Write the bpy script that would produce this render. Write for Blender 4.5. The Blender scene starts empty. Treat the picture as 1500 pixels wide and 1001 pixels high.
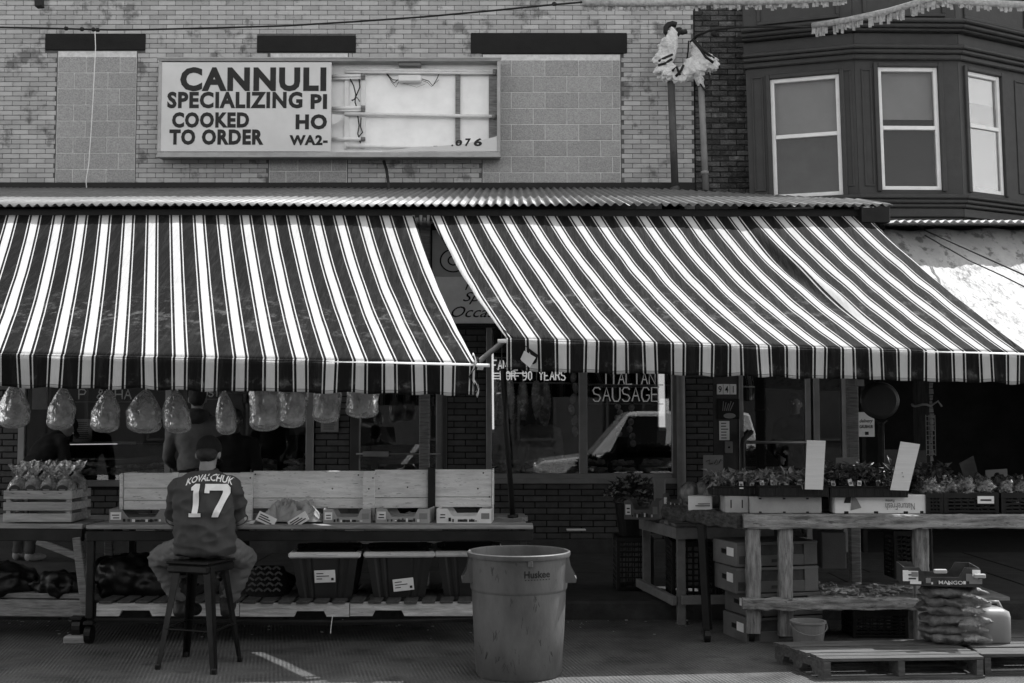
import bpy, bmesh, math, random
from mathutils import Vector, Matrix, noise
from mathutils.bvhtree import BVHTree
random.seed(7)
SC = bpy.context.scene
COL = SC.collection
rad = math.radians
# ---------------------------------------------------------------- camera
F, CX, CY = 1800.0, 750.0, 500.5          # focal length and centre in photo pixels (1500 x 1001)
HC = 1.62                                 # eye height
PITCH = math.atan((610 - CY) / F)
cam_d = bpy.data.cameras.new('camera'); cam = bpy.data.objects.new('camera', cam_d); COL.objects.link(cam)
cam.location = (0, 0, HC); cam.rotation_euler = (math.pi / 2 + PITCH, 0, 0)
cam_d.sensor_width = 36; cam_d.lens = F / 1500 * 36; cam_d.clip_end = 500; cam_d.clip_start = 0.05
SC.camera = cam
# ---------------------------------------------------------------- sky, sun, exposure
SUN = Vector((0.50, 0.35, 1.0)).normalized()          # direction towards the sun
w = bpy.data.worlds.new('World'); SC.world = w; w.use_nodes = True
nt = w.node_tree; nt.nodes.clear()
sky = nt.nodes.new('ShaderNodeTexSky'); sky.sky_type = 'NISHITA'; sky.sun_disc = False
sky.sun_elevation = math.asin(SUN.z); sky.sun_rotation = math.atan2(SUN.x, SUN.y)
bw = nt.nodes.new('ShaderNodeRGBToBW'); bg = nt.nodes.new('ShaderNodeBackground'); out = nt.nodes.new('ShaderNodeOutputWorld')
nt.links.new(sky.outputs[0], bw.inputs[0]); nt.links.new(bw.outputs[0], bg.inputs[0]); nt.links.new(bg.outputs[0], out.inputs[0])
bg.inputs[1].default_value = 0.15
sl = bpy.data.lights.new('sun', 'SUN'); sun = bpy.data.objects.new('sun', sl); COL.objects.link(sun)
sl.energy = 2.0; sl.angle = rad(0.5); sl.color = (1, 1, 1)
sun.location = (5, 5, 20); sun.rotation_euler = (-SUN).to_track_quat('-Z', 'Y').to_euler()
SC.view_settings.view_transform = 'Standard'; SC.view_settings.look = 'None'
SC.view_settings.exposure = 1.72; SC.view_settings.gamma = 1.0
SC.view_settings.use_curve_mapping = False
SC.cycles.max_bounces = 8; SC.cycles.transparent_max_bounces = 12

# ---------------------------------------------------------------- measuring helpers
def P(px, py, Y):
    "the point at depth Y that the photo shows at pixel (px, py)"
    a = (px - CX) / F; b = (CY - py) / F
    d = Vector((a, math.cos(PITCH) - b * math.sin(PITCH), math.sin(PITCH) + b * math.cos(PITCH)))
    s = Y / d.y
    return Vector((d.x * s, Y, HC + d.z * s))
def R(x0, y0, x1, y1, Y):
    a = P(x0, y0, Y); b = P(x1, y1, Y); c = P(x0, y1, Y); d = P(x1, y0, Y)
    return ((a.x + c.x) / 2, (b.x + d.x) / 2, b.z, a.z)      # x0, x1, z0, z1
def rv(a, b): return random.uniform(a, b)

# ---------------------------------------------------------------- materials (all neutral greys: the photo is black and white)
MATS = {}
def M(name, v, rough=.7, var=.25, sc=6., bump=.2, bsc=60., metal=0., stretch=(1, 1, 1), rnd=0., spots=None, spec=.28, world=False, tone=False, coat=0., bdist=.01, spotv=.25):
    if name in MATS: return MATS[name]
    m = bpy.data.materials.new(name); MATS[name] = m; m.use_nodes = True
    n = m.node_tree.nodes; L = m.node_tree.links; n.clear()
    o = n.new('ShaderNodeOutputMaterial'); b = n.new('ShaderNodeBsdfPrincipled'); L.new(b.outputs[0], o.inputs[0])
    b.inputs['Roughness'].default_value = rough; b.inputs['Metallic'].default_value = metal
    b.inputs['Specular IOR Level'].default_value = spec; b.inputs['Coat Weight'].default_value = coat
    oi = n.new('ShaderNodeObjectInfo')
    if world:
        g = n.new('ShaderNodeNewGeometry'); vec = g.outputs['Position']
    else:
        tc = n.new('ShaderNodeTexCoord'); ad = n.new('ShaderNodeVectorMath'); ad.operation = 'ADD'
        mu = n.new('ShaderNodeMath'); mu.operation = 'MULTIPLY'; mu.inputs[1].default_value = 37.
        L.new(oi.outputs['Random'], mu.inputs[0]); L.new(tc.outputs['Object'], ad.inputs[0]); L.new(mu.outputs[0], ad.inputs[1]); vec = ad.outputs[0]
    mp = n.new('ShaderNodeMapping'); mp.inputs['Scale'].default_value = stretch; L.new(vec, mp.inputs[0])
    nz = n.new('ShaderNodeTexNoise'); nz.inputs['Scale'].default_value = sc; nz.inputs['Detail'].default_value = 8; nz.inputs['Roughness'].default_value = .62
    L.new(mp.outputs[0], nz.inputs[0])
    mr = n.new('ShaderNodeMapRange'); mr.inputs[1].default_value = .34; mr.inputs[2].default_value = .66
    mr.inputs[3].default_value = v * (1 - var); mr.inputs[4].default_value = v * (1 + var); L.new(nz.outputs[0], mr.inputs[0]); cur = mr.outputs[0]
    if rnd or tone:
        src = oi.outputs['Random']
        if tone:
            at = n.new('ShaderNodeAttribute'); at.attribute_name = 'tone'
            a2 = n.new('ShaderNodeMath'); a2.operation = 'ADD'; L.new(at.outputs['Fac'], a2.inputs[0]); L.new(src, a2.inputs[1])
            fr = n.new('ShaderNodeMath'); fr.operation = 'FRACT'; L.new(a2.outputs[0], fr.inputs[0]); src = fr.outputs[0]
        r2 = n.new('ShaderNodeMapRange'); r2.inputs[3].default_value = 1 - rnd; r2.inputs[4].default_value = 1 + rnd; L.new(src, r2.inputs[0])
        mm = n.new('ShaderNodeMath'); mm.operation = 'MULTIPLY'; L.new(cur, mm.inputs[0]); L.new(r2.outputs[0], mm.inputs[1]); cur = mm.outputs[0]
    if spots:                                     # (scale, threshold) worn or dirty patches
        n2 = n.new('ShaderNodeTexNoise'); n2.inputs['Scale'].default_value = spots[0]; n2.inputs['Detail'].default_value = 6; n2.inputs['Roughness'].default_value = .65
        L.new(mp.outputs[0], n2.inputs[0])
        r3 = n.new('ShaderNodeMapRange'); r3.inputs[1].default_value = spots[1]; r3.inputs[2].default_value = spots[1] + .09; L.new(n2.outputs[0], r3.inputs[0])
        mx = n.new('ShaderNodeMix'); mx.data_type = 'FLOAT'; L.new(r3.outputs[0], mx.inputs[0]); L.new(cur, mx.inputs[2])
        m3 = n.new('ShaderNodeMath'); m3.operation = 'MULTIPLY'; m3.inputs[1].default_value = spotv; L.new(cur, m3.inputs[0]); L.new(m3.outputs[0], mx.inputs[3]); cur = mx.outputs[0]
    L.new(cur, b.inputs['Base Color'])
    if bump:
        n4 = n.new('ShaderNodeTexNoise'); n4.inputs['Scale'].default_value = bsc; n4.inputs['Detail'].default_value = 4; L.new(mp.outputs[0], n4.inputs[0])
        bp = n.new('ShaderNodeBump'); bp.inputs['Strength'].default_value = bump; bp.inputs['Distance'].default_value = bdist
        L.new(n4.outputs[0], bp.inputs['Height']); L.new(bp.outputs[0], b.inputs['Normal'])
    return m
def glassy(name, rough=.0, tint=.9, base=.06, bump=0., bsc=30., ior=1.5, haze=0., hv=.5, gk=1.):
    "thin sheet: transparent with a Fresnel reflection, and some diffuse haze"
    if name in MATS: return MATS[name]
    m = bpy.data.materials.new(name); MATS[name] = m; m.use_nodes = True
    n = m.node_tree.nodes; L = m.node_tree.links; n.clear()
    o = n.new('ShaderNodeOutputMaterial'); tr = n.new('ShaderNodeBsdfTransparent'); tr.inputs[0].default_value = (tint, tint, tint, 1)
    gl = n.new('ShaderNodeBsdfGlossy'); gl.inputs['Roughness'].default_value = rough; gl.inputs[0].default_value = (.95, .95, .95, 1)
    fr = n.new('ShaderNodeFresnel'); fr.inputs[0].default_value = ior
    ad = n.new('ShaderNodeMath'); ad.operation = 'ADD'; ad.inputs[1].default_value = base; fk = n.new('ShaderNodeMath'); fk.operation = 'MULTIPLY'; fk.inputs[1].default_value = gk; L.new(fr.outputs[0], fk.inputs[0]); L.new(fk.outputs[0], ad.inputs[0])
    src = tr.outputs[0]
    if haze:
        df = n.new('ShaderNodeBsdfTranslucent'); df.inputs[0].default_value = (hv, hv, hv, 1)
        d2 = n.new('ShaderNodeBsdfDiffuse'); d2.inputs[0].default_value = (hv, hv, hv, 1)
        x2 = n.new('ShaderNodeMixShader'); x2.inputs[0].default_value = .65; L.new(df.outputs[0], x2.inputs[1]); L.new(d2.outputs[0], x2.inputs[2])
        tcz = n.new('ShaderNodeTexCoord'); nzz = n.new('ShaderNodeTexNoise'); nzz.inputs['Scale'].default_value = 14; nzz.inputs['Detail'].default_value = 5; L.new(tcz.outputs['Object'], nzz.inputs[0])
        mrz = n.new('ShaderNodeMapRange'); mrz.inputs[1].default_value = .3; mrz.inputs[2].default_value = .75; mrz.inputs[3].default_value = haze * .4; mrz.inputs[4].default_value = min(1, haze * 1.6); L.new(nzz.outputs[0], mrz.inputs[0])
        hx = n.new('ShaderNodeMixShader'); L.new(mrz.outputs[0], hx.inputs[0]); L.new(tr.outputs[0], hx.inputs[1]); L.new(x2.outputs[0], hx.inputs[2]); src = hx.outputs[0]
    mx = n.new('ShaderNodeMixShader'); L.new(ad.outputs[0], mx.inputs[0]); L.new(src, mx.inputs[1]); L.new(gl.outputs[0], mx.inputs[2]); L.new(mx.outputs[0], o.inputs[0])
    if bump:
        tc = n.new('ShaderNodeTexCoord'); nz = n.new('ShaderNodeTexNoise'); nz.inputs['Scale'].default_value = bsc; nz.inputs['Detail'].default_value = 3; nz.inputs['Distortion'].default_value = 1.2
        L.new(tc.outputs['Object'], nz.inputs[0]); bp = n.new('ShaderNodeBump'); bp.inputs['Strength'].default_value = bump; bp.inputs['Distance'].default_value = .02
        L.new(nz.outputs[0], bp.inputs['Height']); L.new(bp.outputs[0], gl.inputs['Normal']); L.new(bp.outputs[0], fr.inputs['Normal'])
        if haze: L.new(bp.outputs[0], d2.inputs['Normal'])
    return m

# ---------------------------------------------------------------- mesh helpers
WP = {}                                        # world position of every object made
def thing(name, label, cat, loc, group=None):
    o = bpy.data.objects.new(name, None); COL.objects.link(o); o.empty_display_size = .1
    o.location = Vector(loc); WP[o] = Vector(loc); o['label'] = label; o['category'] = cat
    if group: o['group'] = group
    return o
def tag(o, label, cat, group=None):
    o['label'] = label; o['category'] = cat
    if group: o['group'] = group
    return o
def link(name, me, mat, parent, c):
    o = bpy.data.objects.new(name, me); COL.objects.link(o)
    if mat and not me.materials: me.materials.append(mat)
    WP[o] = Vector(c)
    if parent: o.parent = parent; o.location = Vector(c) - WP[parent]
    else: o.location = c
    return o
class MB:
    def __init__(s): s.v = []; s.f = []; s.uv = None; s.tone = None
    def box(s, x0, x1, y0, y1, z0, z1, T=None):
        i = len(s.v); q = [Vector((x, y, z)) for z in (z0, z1) for y in (y0, y1) for x in (x0, x1)]
        s.v += [T @ p for p in q] if T else q
        s.f += [tuple(i + k for k in t) for t in ((0, 2, 3, 1), (4, 5, 7, 6), (0, 1, 5, 4), (2, 6, 7, 3), (0, 4, 6, 2), (1, 3, 7, 5))]; return s
    def cbox(s, x0, x1, y0, y1, z0, z1, b=.005, T=None):
        "box with chamfered edges (44 triangles)"
        i = len(s.v); c = ((x0 + x1) / 2, (y0 + y1) / 2, (z0 + z1) / 2); h = ((x1 - x0) / 2, (y1 - y0) / 2, (z1 - z0) / 2); b = min(b, min(h) * .8)
        idx = {}
        for sx in (-1, 1):
            for sy in (-1, 1):
                for sz in (-1, 1):
                    for k in range(3):
                        p = [c[j] + (sx, sy, sz)[j] * (h[j] - (0 if j == k else b)) for j in range(3)]
                        idx[sx, sy, sz, k] = len(s.v); p = Vector(p); s.v.append(T @ p if T else p)
        for k in range(3):
            a1, a2 = [j for j in range(3) if j != k]
            for sg in (-1, 1):
                q = []
                for (u, v_) in ((-1, -1), (1, -1), (1, 1), (-1, 1)):
                    t = [0, 0, 0]; t[k] = sg; t[a1] = u; t[a2] = v_; q.append(idx[t[0], t[1], t[2], k])
                s.f.append(tuple(q))
            for u in (-1, 1):
                for v_ in (-1, 1):
                    t = [0, 0, 0]; t[a1] = u; t[a2] = v_; A = []; t[k] = -1; A.append(tuple(t)); t[k] = 1; A.append(tuple(t))
                    s.f.append((idx[A[0] + (a1,)], idx[A[1] + (a1,)], idx[A[1] + (a2,)], idx[A[0] + (a2,)]))
        for sx in (-1, 1):
            for sy in (-1, 1):
                for sz in (-1, 1): s.f.append(tuple(idx[sx, sy, sz, k] for k in range(3)))
        return s
    def tube(s, pts, r, n=10, cap=True, sq=1.):
        pts = [Vector(p) for p in pts]; rs = r if isinstance(r, (list, tuple)) else [r] * len(pts); i0 = len(s.v)
        up = None
        for k, p in enumerate(pts):
            d = (pts[min(k + 1, len(pts) - 1)] - pts[max(k - 1, 0)]).normalized()
            if up is None: up = d.orthogonal().normalized()
            else: up = (up - d * up.dot(d)); up = up.normalized() if up.length > 1e-6 else d.orthogonal().normalized()
            sd = d.cross(up)
            for j in range(n):
                a = 2 * math.pi * j / n; s.v.append(p + (up * math.cos(a) + sd * math.sin(a) * sq) * rs[k])
        for k in range(len(pts) - 1):
            for j in range(n):
                a = i0 + k * n + j; b = i0 + k * n + (j + 1) % n; s.f.append((a, b, b + n, a + n))
        if cap: s.f.append(tuple(i0 + j for j in range(n))[::-1]); s.f.append(tuple(i0 + (len(pts) - 1) * n + j for j in range(n)))
        return s
    def lathe(s, prof, c=(0, 0, 0), n=32, wob=0., sx=1., sy=1., T=None):
        i0 = len(s.v); c = Vector(c)
        for (r, z) in prof:
            for j in range(n):
                a = 2 * math.pi * j / n; k = 1 + wob * math.sin(3 * a + z * 9)
                p = Vector((r * k * math.cos(a) * sx, r * k * math.sin(a) * sy, z)); s.v.append(c + (T @ p if T else p))
        for k in range(len(prof) - 1):
            for j in range(n):
                a = i0 + k * n + j; b = i0 + k * n + (j + 1) % n; s.f.append((a, b, b + n, a + n))
        s.f.append(tuple(i0 + j for j in range(n))[::-1]); s.f.append(tuple(i0 + (len(prof) - 1) * n + j for j in range(n)))
        return s
    def loft(s, rows, n=32, p=2.4):
        "stack of flattened rings (cx, cy, cz, rx, ry)"
        i0 = len(s.v)
        for (cx, cy, cz, rx, ry) in rows:
            for j in range(n):
                a = 2 * math.pi * j / n; c_, s_ = math.cos(a), math.sin(a); k = (abs(c_) ** p + abs(s_) ** p) ** (-1 / p); s.v.append(Vector((cx + rx * c_ * k, cy + ry * s_ * k, cz)))
        for k in range(len(rows) - 1):
            for j in range(n): a = i0 + k * n + j; b = i0 + k * n + (j + 1) % n; s.f.append((a, b, b + n, a + n))
        s.f.append(tuple(i0 + j for j in range(n))[::-1]); s.f.append(tuple(i0 + (len(rows) - 1) * n + j for j in range(n))); return s
    def ell(s, c, r, nu=16, nv=10, T=None, jit=0., sc=8.):
        i0 = len(s.v); c = Vector(c); r = (r, r, r) if not isinstance(r, (tuple, list)) else r
        sd = rv(0, 50)
        for k in range(nv + 1):
            t = math.pi * k / nv
            for j in range(nu):
                a = 2 * math.pi * j / nu; d = Vector((math.sin(t) * math.cos(a), math.sin(t) * math.sin(a), math.cos(t)))
                q = 1 + (jit * noise.noise(d * sc * .3 + Vector((sd, 0, 0))) if jit else 0)
                p = Vector((d.x * r[0], d.y * r[1], d.z * r[2])) * q
                s.v.append(c + (T @ p if T else p))
        for k in range(nv):
            for j in range(nu):
                a = i0 + k * nu + j; b = i0 + k * nu + (j + 1) % nu; s.f.append((a, b, b + nu, a + nu))
        return s
    def grid(s, fn, nu, nv, uvf=None):
        i0 = len(s.v)
        for j in range(nv + 1):
            for i in range(nu + 1):
                s.v.append(Vector(fn(i / nu, j / nv)))
        for j in range(nv):
            for i in range(nu):
                a = i0 + j * (nu + 1) + i; s.f.append((a, a + 1, a + nu + 2, a + nu + 1))
        if uvf: s.uv = [uvf((k % (nu + 1)) / nu, (k // (nu + 1)) / nv) for k in range((nu + 1) * (nv + 1))]
        return s
    def poly(s, pts):
        i = len(s.v); s.v += [Vector(p) for p in pts]; s.f.append(tuple(range(i, i + len(pts)))); return s
    def prism(s, pts, off):
        "closed outline pts pushed by vector off"
        off = Vector(off); i = len(s.v); n = len(pts); s.v += [Vector(p) for p in pts] + [Vector(p) + off for p in pts]
        s.f.append(tuple(range(i, i + n))[::-1]); s.f.append(tuple(range(i + n, i + 2 * n)))
        for k in range(n): s.f.append((i + k, i + (k + 1) % n, i + n + (k + 1) % n, i + n + k))
        return s
    def rough(s, a, b, wx, wz, amp=.006, n=40, seed=0.):
        "hewn timber from a to b: uneven faces, worn arrises"
        a = Vector(a); b = Vector(b); d = (b - a); L = d.length; d.normalize(); up = Vector((0, 0, 1)) if abs(d.z) < .8 else Vector((0, 1, 0)); sd = d.cross(up).normalized(); up = sd.cross(d); i0 = len(s.v); m = 12
        ring = [(-1, -.8), (-.8, -1), (0, -1), (.8, -1), (1, -.8), (1, 0), (1, .8), (.8, 1), (0, 1), (-.8, 1), (-1, .8), (-1, 0)]
        for k in range(n + 1):
            p = a + d * L * k / n
            for j, (u, v) in enumerate(ring):
                q = Vector((k * L / n * 7 + seed, u * 2 + seed * .3, v * 2)); e = amp * (noise.noise(q) + .6 * noise.noise(q * 3.1)); c = amp * 2.2 * max(0, noise.noise(q * 1.7 + Vector((9, 3, 1))) - .25) if abs(u) > .7 and abs(v) > .7 else 0
                s.v.append(p + sd * (u * wx / 2 + (e - c) * u) + up * (v * wz / 2 + (e - c) * v))
        for k in range(n):
            for j in range(m): q = i0 + k * m + j; r = i0 + k * m + (j + 1) % m; s.f.append((q, r, r + m, q + m))
        s.f.append(tuple(i0 + j for j in range(m))[::-1]); s.f.append(tuple(i0 + n * m + j for j in range(m))); return s
    def leaf(s, p, d, L, W, fold=.3):
        d = Vector(d).normalized(); sd = d.cross(Vector((rv(-.3, .3), rv(-.3, .3), 1))).normalized(); u = sd.cross(d)
        i = len(s.v); p = Vector(p)
        s.v += [p, p + d * L * .45 + sd * W * .5 + u * W * fold, p + d * L - u * L * .18, p + d * L * .45 - sd * W * .5 + u * W * fold, p + d * L * .5]
        s.f += [(i, i + 1, i + 4), (i + 1, i + 2, i + 4), (i + 2, i + 3, i + 4), (i + 3, i, i + 4)]; return s
    def bar(s, a, b, wx, wz, up=(0, 0, 1), ch=.004):
        "squared timber from a to b"
        a = Vector(a); b = Vector(b); d = (b - a); L = d.length; d.normalize(); up = Vector(up); sd = d.cross(up).normalized(); up = sd.cross(d)
        T = Matrix(((sd.x, d.x, up.x, a.x), (sd.y, d.y, up.y, a.y), (sd.z, d.z, up.z, a.z), (0, 0, 0, 1)))
        return s.cbox(-wx / 2, wx / 2, 0, L, -wz / 2, wz / 2, ch, T)
    def mesh(s, name, c, fixn=True, smooth=False):
        me = bpy.data.meshes.new(name); me.from_pydata([p - c for p in s.v], [], s.f)
        if s.uv:
            ul = me.uv_layers.new(name='UVMap')
            for lp in me.loops: ul.data[lp.index].uv = s.uv[lp.vertex_index]
        if s.tone:
            at = me.attributes.new('tone', 'FLOAT', 'FACE')
            for i, t in enumerate(s.tone): at.data[i].value = t
        if fixn and not s.tone:
            bm = bmesh.new(); bm.from_mesh(me); bmesh.ops.recalc_face_normals(bm, faces=bm.faces); bm.to_mesh(me); bm.free()
        if smooth: me.shade_smooth()
        return me
    def build(s, name, mat, parent=None, smooth=False, base=False, fixn=True):
        lo = Vector([min(p[k] for p in s.v) for k in range(3)]); hi = Vector([max(p[k] for p in s.v) for k in range(3)])
        c = (lo + hi) / 2
        if base or not parent: c.z = lo.z
        return link(name, s.mesh(name, c, fixn, smooth), mat, parent, c)
def sbox(name, x0, x1, y0, y1, z0, z1, mat, parent=None, b=.004, T=None): return MB().cbox(x0, x1, y0, y1, z0, z1, b, T).build(name, mat, parent)
def autosmooth(o, ang=35):
    me = o.data; me.shade_smooth(); bm = bmesh.new(); bm.from_mesh(me)
    for e in bm.edges:
        if len(e.link_faces) == 2 and e.calc_face_angle(0) > rad(ang): e.smooth = False
    bm.to_mesh(me); bm.free(); return o
def struct(o): o['kind'] = 'structure'; return o
def stuff(o): o['kind'] = 'stuff'; return o
def text_mesh(s, bold=0., shear=0., res=3, spacing=1.):
    cu = bpy.data.curves.new('lettering', 'FONT'); cu.body = s; cu.offset = bold; cu.shear = shear; cu.resolution_u = res; cu.space_character = spacing; cu.align_x = 'LEFT'
    o = bpy.data.objects.new('tmp', cu); COL.objects.link(o)
    dg = bpy.context.evaluated_depsgraph_get(); dg.update(); me = bpy.data.meshes.new_from_object(o.evaluated_get(dg))
    bpy.data.objects.remove(o); bpy.data.curves.remove(cu); me.materials.clear()
    return me
def text(s, x0, x1, z0, z1, Y, mat, parent, bold=0., shear=0., name='lettering', back=False, spacing=1., fit=True, T=None, flip=False):
    "letters that fill the rectangle x0..x1, z0..z1 on the plane Y, read from -Y"
    me = text_mesh(s, bold, shear, spacing=spacing)
    xs = [v.co.x for v in me.vertices]; ys = [v.co.y for v in me.vertices]; ax, bx, ay, by = min(xs), max(xs), min(ys), max(ys)
    sx = (x1 - x0) / (bx - ax); sz = (z1 - z0) / (by - ay); c = Vector(((x0 + x1) / 2, Y, (z0 + z1) / 2))
    for v in me.vertices:
        q = Vector(((v.co.x - (ax + bx) / 2) * sx, 0, (v.co.y - (ay + by) / 2) * sz))
        if flip: q.x, q.z = -q.x, -q.z
        v.co = q
    if T:
        for v in me.vertices: v.co = T @ (v.co + c)
        c = T @ c
        for v in me.vertices: v.co -= c
    return link(name, me, mat, parent, c)
def remesh(name, mb, mat, parent, voxel=.014, sm=6, wr=0., wsc=(8, 8, 22), seed=0.):
    "fuse overlapping pieces into one continuous skin, optional cloth folds"
    lo = Vector([min(p[k] for p in mb.v) for k in range(3)]); hi = Vector([max(p[k] for p in mb.v) for k in range(3)]); c = (lo + hi) / 2
    me = mb.mesh(name, c); o = bpy.data.objects.new('tmp', me); COL.objects.link(o)
    r = o.modifiers.new('r', 'REMESH'); r.mode = 'VOXEL'; r.voxel_size = voxel
    k = o.modifiers.new('s', 'SMOOTH'); k.iterations = sm; k.factor = .5
    dg = bpy.context.evaluated_depsgraph_get(); dg.update(); m2 = bpy.data.meshes.new_from_object(o.evaluated_get(dg)); bpy.data.objects.remove(o)
    m2.name = name; m2.materials.clear()
    if wr:
        ns = [v.normal.copy() for v in m2.vertices]
        for v, nn in zip(m2.vertices, ns):
            q = v.co + c; t = noise.noise(Vector((q.x * wsc[0] + seed, q.y * wsc[1], q.z * wsc[2]))); t2 = noise.noise(Vector((q.x * wsc[0] * 2 + q.z * 9, q.y * 9 + seed, q.z * wsc[2] * .8 - q.x * 12)))
            v.co += nn * wr * (1 - abs(t) * 2.2 + t2 * .6)
    m2.shade_smooth()
    return link(name, m2, mat, parent, c)
def cap(mb, a, b, r0, r1, n=12):
    "tapered limb with round ends"
    a = Vector(a); b = Vector(b); d = (b - a); L = d.length; d.normalize(); pts = []; rs = []
    for k in range(5):
        t = math.pi / 2 * (1 - k / 4); pts.append(a - d * r0 * math.sin(t)); rs.append(max(.001, r0 * math.cos(t)))
    for k in range(1, 6):
        t = math.pi / 2 * (k - 1) / 4; pts.append(b + d * r1 * math.sin(t)); rs.append(max(.001, r1 * math.cos(t)))
    return mb.tube(pts, rs, n)
def copy_tree(o, parent=None, off=None):
    c = o.copy(); COL.objects.link(c); c.parent = parent
    if off is not None: c.location = o.location + Vector(off)
    WP[c] = WP.get(parent, Vector()) + c.location
    for ch in o.children: copy_tree(ch, c)
    return c
# ---------------------------------------------------------------- material library
m_wbrick = M('glazed_brick', .36, .45, .10, 5., .25, 90., rnd=.17, world=True, tone=True, spots=(4.0, .548), spotv=.42, spec=.35)
m_mortar = M('old_mortar', .10, .9, .3, 14.)
m_block = M('concrete_block', .33, .9, .25, 70., .8, 120., rnd=.07, world=True)
m_blockj = M('block_joint', .62, .95, .15, 20.)
m_lintel = M('dark_lintel', .006, .7, .3, 8.)
m_dbrick = M('weathered_brick', .07, .9, .45, 9., .8, 45., rnd=.45, world=True, tone=True, spots=(7., .58), spotv=2.0, bdist=.02)
m_dmortar = M('dark_mortar', .03, .95, .4, 12.)
m_sbrick = M('storefront_brick', .065, .7, .2, 10., .3, 70., rnd=.2, world=True, tone=True)
m_smortar = M('storefront_mortar', .018, .95, .3, 12.)
m_trim = M('grey_trim_paint', .040, .55, .12, 8., .15, 40.)
m_white = M('white_paint', .72, .5, .08, 6., .1, 40.)
m_alum = M('aluminium_frame', .22, .4, .12, 5., .05, 40., metal=.3)
m_dalum = M('dark_frame', .06, .45, .15, 5., .05, 40., metal=.2)
m_black = M('black_paint', .009, .5, .3, 9., .1, 60.)
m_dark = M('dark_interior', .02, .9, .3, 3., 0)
m_glass = glassy('shop_glass', base=.06, tint=.9)
m_bglass = glassy('bay_glass', base=.0, gk=.5, tint=.85, bump=.05, bsc=2.2)
m_corr = M('galvanised_sheet', .14, .5, .22, 4., .1, 40., metal=.25, spots=(9., .63), spotv=.55, rnd=.06)
m_wood = M('grey_timber', .19, .8, .4, 5., .5, 18., stretch=(1.5, 1.5, 14), spots=(5., .62), spotv=.4)
m_woodx = M('weathered_timber', .25, .85, .6, 2.5, .6, 14., stretch=(2.2, 12, 16), spots=(5., .56), spotv=.25)
m_plank = M('whitewashed_plank', .80, .8, .16, 4., .5, 20., stretch=(1.6, 10, 11), spots=(8., .585), spotv=.42, rnd=.06)
m_ply = M('table_board', .26, .75, .3, 3., .3, 18., stretch=(1.2, 9, 9), spots=(4., .64), spotv=.5)
m_steel = M('painted_steel', .018, .55, .3, 8., .1, 50., metal=.2)
m_gun = M('gunmetal', .016, .38, .35, 7., .08, 60., metal=.55)
m_pipe = M('grey_pipe', .20, .5, .15, 6., .1, 40.)
m_dpipe = M('dark_pipe', .06, .55, .2, 6., .1, 40.)
m_face = M('sign_face', .60, .35, .06, 2.5, 0, spots=(3.5, .68), spotv=.85)
m_ink = M('sign_ink', .014, .5, .2, 9., 0)
m_signw = M('sign_backing', .88, .6, .06, 5., .05, 30., spots=(12., .70), spotv=.7)
m_wire = M('black_wire', .012, .6, .2, 9., 0)
m_card = M('cardboard', .36, .85, .12, 7., .15, 90., rnd=.15)
m_cardw = M('white_carton', .72, .75, .08, 7., .1, 70.)
m_cardd = M('printed_carton_dark', .05, .75, .3, 9., .1, 70.)
m_paper = M('paper', .74, .8, .06, 8., .1, 40.)
m_greyp = M('grey_paper', .22, .85, .1, 8., .1, 40.)
m_plasb = M('black_plastic', .008, .42, .3, 9., .1, 40., spec=.35)
m_toteb = M('tote_plastic', .02, .38, .2, 4., .05, 50., spec=.5)
m_totel = M('tote_lid', .70, .5, .12, 6., .08, 50., spots=(9., .64), spotv=.5)
m_can = M('grey_bin_plastic', .105, .55, .3, 4., .15, 60., spots=(26., .62), spotv=.55, stretch=(1, 1, .5))
m_leaf = M('leaf', .22, .45, .5, 12., .2, 60.)
m_leafd = M('dark_leaf', .06, .4, .5, 12., .2, 60.)
m_petal = M('petal', .5, .7, .4, 25., .2, 60.)
m_fab = M('fabric_dark', .008, .95, .3, 20., .3, 150.)
m_concrete = M('sidewalk_concrete', .045, .9, .3, 4., .35, 90., world=True, spots=(2., .62), spotv=.7)
m_kerb = M('kerb_stone', .045, .9, .35, 6., .4, 60., world=True)
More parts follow.
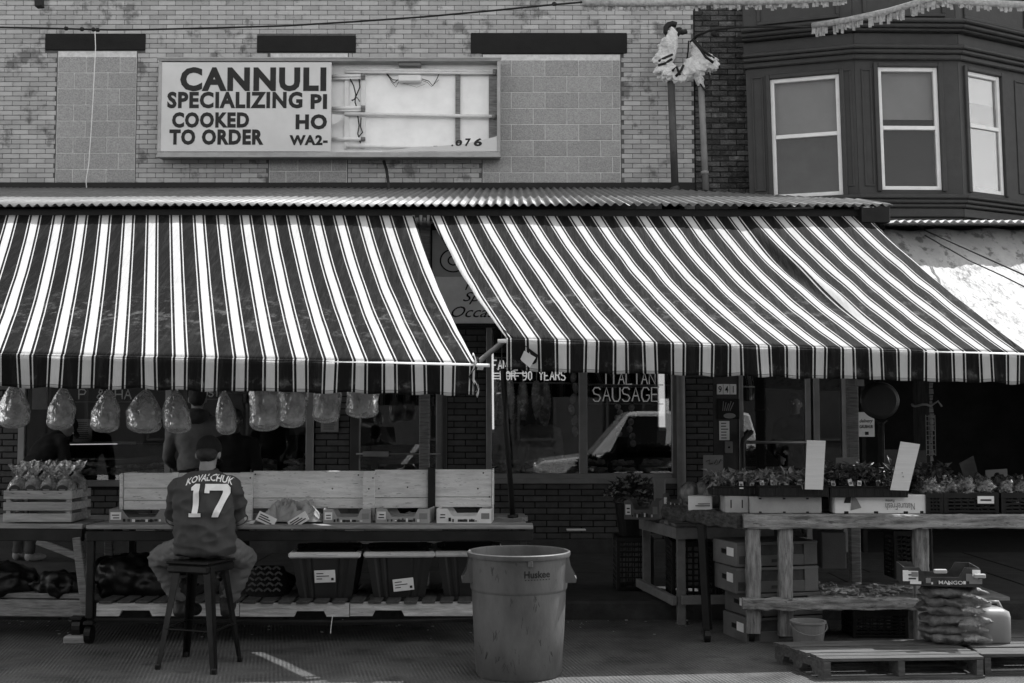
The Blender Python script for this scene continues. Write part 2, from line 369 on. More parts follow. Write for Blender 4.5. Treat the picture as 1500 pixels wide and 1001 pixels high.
def road_mat():
    m = bpy.data.materials.new('grooved_road'); m.use_nodes = True; n = m.node_tree.nodes; L = m.node_tree.links; b = n['Principled BSDF']
    b.inputs['Roughness'].default_value = .9; b.inputs['Specular IOR Level'].default_value = .25
    g = n.new('ShaderNodeNewGeometry'); mp = n.new('ShaderNodeMapping'); mp.inputs['Rotation'].default_value = (0, 0, rad(-11)); L.new(g.outputs[0], mp.inputs[0])
    wt = n.new('ShaderNodeTexWave'); wt.inputs['Scale'].default_value = 12.0; wt.inputs['Distortion'].default_value = .5; wt.inputs['Detail'].default_value = 1; wt.inputs['Detail Scale'].default_value = 6.; L.new(mp.outputs[0], wt.inputs[0])
    gm = n.new('ShaderNodeTexNoise'); gm.inputs['Scale'].default_value = 5; gm.inputs['Detail'].default_value = 5; L.new(g.outputs[0], gm.inputs[0])
    gr = n.new('ShaderNodeMapRange'); gr.inputs[1].default_value = .35; gr.inputs[2].default_value = .65; L.new(gm.outputs[0], gr.inputs[0])
    wv = n.new('ShaderNodeMix'); wv.data_type = 'FLOAT'; wv.inputs[2].default_value = .5; L.new(gr.outputs[0], wv.inputs[0]); L.new(wt.outputs['Fac'], wv.inputs[3])      # grooves worn away in places
    st = n.new('ShaderNodeTexNoise'); st.inputs['Scale'].default_value = 3.2; st.inputs['Detail'].default_value = 7; st.inputs['Roughness'].default_value = .7; L.new(g.outputs[0], st.inputs[0])
    ss = n.new('ShaderNodeMapRange'); ss.inputs[1].default_value = .56; ss.inputs[2].default_value = .68; ss.inputs[3].default_value = 1.; ss.inputs[4].default_value = .5; L.new(st.outputs[0], ss.inputs[0])
    nz = n.new('ShaderNodeTexNoise'); nz.inputs['Scale'].default_value = 1.7; nz.inputs['Detail'].default_value = 9; nz.inputs['Roughness'].default_value = .7; L.new(g.outputs[0], nz.inputs[0])
    n2 = n.new('ShaderNodeTexNoise'); n2.inputs['Scale'].default_value = 95; n2.inputs['Detail'].default_value = 3; L.new(g.outputs[0], n2.inputs[0])
    mr = n.new('ShaderNodeMapRange'); mr.inputs[1].default_value = .3; mr.inputs[2].default_value = .7; mr.inputs[3].default_value = .04; mr.inputs[4].default_value = .14; L.new(nz.outputs[0], mr.inputs[0])
    m1 = n.new('ShaderNodeMapRange'); m1.inputs[3].default_value = .6; m1.inputs[4].default_value = 1.2; L.new(wv.outputs[0], m1.inputs[0])
    m2 = n.new('ShaderNodeMapRange'); m2.inputs[1].default_value = .3; m2.inputs[2].default_value = .7; m2.inputs[3].default_value = .7; m2.inputs[4].default_value = 1.3; L.new(n2.outputs[0], m2.inputs[0])
    a = n.new('ShaderNodeMath'); a.operation = 'MULTIPLY'; L.new(mr.outputs[0], a.inputs[0]); L.new(m1.outputs[0], a.inputs[1])
    c = n.new('ShaderNodeMath'); c.operation = 'MULTIPLY'; L.new(a.outputs[0], c.inputs[0]); L.new(m2.outputs[0], c.inputs[1]); c2 = n.new('ShaderNodeMath'); c2.operation = 'MULTIPLY'; L.new(c.outputs[0], c2.inputs[0]); L.new(ss.outputs[0], c2.inputs[1]); L.new(c2.outputs[0], b.inputs['Base Color'])
    ad = n.new('ShaderNodeMath'); ad.operation = 'ADD'; L.new(wv.outputs[0], ad.inputs[0]); L.new(n2.outputs[0], ad.inputs[1])
    bp = n.new('ShaderNodeBump'); bp.inputs['Strength'].default_value = .8; bp.inputs['Distance'].default_value = .008; L.new(ad.outputs[0], bp.inputs['Height']); L.new(bp.outputs[0], b.inputs['Normal'])
    return m
# ---------------------------------------------------------------- the setting
YC, YW, YU = 9.92, 13.5, 14.6                 # kerb, shop front, upper wall
struct(MB().box(-80, 80, -80, 80, -.6, -.3).build('ground', m_concrete))
struct(MB().box(-60, 60, -1.6, YC - .002, -.25, 0).build('road', road_mat()))
sw = struct(MB().box(-60, 60, YC + .15, 16, -.25, .128).build('sidewalk', m_smortar))
slab = None
for i in range(-5, 5):
    for j in range(2):
        x0 = i * 1.5 + (.4 if j else 0); y0 = YC + .16 + j * 1.72
        s = sbox('slab', x0 + .006, x0 + 1.494, y0, y0 + 1.708, .07, .140 + rv(-.002, .002), m_concrete, sw, .006)
kb = struct(MB().box(-60, 60, YC + .01, YC + .149, -.2, .1).build('kerb', m_kerb))
for i in range(-4, 4):
    sbox('kerb_stone', i * 1.8 + .005, i * 1.8 + 1.795, YC, YC + .148, -.1, .145 + rv(-.004, .004), m_kerb, kb, .015)
sbk = struct(MB().box(-60, 60, -4.2, -1.61, -.25, .14).build('far_sidewalk', M('pale_concrete', .3, .9, .2, 4.)))

# ---------------------------------------------------------------- brickwork
def bricks(parent, rect, Y, L, H, mat, excl=(), gap=.010, cap_n=290, name='brick', dep=.012, jit=.0, seen=None):
    x0, x1, z0, z1 = rect; cells = []; rows = int((z1 - z0) / H + .999)
    for r in range(rows):
        za = z0 + r * H; zb = min(za + H, z1)
        if zb - za < H * .5: continue
        segs = [(x0, x1)]
        for (a, b, c, d) in excl:
            if zb > c + .3 * H and za < d - .3 * H:
                ns = []
                for (p, q) in segs:
                    if b <= p or a >= q: ns.append((p, q))
                    else:
                        if a > p: ns.append((p, a))
                        if b < q: ns.append((b, q))
                segs = ns
        offs = x0 - (L / 2 if r % 2 else 0)
        for (p, q) in segs:
            k = int((p - offs) / L)
            while offs + k * L < q:
                a = max(p, offs + k * L); b = min(q, offs + (k + 1) * L); k += 1
                if b - a > .035: cells.append((a, b, za, zb))
    cen = lambda c: ((c[0] + c[1]) / 2 - 0) ** 2 + ((c[2] + c[3]) / 2 - HC) ** 2
    full = [c for c in cells if c[1] - c[0] > L * .99]; rest = [c for c in cells if c[1] - c[0] <= L * .99]
    full.sort(key=cen); one = full[:cap_n]; rest += full[cap_n:]
    if len(rest) + len(one) <= cap_n: one += rest; rest = []
    base = MB().cbox(-L / 2 + gap / 2, L / 2 - gap / 2, -dep, .02, -H / 2 + gap / 2, H / 2 - gap / 2, .004).mesh(name, Vector())
    for (a, b, c, d) in one:
        o = link(name, base, mat, parent, ((a + b) / 2, Y + (rv(-jit, jit) if jit else 0), (c + d) / 2))
        if b - a < L * .99: o.scale.x = (b - a - gap) / (L - gap)
    if rest:
        mb = MB(); mb.tone = []
        for (a, b, c, d) in rest:
            n0 = len(mb.f); j = rv(-jit, jit) if jit else 0
            mb.cbox(a + gap / 2, b - gap / 2, Y - dep + j, Y + .02 + j, c + gap / 2, d - gap / 2, .004); mb.tone += [rv(0, 1)] * 0
            t = rv(0, 1); mb.tone += [t] * (len(mb.f) - n0)
        me = mb.mesh('brickwork', Vector((0, Y, 0))); bm = bmesh.new(); bm.from_mesh(me); bmesh.ops.recalc_face_normals(bm, faces=bm.faces); bm.to_mesh(me); bm.free()
        stuff(link('brickwork', me, mat, parent, (0, Y, 0)))
# ---- upper wall of the butcher's building
ub = thing('brick_building', 'pale glazed brick building with three walled-up windows above the corrugated canopy', 'building', (-2.5, YU + .3, 0))
TOP = 11.0
xr = P(1017, 200, YU).x
uw = MB().box(-12, xr, YU, YU + 5, 4.0, TOP).build('wall', m_mortar, ub)
ex = []
lint = [(67, 50, 213, 74), (377, 53, 521, 77), (690, 49, 918, 79)]
for q in lint:
    a = R(*q, YU); ex.append(a)
    sbox('lintel', a[0], a[1], YU - .02, YU + .05, a[2], a[3], m_lintel, ub, .004)
blk = [(82, 75, 200, 268, .150), (394, 78, 510, 268, .2), (706, 80, 910, 270, .2)]
BH, BLn = .196, .405
for (a0, b0, a1, b1, _) in blk:
    a = R(a0, b0, a1, b1, YU); ex.append(a)
    pan = MB().box(a[0] + .01, a[1] - .01, YU - .001, YU + .04, a[2], a[3] - .002).build('walled_up_window', m_blockj, ub)
    z = a[3] - .07; r = 0; first = True
    while z > a[2] + .05:
        zb = max(z - BH, a[2]); x = a[0] + .01 - (BLn / 2 if r % 2 else .06)
        while x < a[1] - .01:
            p, q = max(x, a[0] + .012), min(x + BLn, a[1] - .012)
            if q - p > .04: sbox('block', p + .004, q - .004, YU - .006 + rv(-.0015, .0015), YU + .02, zb + .004, z - .004, m_block, pan, .003)
            x += BLn
        z -= BH; r += 1
bricks(uw, (P(-30, 100, YU).x, xr, P(500, 268, YU).z, P(500, -25, YU).z), YU, .2045, .0585, m_wbrick, ex, .0050, name='brick', dep=.007)
a = R(-40, 268, 1018, 280, YU - .03); sbox('flashing_board', a[0], a[1], YU - .05, YU - .014, a[2] - .03, a[3], m_black, ub)
for q in ((200, 120), (600, 200), (210, 235), (1000, 240)): pass
# ---- lower shop front
sf = thing('storefront', 'brown brick shop front with two display windows and a glass door under the awnings', 'storefront', (0, YW, .14))
def xz(px_, Y=YW): return P(px_, 620, Y).x
zt = 3.3
zA = P(500, 713, YW).z; zC = P(850, 703, YW).z
wallr = [(-9, xz(28), .0, zt), (xz(28), xz(460), .0, zA), (xz(460), xz(513), .0, zt), (xz(655), xz(712), .0, zt), (xz(712), xz(992), .0, zC), (xz(992), xz(1045), .0, zt), (-9, xz(1045), zt, 3.9)]
mb = MB()
for r in wallr: mb.box(r[0], r[1], YW, YW + .25, r[2], r[3])
sw_ = mb.build('wall', m_smortar, sf)
zb = P(800, 790, YW).z
exL = [(xz(28), xz(460), zA, zt), (xz(513), xz(655), 0, zt), (xz(712), xz(992), zC, zt), (xz(992), xz(1004), 0, zt)]
bricks(sw_, (P(-12, 600, YW).x, xz(1045), zb, zb + .0675 * 34), YW, .2535, .0675, m_sbrick, exL, .013)
pl = MB().cbox(-9, xz(513), YW - .05, YW + .02, .1, zb, .01); pl.cbox(xz(655), xz(1045), YW - .05, YW + .02, .1, zb, .01); pl.build('plinth', m_concrete, sf)
# shop room behind the glass: floor, ceiling, back wall
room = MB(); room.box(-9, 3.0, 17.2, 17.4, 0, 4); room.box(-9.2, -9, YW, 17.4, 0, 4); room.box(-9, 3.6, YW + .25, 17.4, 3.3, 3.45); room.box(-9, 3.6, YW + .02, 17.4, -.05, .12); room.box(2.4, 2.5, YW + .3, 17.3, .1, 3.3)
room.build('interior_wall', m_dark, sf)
# windows
def window(px0, px1, zlo, muls, left, right, nm='display_window'):
    x0, x1 = xz(px0), xz(px1)
    fr = MB(); t = .07
    fr.cbox(x0, x0 + left, YW - .03, YW + .06, zlo, zt - .002); fr.cbox(x1 - right, x1, YW - .03, YW + .06, zlo, zt - .002); fr.cbox(x0 + left, x1 - right, YW - .04, YW + .06, zlo, zlo + t); fr.cbox(x0 + left, x1 - right, YW - .03, YW + .06, zt - .08, zt - .002)
    o = fr.build(nm, m_alum, sf); xs = [x0 + left] + [v for m in muls for v in (xz(m[0]), xz(m[1]))] + [x1 - right]
    for m in muls: sbox('mullion', xz(m[0]), xz(m[1]), YW - .035, YW + .06, zlo + t, zt - .08, m_alum, o)
    for i in range(0, len(xs), 2): MB().box(xs[i], xs[i + 1], YW + .01, YW + .016, zlo + t, zt - .08).build('pane', m_glass, o)
    return o
window(28, 460, zA, [(243, 251)], .07, .085)
window(712, 992, zC, [(848, 860)], .06, .06)
sbox('window_sill', xz(712), xz(992), YW - .06, YW - .031, zC - .04, zC + .02, m_alum, sf)
# downpipe beside the window
MB().tube([(xz(997), YW - .06, .14), (xz(996), YW - .06, 3.3)], .048, 14).build('drain_pipe', m_pipe, sf, smooth=True)
# glass door
x0, x1 = xz(513), xz(655)
fr = MB(); fr.cbox(x0, x0 + .10, YW - .02, YW + .08, .14, zt); fr.cbox(x1 - .05, x1, YW - .02, YW + .08, .14, zt); fr.cbox(x0 + .1, x1 - .05, YW - .02, YW + .08, 2.6, 2.7)
dr = fr.build('door', m_dalum, sf)
lf = MB(); a, b = xz(521), xz(648); lf.cbox(a, a + .05, YW + .0, YW + .05, .16, 2.58); lf.cbox(b - .07, b, YW, YW + .05, .16, 2.58); lf.cbox(a + .05, b - .07, YW, YW + .05, .16, .42); lf.cbox(a + .05, b - .07, YW, YW + .05, 2.5, 2.58)
lf.build('door_leaf', m_alum, dr)
MB().box(a + .05, b - .07, YW + .02, YW + .026, .42, 2.5).build('pane', m_glass, dr)
zz = P(580, 665, YW).z
MB().tube([(xz(523), YW - .06, zz), (xz(646), YW - .06, zz)], .011, 8).build('push_bar', m_alum, dr, smooth=True)
sbox('bar_label', xz(533), xz(571), YW - .085, YW - .072, zz - .03, zz + .03, m_greyp, dr)
# neighbour entrance on the right (941)
nb = thing('entrance_front', 'dark glass entrance with light aluminium frames beside the house number plate', 'entrance', (xz(1160), YW, .14))
e = MB()
for (p, q) in ((1083, 1089), (1180, 1188), (1192, 1201), (1234, 1241)): e.cbox(xz(p), xz(q), YW, YW + .08, .14, zt)
e.cbox(xz(1083), xz(1241), YW + .005, YW + .075, zt - .1, zt); e.cbox(xz(1083), xz(1241), YW + .005, YW + .075, .14, .3)
e.build('frame', m_alum, nb)
MB().box(xz(1089), xz(1180), YW + .03, YW + .036, .3, zt - .1).build('pane', m_glass, nb)
MB().box(xz(1201), xz(1234), YW + .03, YW + .036, .3, zt - .1).build('pane', m_glass, nb)
z = P(1130, 648, YW).z
MB().tube([(xz(1089), YW - .05, z), (xz(1182), YW - .05, z)], .016, 8).build('push_bar', m_alum, nb, smooth=True)
MB().tube([(xz(1084), YW - .14, z - 1.1), (xz(1084), YW - .14, z - .02), (xz(1086), YW - .1, z + .03), (xz(1100), YW - .06, z + .12)], .028, 8).build('pull_handle', m_black, nb, smooth=True)
sbox('side_panel', xz(1045), xz(1083), YW + .02, YW + .1, .14, zt, m_dalum, nb)
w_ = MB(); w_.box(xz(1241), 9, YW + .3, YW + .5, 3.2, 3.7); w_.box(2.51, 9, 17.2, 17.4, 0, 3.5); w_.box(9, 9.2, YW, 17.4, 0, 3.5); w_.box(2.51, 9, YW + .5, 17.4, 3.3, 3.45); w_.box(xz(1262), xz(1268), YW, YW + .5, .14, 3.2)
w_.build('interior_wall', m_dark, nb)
# ---- things fixed to the entrance side panel
a = R(1050, 563, 1079, 578, YW - .01)
t = thing('house_number', 'white enamel number plate reading 941 above the entrance panel', 'number plate', ((a[0] + a[1]) / 2, YW - .01, a[2]))
for i, ch in enumerate('941'):
    xa = a[0] + (a[1] - a[0]) * i / 3; xb = a[0] + (a[1] - a[0]) * (i + 1) / 3
    sbox('plate', xa + .003, xb - .003, YW - .005, YW + .018, a[2], a[3], m_white, t, .002)
    text(ch, xa + (.032 if ch == '1' else .018), xb - (.032 if ch == '1' else .018), a[2] + .02, a[3] - .02, YW - .007, m_ink, t, .015, name='digit')
a = R(1052, 584, 1083, 614, YW - .01)
t = thing('poster', 'dark framed poster with pale oval below the number 941', 'poster', ((a[0] + a[1]) / 2, YW, a[2]))
sbox('board', a[0], a[1], YW, YW + .018, a[2], a[3], m_black, t)
MB().lathe([(.001, 0), (.066, 0), (.066, .004), (.001, .004)], ((a[0] + a[1]) / 2 + .01, YW - .001, a[2] + .035), 24, sy=.45, T=Matrix.Rotation(rad(90), 3, 'X')).build('emblem', m_greyp, t)
for k in range(5): MB().tube([(a[0] + .05 + .02 * k, YW - .003, a[2] + .09), (a[0] + .06 + .028 * k, YW - .003, a[3] - .03 - .012 * (k % 3))], .005, 5).build('streak', m_greyp, t)
a = R(1054, 617, 1069, 645, YW - .01)
t = thing('notice_sheet', 'small bright printed notice below the dark poster', 'notice', ((a[0] + a[1]) / 2, YW, a[2]))
sbox('sheet', a[0], a[1], YW + .008, YW + .018, a[2], a[3], m_paper, t, .001)
for k in range(6): sbox('printed_line', a[0] + .02, a[1] - .01 - rv(0, .03), YW + .004, YW + .0078, a[3] - .03 - k * .032, a[3] - .02 - k * .032, m_ink, t, .001)
a = R(1062, 647, 1073, 664, YW)
t = thing('intercom', 'small grey intercom box with one button beneath the bright notice', 'intercom', ((a[0] + a[1]) / 2, YW, a[2]))
sbox('body', a[0], a[1], YW - .01, YW + .018, a[2], a[3], m_greyp, t); MB().lathe([(.012, 0), (.012, .01)], ((a[0] + a[1]) / 2, YW - .01, (a[2] + a[3]) / 2), 10, T=Matrix.Rotation(rad(90), 3, 'X')).build('button', m_black, t)
a = R(1258, 604, 1281, 640, YW - .05)
t = thing('delivery_sign', 'white printed delivery notice beside the round hanging scale', 'notice', ((a[0] + a[1]) / 2, YW - .05, a[2]))
sbox('sheet', a[0], a[1], YW - .05, YW - .04, a[2], a[3], m_paper, t, .001)
text('delivery', a[0] + .01, a[1] - .02, a[3] - .125, a[3] - .075, YW - .052, m_ink, t, .01, .25)
text('GRUBHUB', a[0] + .008, a[1] - .02, a[3] - .175, a[3] - .14, YW - .052, m_ink, t, .02)
sbox('emblem', (a[0] + a[1]) / 2 - .02, (a[0] + a[1]) / 2 + .02, YW - .055, YW - .0505, a[2] + .02, a[2] + .055, m_ink, t, .006)

# ---------------------------------------------------------------- bay-fronted house on the right
bh = thing('bay_house', 'dark brick row house with a grey panelled bay window over the white awning', 'building', (4.5, YU, 0))
xl = xr + .01
dw = MB().box(xl, 12, YU + .02, YU + 5, 3.4, TOP).build('wall', m_dmortar, bh)
bricks(dw, (xl, P(1130, 100, YU).x, P(1060, 300, YU).z, P(1060, -25, YU).z), YU + .02, .2, .066, m_dbrick, (), .012, jit=.006, cap_n=200)
bcs = [P(1097, 200, 14.30).xy, P(1257, 200, 13.9).xy, P(1409, 200, 13.93).xy, P(1524, 200, 14.6).xy]
def BZ(py): return P(1257, py, 13.9).z
LEAN = .02
def facetT(A, B):
    d = (B - A); L = d.length; d.normalize()
    # u along the facet, v = depth into the wall, w = up (the old bay leans a little to the left)
    return Matrix(((d.x, -d.y, -LEAN, A.x + LEAN * BZ(282)), (d.y, d.x, 0, A.y), (0, 0, 1, 0), (0, 0, 0, 1))), L
def bandbox(name, z0, z1, proj, mat=m_trim, par=bh):
    mb = MB()
    for i in range(3):
        T, L = facetT(bcs[i], bcs[i + 1]); e0 = proj * .25 if i else .02; e1 = proj * .25 if i < 2 else .02
        mb.cbox(-e0 - .0015 * i, L + e1, -proj - .0013 * i, .12, z0, z1 - .001 * i, .012, T)
    return mb.build(name, mat, par)
def facet(i, u0, u1, panels, t0, t1, second):
    T, L = facetT(bcs[i], bcs[i + 1]); z0, z1 = BZ(288), BZ(88)
    wu0, wu1 = u0 * L, u1 * L; wz0, wz1 = BZ(t1), BZ(t0)
    mb = MB(); mb.box(.002, wu0, 0, .12, z0, z1, T); mb.box(wu1, L - .002, 0, .12, z0, z1, T); mb.box(wu0, wu1, 0, .119, z0, wz0, T); mb.box(wu0, wu1, 0, .119, wz1, z1, T)
    f = mb.build('bay_facet', m_trim, bh)
    for (p, q) in panels:
        pb = MB(); a, b = p * L, q * L; zz0, zz1 = z0 + .12, z1 - .1; k = .022
        pb.cbox(a, b, -.014, .004, zz0, zz0 + k, .004, T); pb.cbox(a, b, -.014, .004, zz1 - k, zz1, .004, T); pb.cbox(a, a + k, -.013, .004, zz0 + k, zz1 - k, .004, T); pb.cbox(b - k, b, -.013, .004, zz0 + k, zz1 - k, .004, T)
        pb.build('panel_moulding', m_trim, f)
    # casing, white sash frame, panes
    cs = MB(); c = .05
    cs.cbox(wu0 - c, wu0 - .001, -.03, .02, wz0 - .02, wz1 + c, .006, T); cs.cbox(wu1 + .001, wu1 + c, -.03, .02, wz0 - .02, wz1 + c, .006, T); cs.cbox(wu0, wu1, -.029, .02, wz1 + .001, wz1 + c, .006, T); cs.build('casing', m_trim, f)
    wn = MB(); t = .045; mid = BZ(second)
    wn.cbox(wu0, wu0 + t, .01, .07, wz0, wz1, .004, T); wn.cbox(wu1 - t, wu1, .01, .07, wz0, wz1, .004, T); wn.cbox(wu0 + t, wu1 - t, .012, .07, wz0, wz0 + t, .004, T); wn.cbox(wu0 + t, wu1 - t, .012, .07, wz1 - t, wz1, .004, T); wn.cbox(wu0 + t, wu1 - t, .008, .06, mid - .02, mid + .025, .004, T)
    wo = wn.build('sash_window', m_white, bh)
    MB().box(wu0 + t, wu1 - t, .03, .034, wz0 + t, mid - .02, T).build('pane', m_bglass, wo)
    MB().box(wu0 + t, wu1 - t, .042, .046, mid + .025, wz1 - t, T).build('pane', m_bglass, wo)
    return T, wu0, wu1, wz0, wz1, mid, wo
m_blind_sky = M('blind_sky_grey', .34, .8, .06, 3., 0); m_screen = M('insect_screen', .07, .8, .15, 6., 0)
T, a0, a1, z0, z1, mid, wo = facet(0, .225, .86, ((.05, .16), (.885, .965)), 106, 284, 193)
MB().box(a0, a1, .10, .105, mid, z1, T).build('blind_sky_sheet', m_blind_sky, wo); MB().box(a0, a1, .085, .088, z0, mid, T).build('insect_screen', m_screen, wo)
T, a0, a1, z0, z1, mid, wo = facet(1, .22, .80, ((.06, .16),), 98, 278, 187)
MB().box(a0, a1, .11, .115, mid + .12, z1, T).build('blind_sky_sheet', m_blind_sky, wo); MB().box(a0, a1, .085, .088, z0, mid, T).build('insect_screen', m_black, wo)
T, a0, a1, z0, z1, mid, wo = facet(2, .10, .52, ((.70, .90),), 100, 278, 180)
MB().box(a0, a1, .10, .104, mid + .3, z1, T).build('blind_sky_sheet', m_blind_sky, wo); MB().box(a0, a1, .115, .118, z0, z1, T).build('dark_backing', m_dark, wo)  # pale sheet imitates reflected sky; added dark plane stands in for the dim room
MB().box(a0, a1, .085, .088, z0, mid, T).build('insect_screen', m_black, wo)
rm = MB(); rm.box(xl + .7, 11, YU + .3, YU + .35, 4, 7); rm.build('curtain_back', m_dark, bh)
for (p, q, pr) in ((292, 286, .09), (298, 292, .06), (304, 298, .03), (318, 304, .0), (332, 318, -.02), (88, 80, .05), (80, 74, .09), (74, 68, .12), (68, 48, .02), (48, 44, .1), (44, 38, .14), (38, 33, .18), (33, -30, -.01)):
    bandbox('moulding', BZ(p), BZ(q), pr)
for i, (p, q) in ((0, (.12, .88)), (1, (.1, .9)), (2, (.1, .9))):
    T, L = facetT(bcs[i], bcs[i + 1]); pb = MB(); a, b = p * L, q * L; z0 = BZ(24); z1 = BZ(-40)
    pb.cbox(a, b, -.015, .02, z0, z0 + .04, .006, T); pb.cbox(a, a + .04, -.0145, .02, z0 + .04, z1, .006, T); pb.cbox(b - .04, b, -.0145, .02, z0 + .04, z1, .006, T); pb.build('panel_moulding', m_trim, bh)
# ---------------------------------------------------------------- corrugated canopy with its fascia and posts
zf = P(400, 300.5, 10.62).z; zr = P(400, 276, YU).z; YF = 10.62; xe = P(1303, 300, YF).x
cn = thing('canopy', 'corrugated metal canopy on dark timber running along the brick wall above both striped awnings', 'canopy', (0, 11.2, .14))
PIT = .080
def rz(y): return zf + (zr - zf) * (y - YF) / (YU - YF)
x = -6.2; k = 0
while x < xe - .02:
    x1 = min(x + PIT * 9, xe); n = max(8, int(round((x1 - x) / PIT * 8)))
    def fn(u, v, x=x, x1=x1, k=k):
        xx = x + u * (x1 - x + .03); rear = YU - .03 if xx < 1.55 else YU - .03 - (xx - 1.55) / (xe - 1.55) * 2.9
        y = YF - .012 * (k % 2) + v * (rear - YF); return (xx, y, rz(y) + .014 * math.sin(xx / PIT * 2 * math.pi) + .0025 * (k % 2) + .004 * math.sin(xx * 1.7))
    o = MB().grid(fn, n, 3).build('corrugated_sheet', m_corr, cn, fixn=False); sm = o.modifiers.new('t', 'SOLIDIFY'); sm.thickness = .0015; o.data.shade_smooth()
    x += PIT * 9; k += 1
zb_ = P(400, 318, YF).z
sbox('fascia', -6.2, xe - .02, YF + .09, YF + .14, zb_ - .02, zf - .02, m_black, cn)
sbox('fascia_end', xe - .05, xe, YF + .141, 12.5, zb_ - .09, zf - .01, m_black, cn)
sbox('end_block', P(1262, 310, YF).x, xe, YF - .01, YF + .089, zb_ - .05, zf - .018, m_black, cn)
for i in range(-8, 5):
    xx = i * .75
    if xx < xe - .1:
        MB().bar((xx, YF + .15, rz(YF + .15) - .07), (xx, (YU - .06 if xx < 1.5 else 12.0), rz(YU - .06 if xx < 1.5 else 12.0) - .07), .05, .09).build('rafter', m_steel, cn)
for (px_, pt, pb_, yy, nm) in ((622, 330, 700, 10.9, 'a'), (1249, 330, 800, 10.85, 'b')):
    xx = P(px_, 640, yy).x; sbox('post', xx - .045, xx + .045, yy - .045, yy + .045, .14, zb_ + .05, m_wood, cn, .008)
# neighbour canopy roof and dark post with chain
nc = thing('canopy', 'white edged flat canopy roof at the far right above the white awning', 'canopy', (5.5, 11, .14))
a = P(1304, 328, 10.5); ze = a.z
def fn2(u, v): xx = a.x + .02 + u * 4.4; return (xx, 10.48 + v * 3.4, ze + .02 + v * .35 + .012 * math.sin(xx / .07 * 6.283))
o = MB().grid(fn2, 400, 2).build('corrugated_sheet', m_white, nc, fixn=False); o.modifiers.new('t', 'SOLIDIFY').thickness = .004
sbox('fascia', a.x + .02, 9, 10.95, 11.0, ze - .10, ze, m_steel, nc)
sbox('ceiling_board', a.x + .02, 9, 11.001, 14.5, ze - .1, ze - .05, m_steel, nc)
# ---------------------------------------------------------------- striped awnings
def stripe_mat():
    m = bpy.data.materials.new('striped_canvas'); m.use_nodes = True; n = m.node_tree.nodes; L = m.node_tree.links; b = n['Principled BSDF']
    b.inputs['Roughness'].default_value = .75; b.inputs['Specular IOR Level'].default_value = .06
    uv = n.new('ShaderNodeUVMap'); sp = n.new('ShaderNodeSeparateXYZ'); L.new(uv.outputs[0], sp.inputs[0])
    def math_(op, a, bb=None, c=None):
        q = n.new('ShaderNodeMath'); q.operation = op
        for i, t in enumerate((a, bb, c)):
            if t is None: continue
            if isinstance(t, (int, float)): q.inputs[i].default_value = t
            else: L.new(t, q.inputs[i])
        return q.outputs[0]
    w_ = math_('ABSOLUTE', math_('SUBTRACT', math_('FRACT', math_('ADD', sp.outputs[0], .5)), .5))
    white = math_('LESS_THAN', w_, .142)
    thin = math_('COMPARE', w_, .246, .020)
    mask = math_('MAXIMUM', white, thin)
    tc = n.new('ShaderNodeTexCoord'); nz = n.new('ShaderNodeTexNoise'); nz.inputs['Scale'].default_value = 3.; nz.inputs['Detail'].default_value = 9; nz.inputs['Roughness'].default_value = .7; L.new(tc.outputs['Object'], nz.inputs[0])
    mp = n.new('ShaderNodeMapping'); mp.inputs['Scale'].default_value = (9, 1.2, 1.2); L.new(tc.outputs['Object'], mp.inputs[0])
    n2 = n.new('ShaderNodeTexNoise'); n2.inputs['Scale'].default_value = 2.2; n2.inputs['Detail'].default_value = 9; n2.inputs['Roughness'].default_value = .75; L.new(mp.outputs[0], n2.inputs[0])
    wr = n.new('ShaderNodeMapRange'); wr.inputs[1].default_value = .3; wr.inputs[2].default_value = .75; wr.inputs[3].default_value = .40; wr.inputs[4].default_value = .50; L.new(nz.outputs[0], wr.inputs[0])
    dr = n.new('ShaderNodeMapRange'); dr.inputs[1].default_value = .48; dr.inputs[2].default_value = .85; dr.inputs[3].default_value = .008; dr.inputs[4].default_value = .035; L.new(n2.outputs[0], dr.inputs[0])
    band = math_('SUBTRACT', 1.0, math_('MINIMUM', 1.0, math_('MULTIPLY', math_('ABSOLUTE', math_('SUBTRACT', sp.outputs[1], .72)), 4.5)))      # worn, dusty strip where the cloth was folded
    n5 = n.new('ShaderNodeTexNoise'); n5.inputs['Scale'].default_value = 9; n5.inputs['Detail'].default_value = 8; n5.inputs['Roughness'].default_value = .75; L.new(tc.outputs['Object'], n5.inputs[0])
    sm_ = n.new('ShaderNodeMapRange'); sm_.inputs[1].default_value = .52; sm_.inputs[2].default_value = .78; sm_.inputs[4].default_value = .16; L.new(n5.outputs[0], sm_.inputs[0])
    dsum = math_('MULTIPLY_ADD', sm_.outputs[0], band, dr.outputs[0])
    mx = n.new('ShaderNodeMix'); mx.data_type = 'FLOAT'; L.new(mask, mx.inputs[0]); L.new(dsum, mx.inputs[2]); L.new(wr.outputs[0], mx.inputs[3]); L.new(mx.outputs[0], b.inputs['Base Color'])
    n3 = n.new('ShaderNodeTexNoise'); n3.inputs['Scale'].default_value = 5; n3.inputs['Detail'].default_value = 3; L.new(mp.outputs[0], n3.inputs[0])
    wv = n.new('ShaderNodeTexNoise'); wv.inputs['Scale'].default_value = 420; L.new(tc.outputs['Object'], wv.inputs[0])
    ad = math_('MULTIPLY_ADD', wv.outputs[0], .1, n3.outputs[0])
    bp = n.new('ShaderNodeBump'); bp.inputs['Strength'].default_value = .35; bp.inputs['Distance'].default_value = .02; L.new(ad, bp.inputs['Height']); L.new(bp.outputs[0], b.inputs['Normal'])
    return m
m_stripe = stripe_mat()
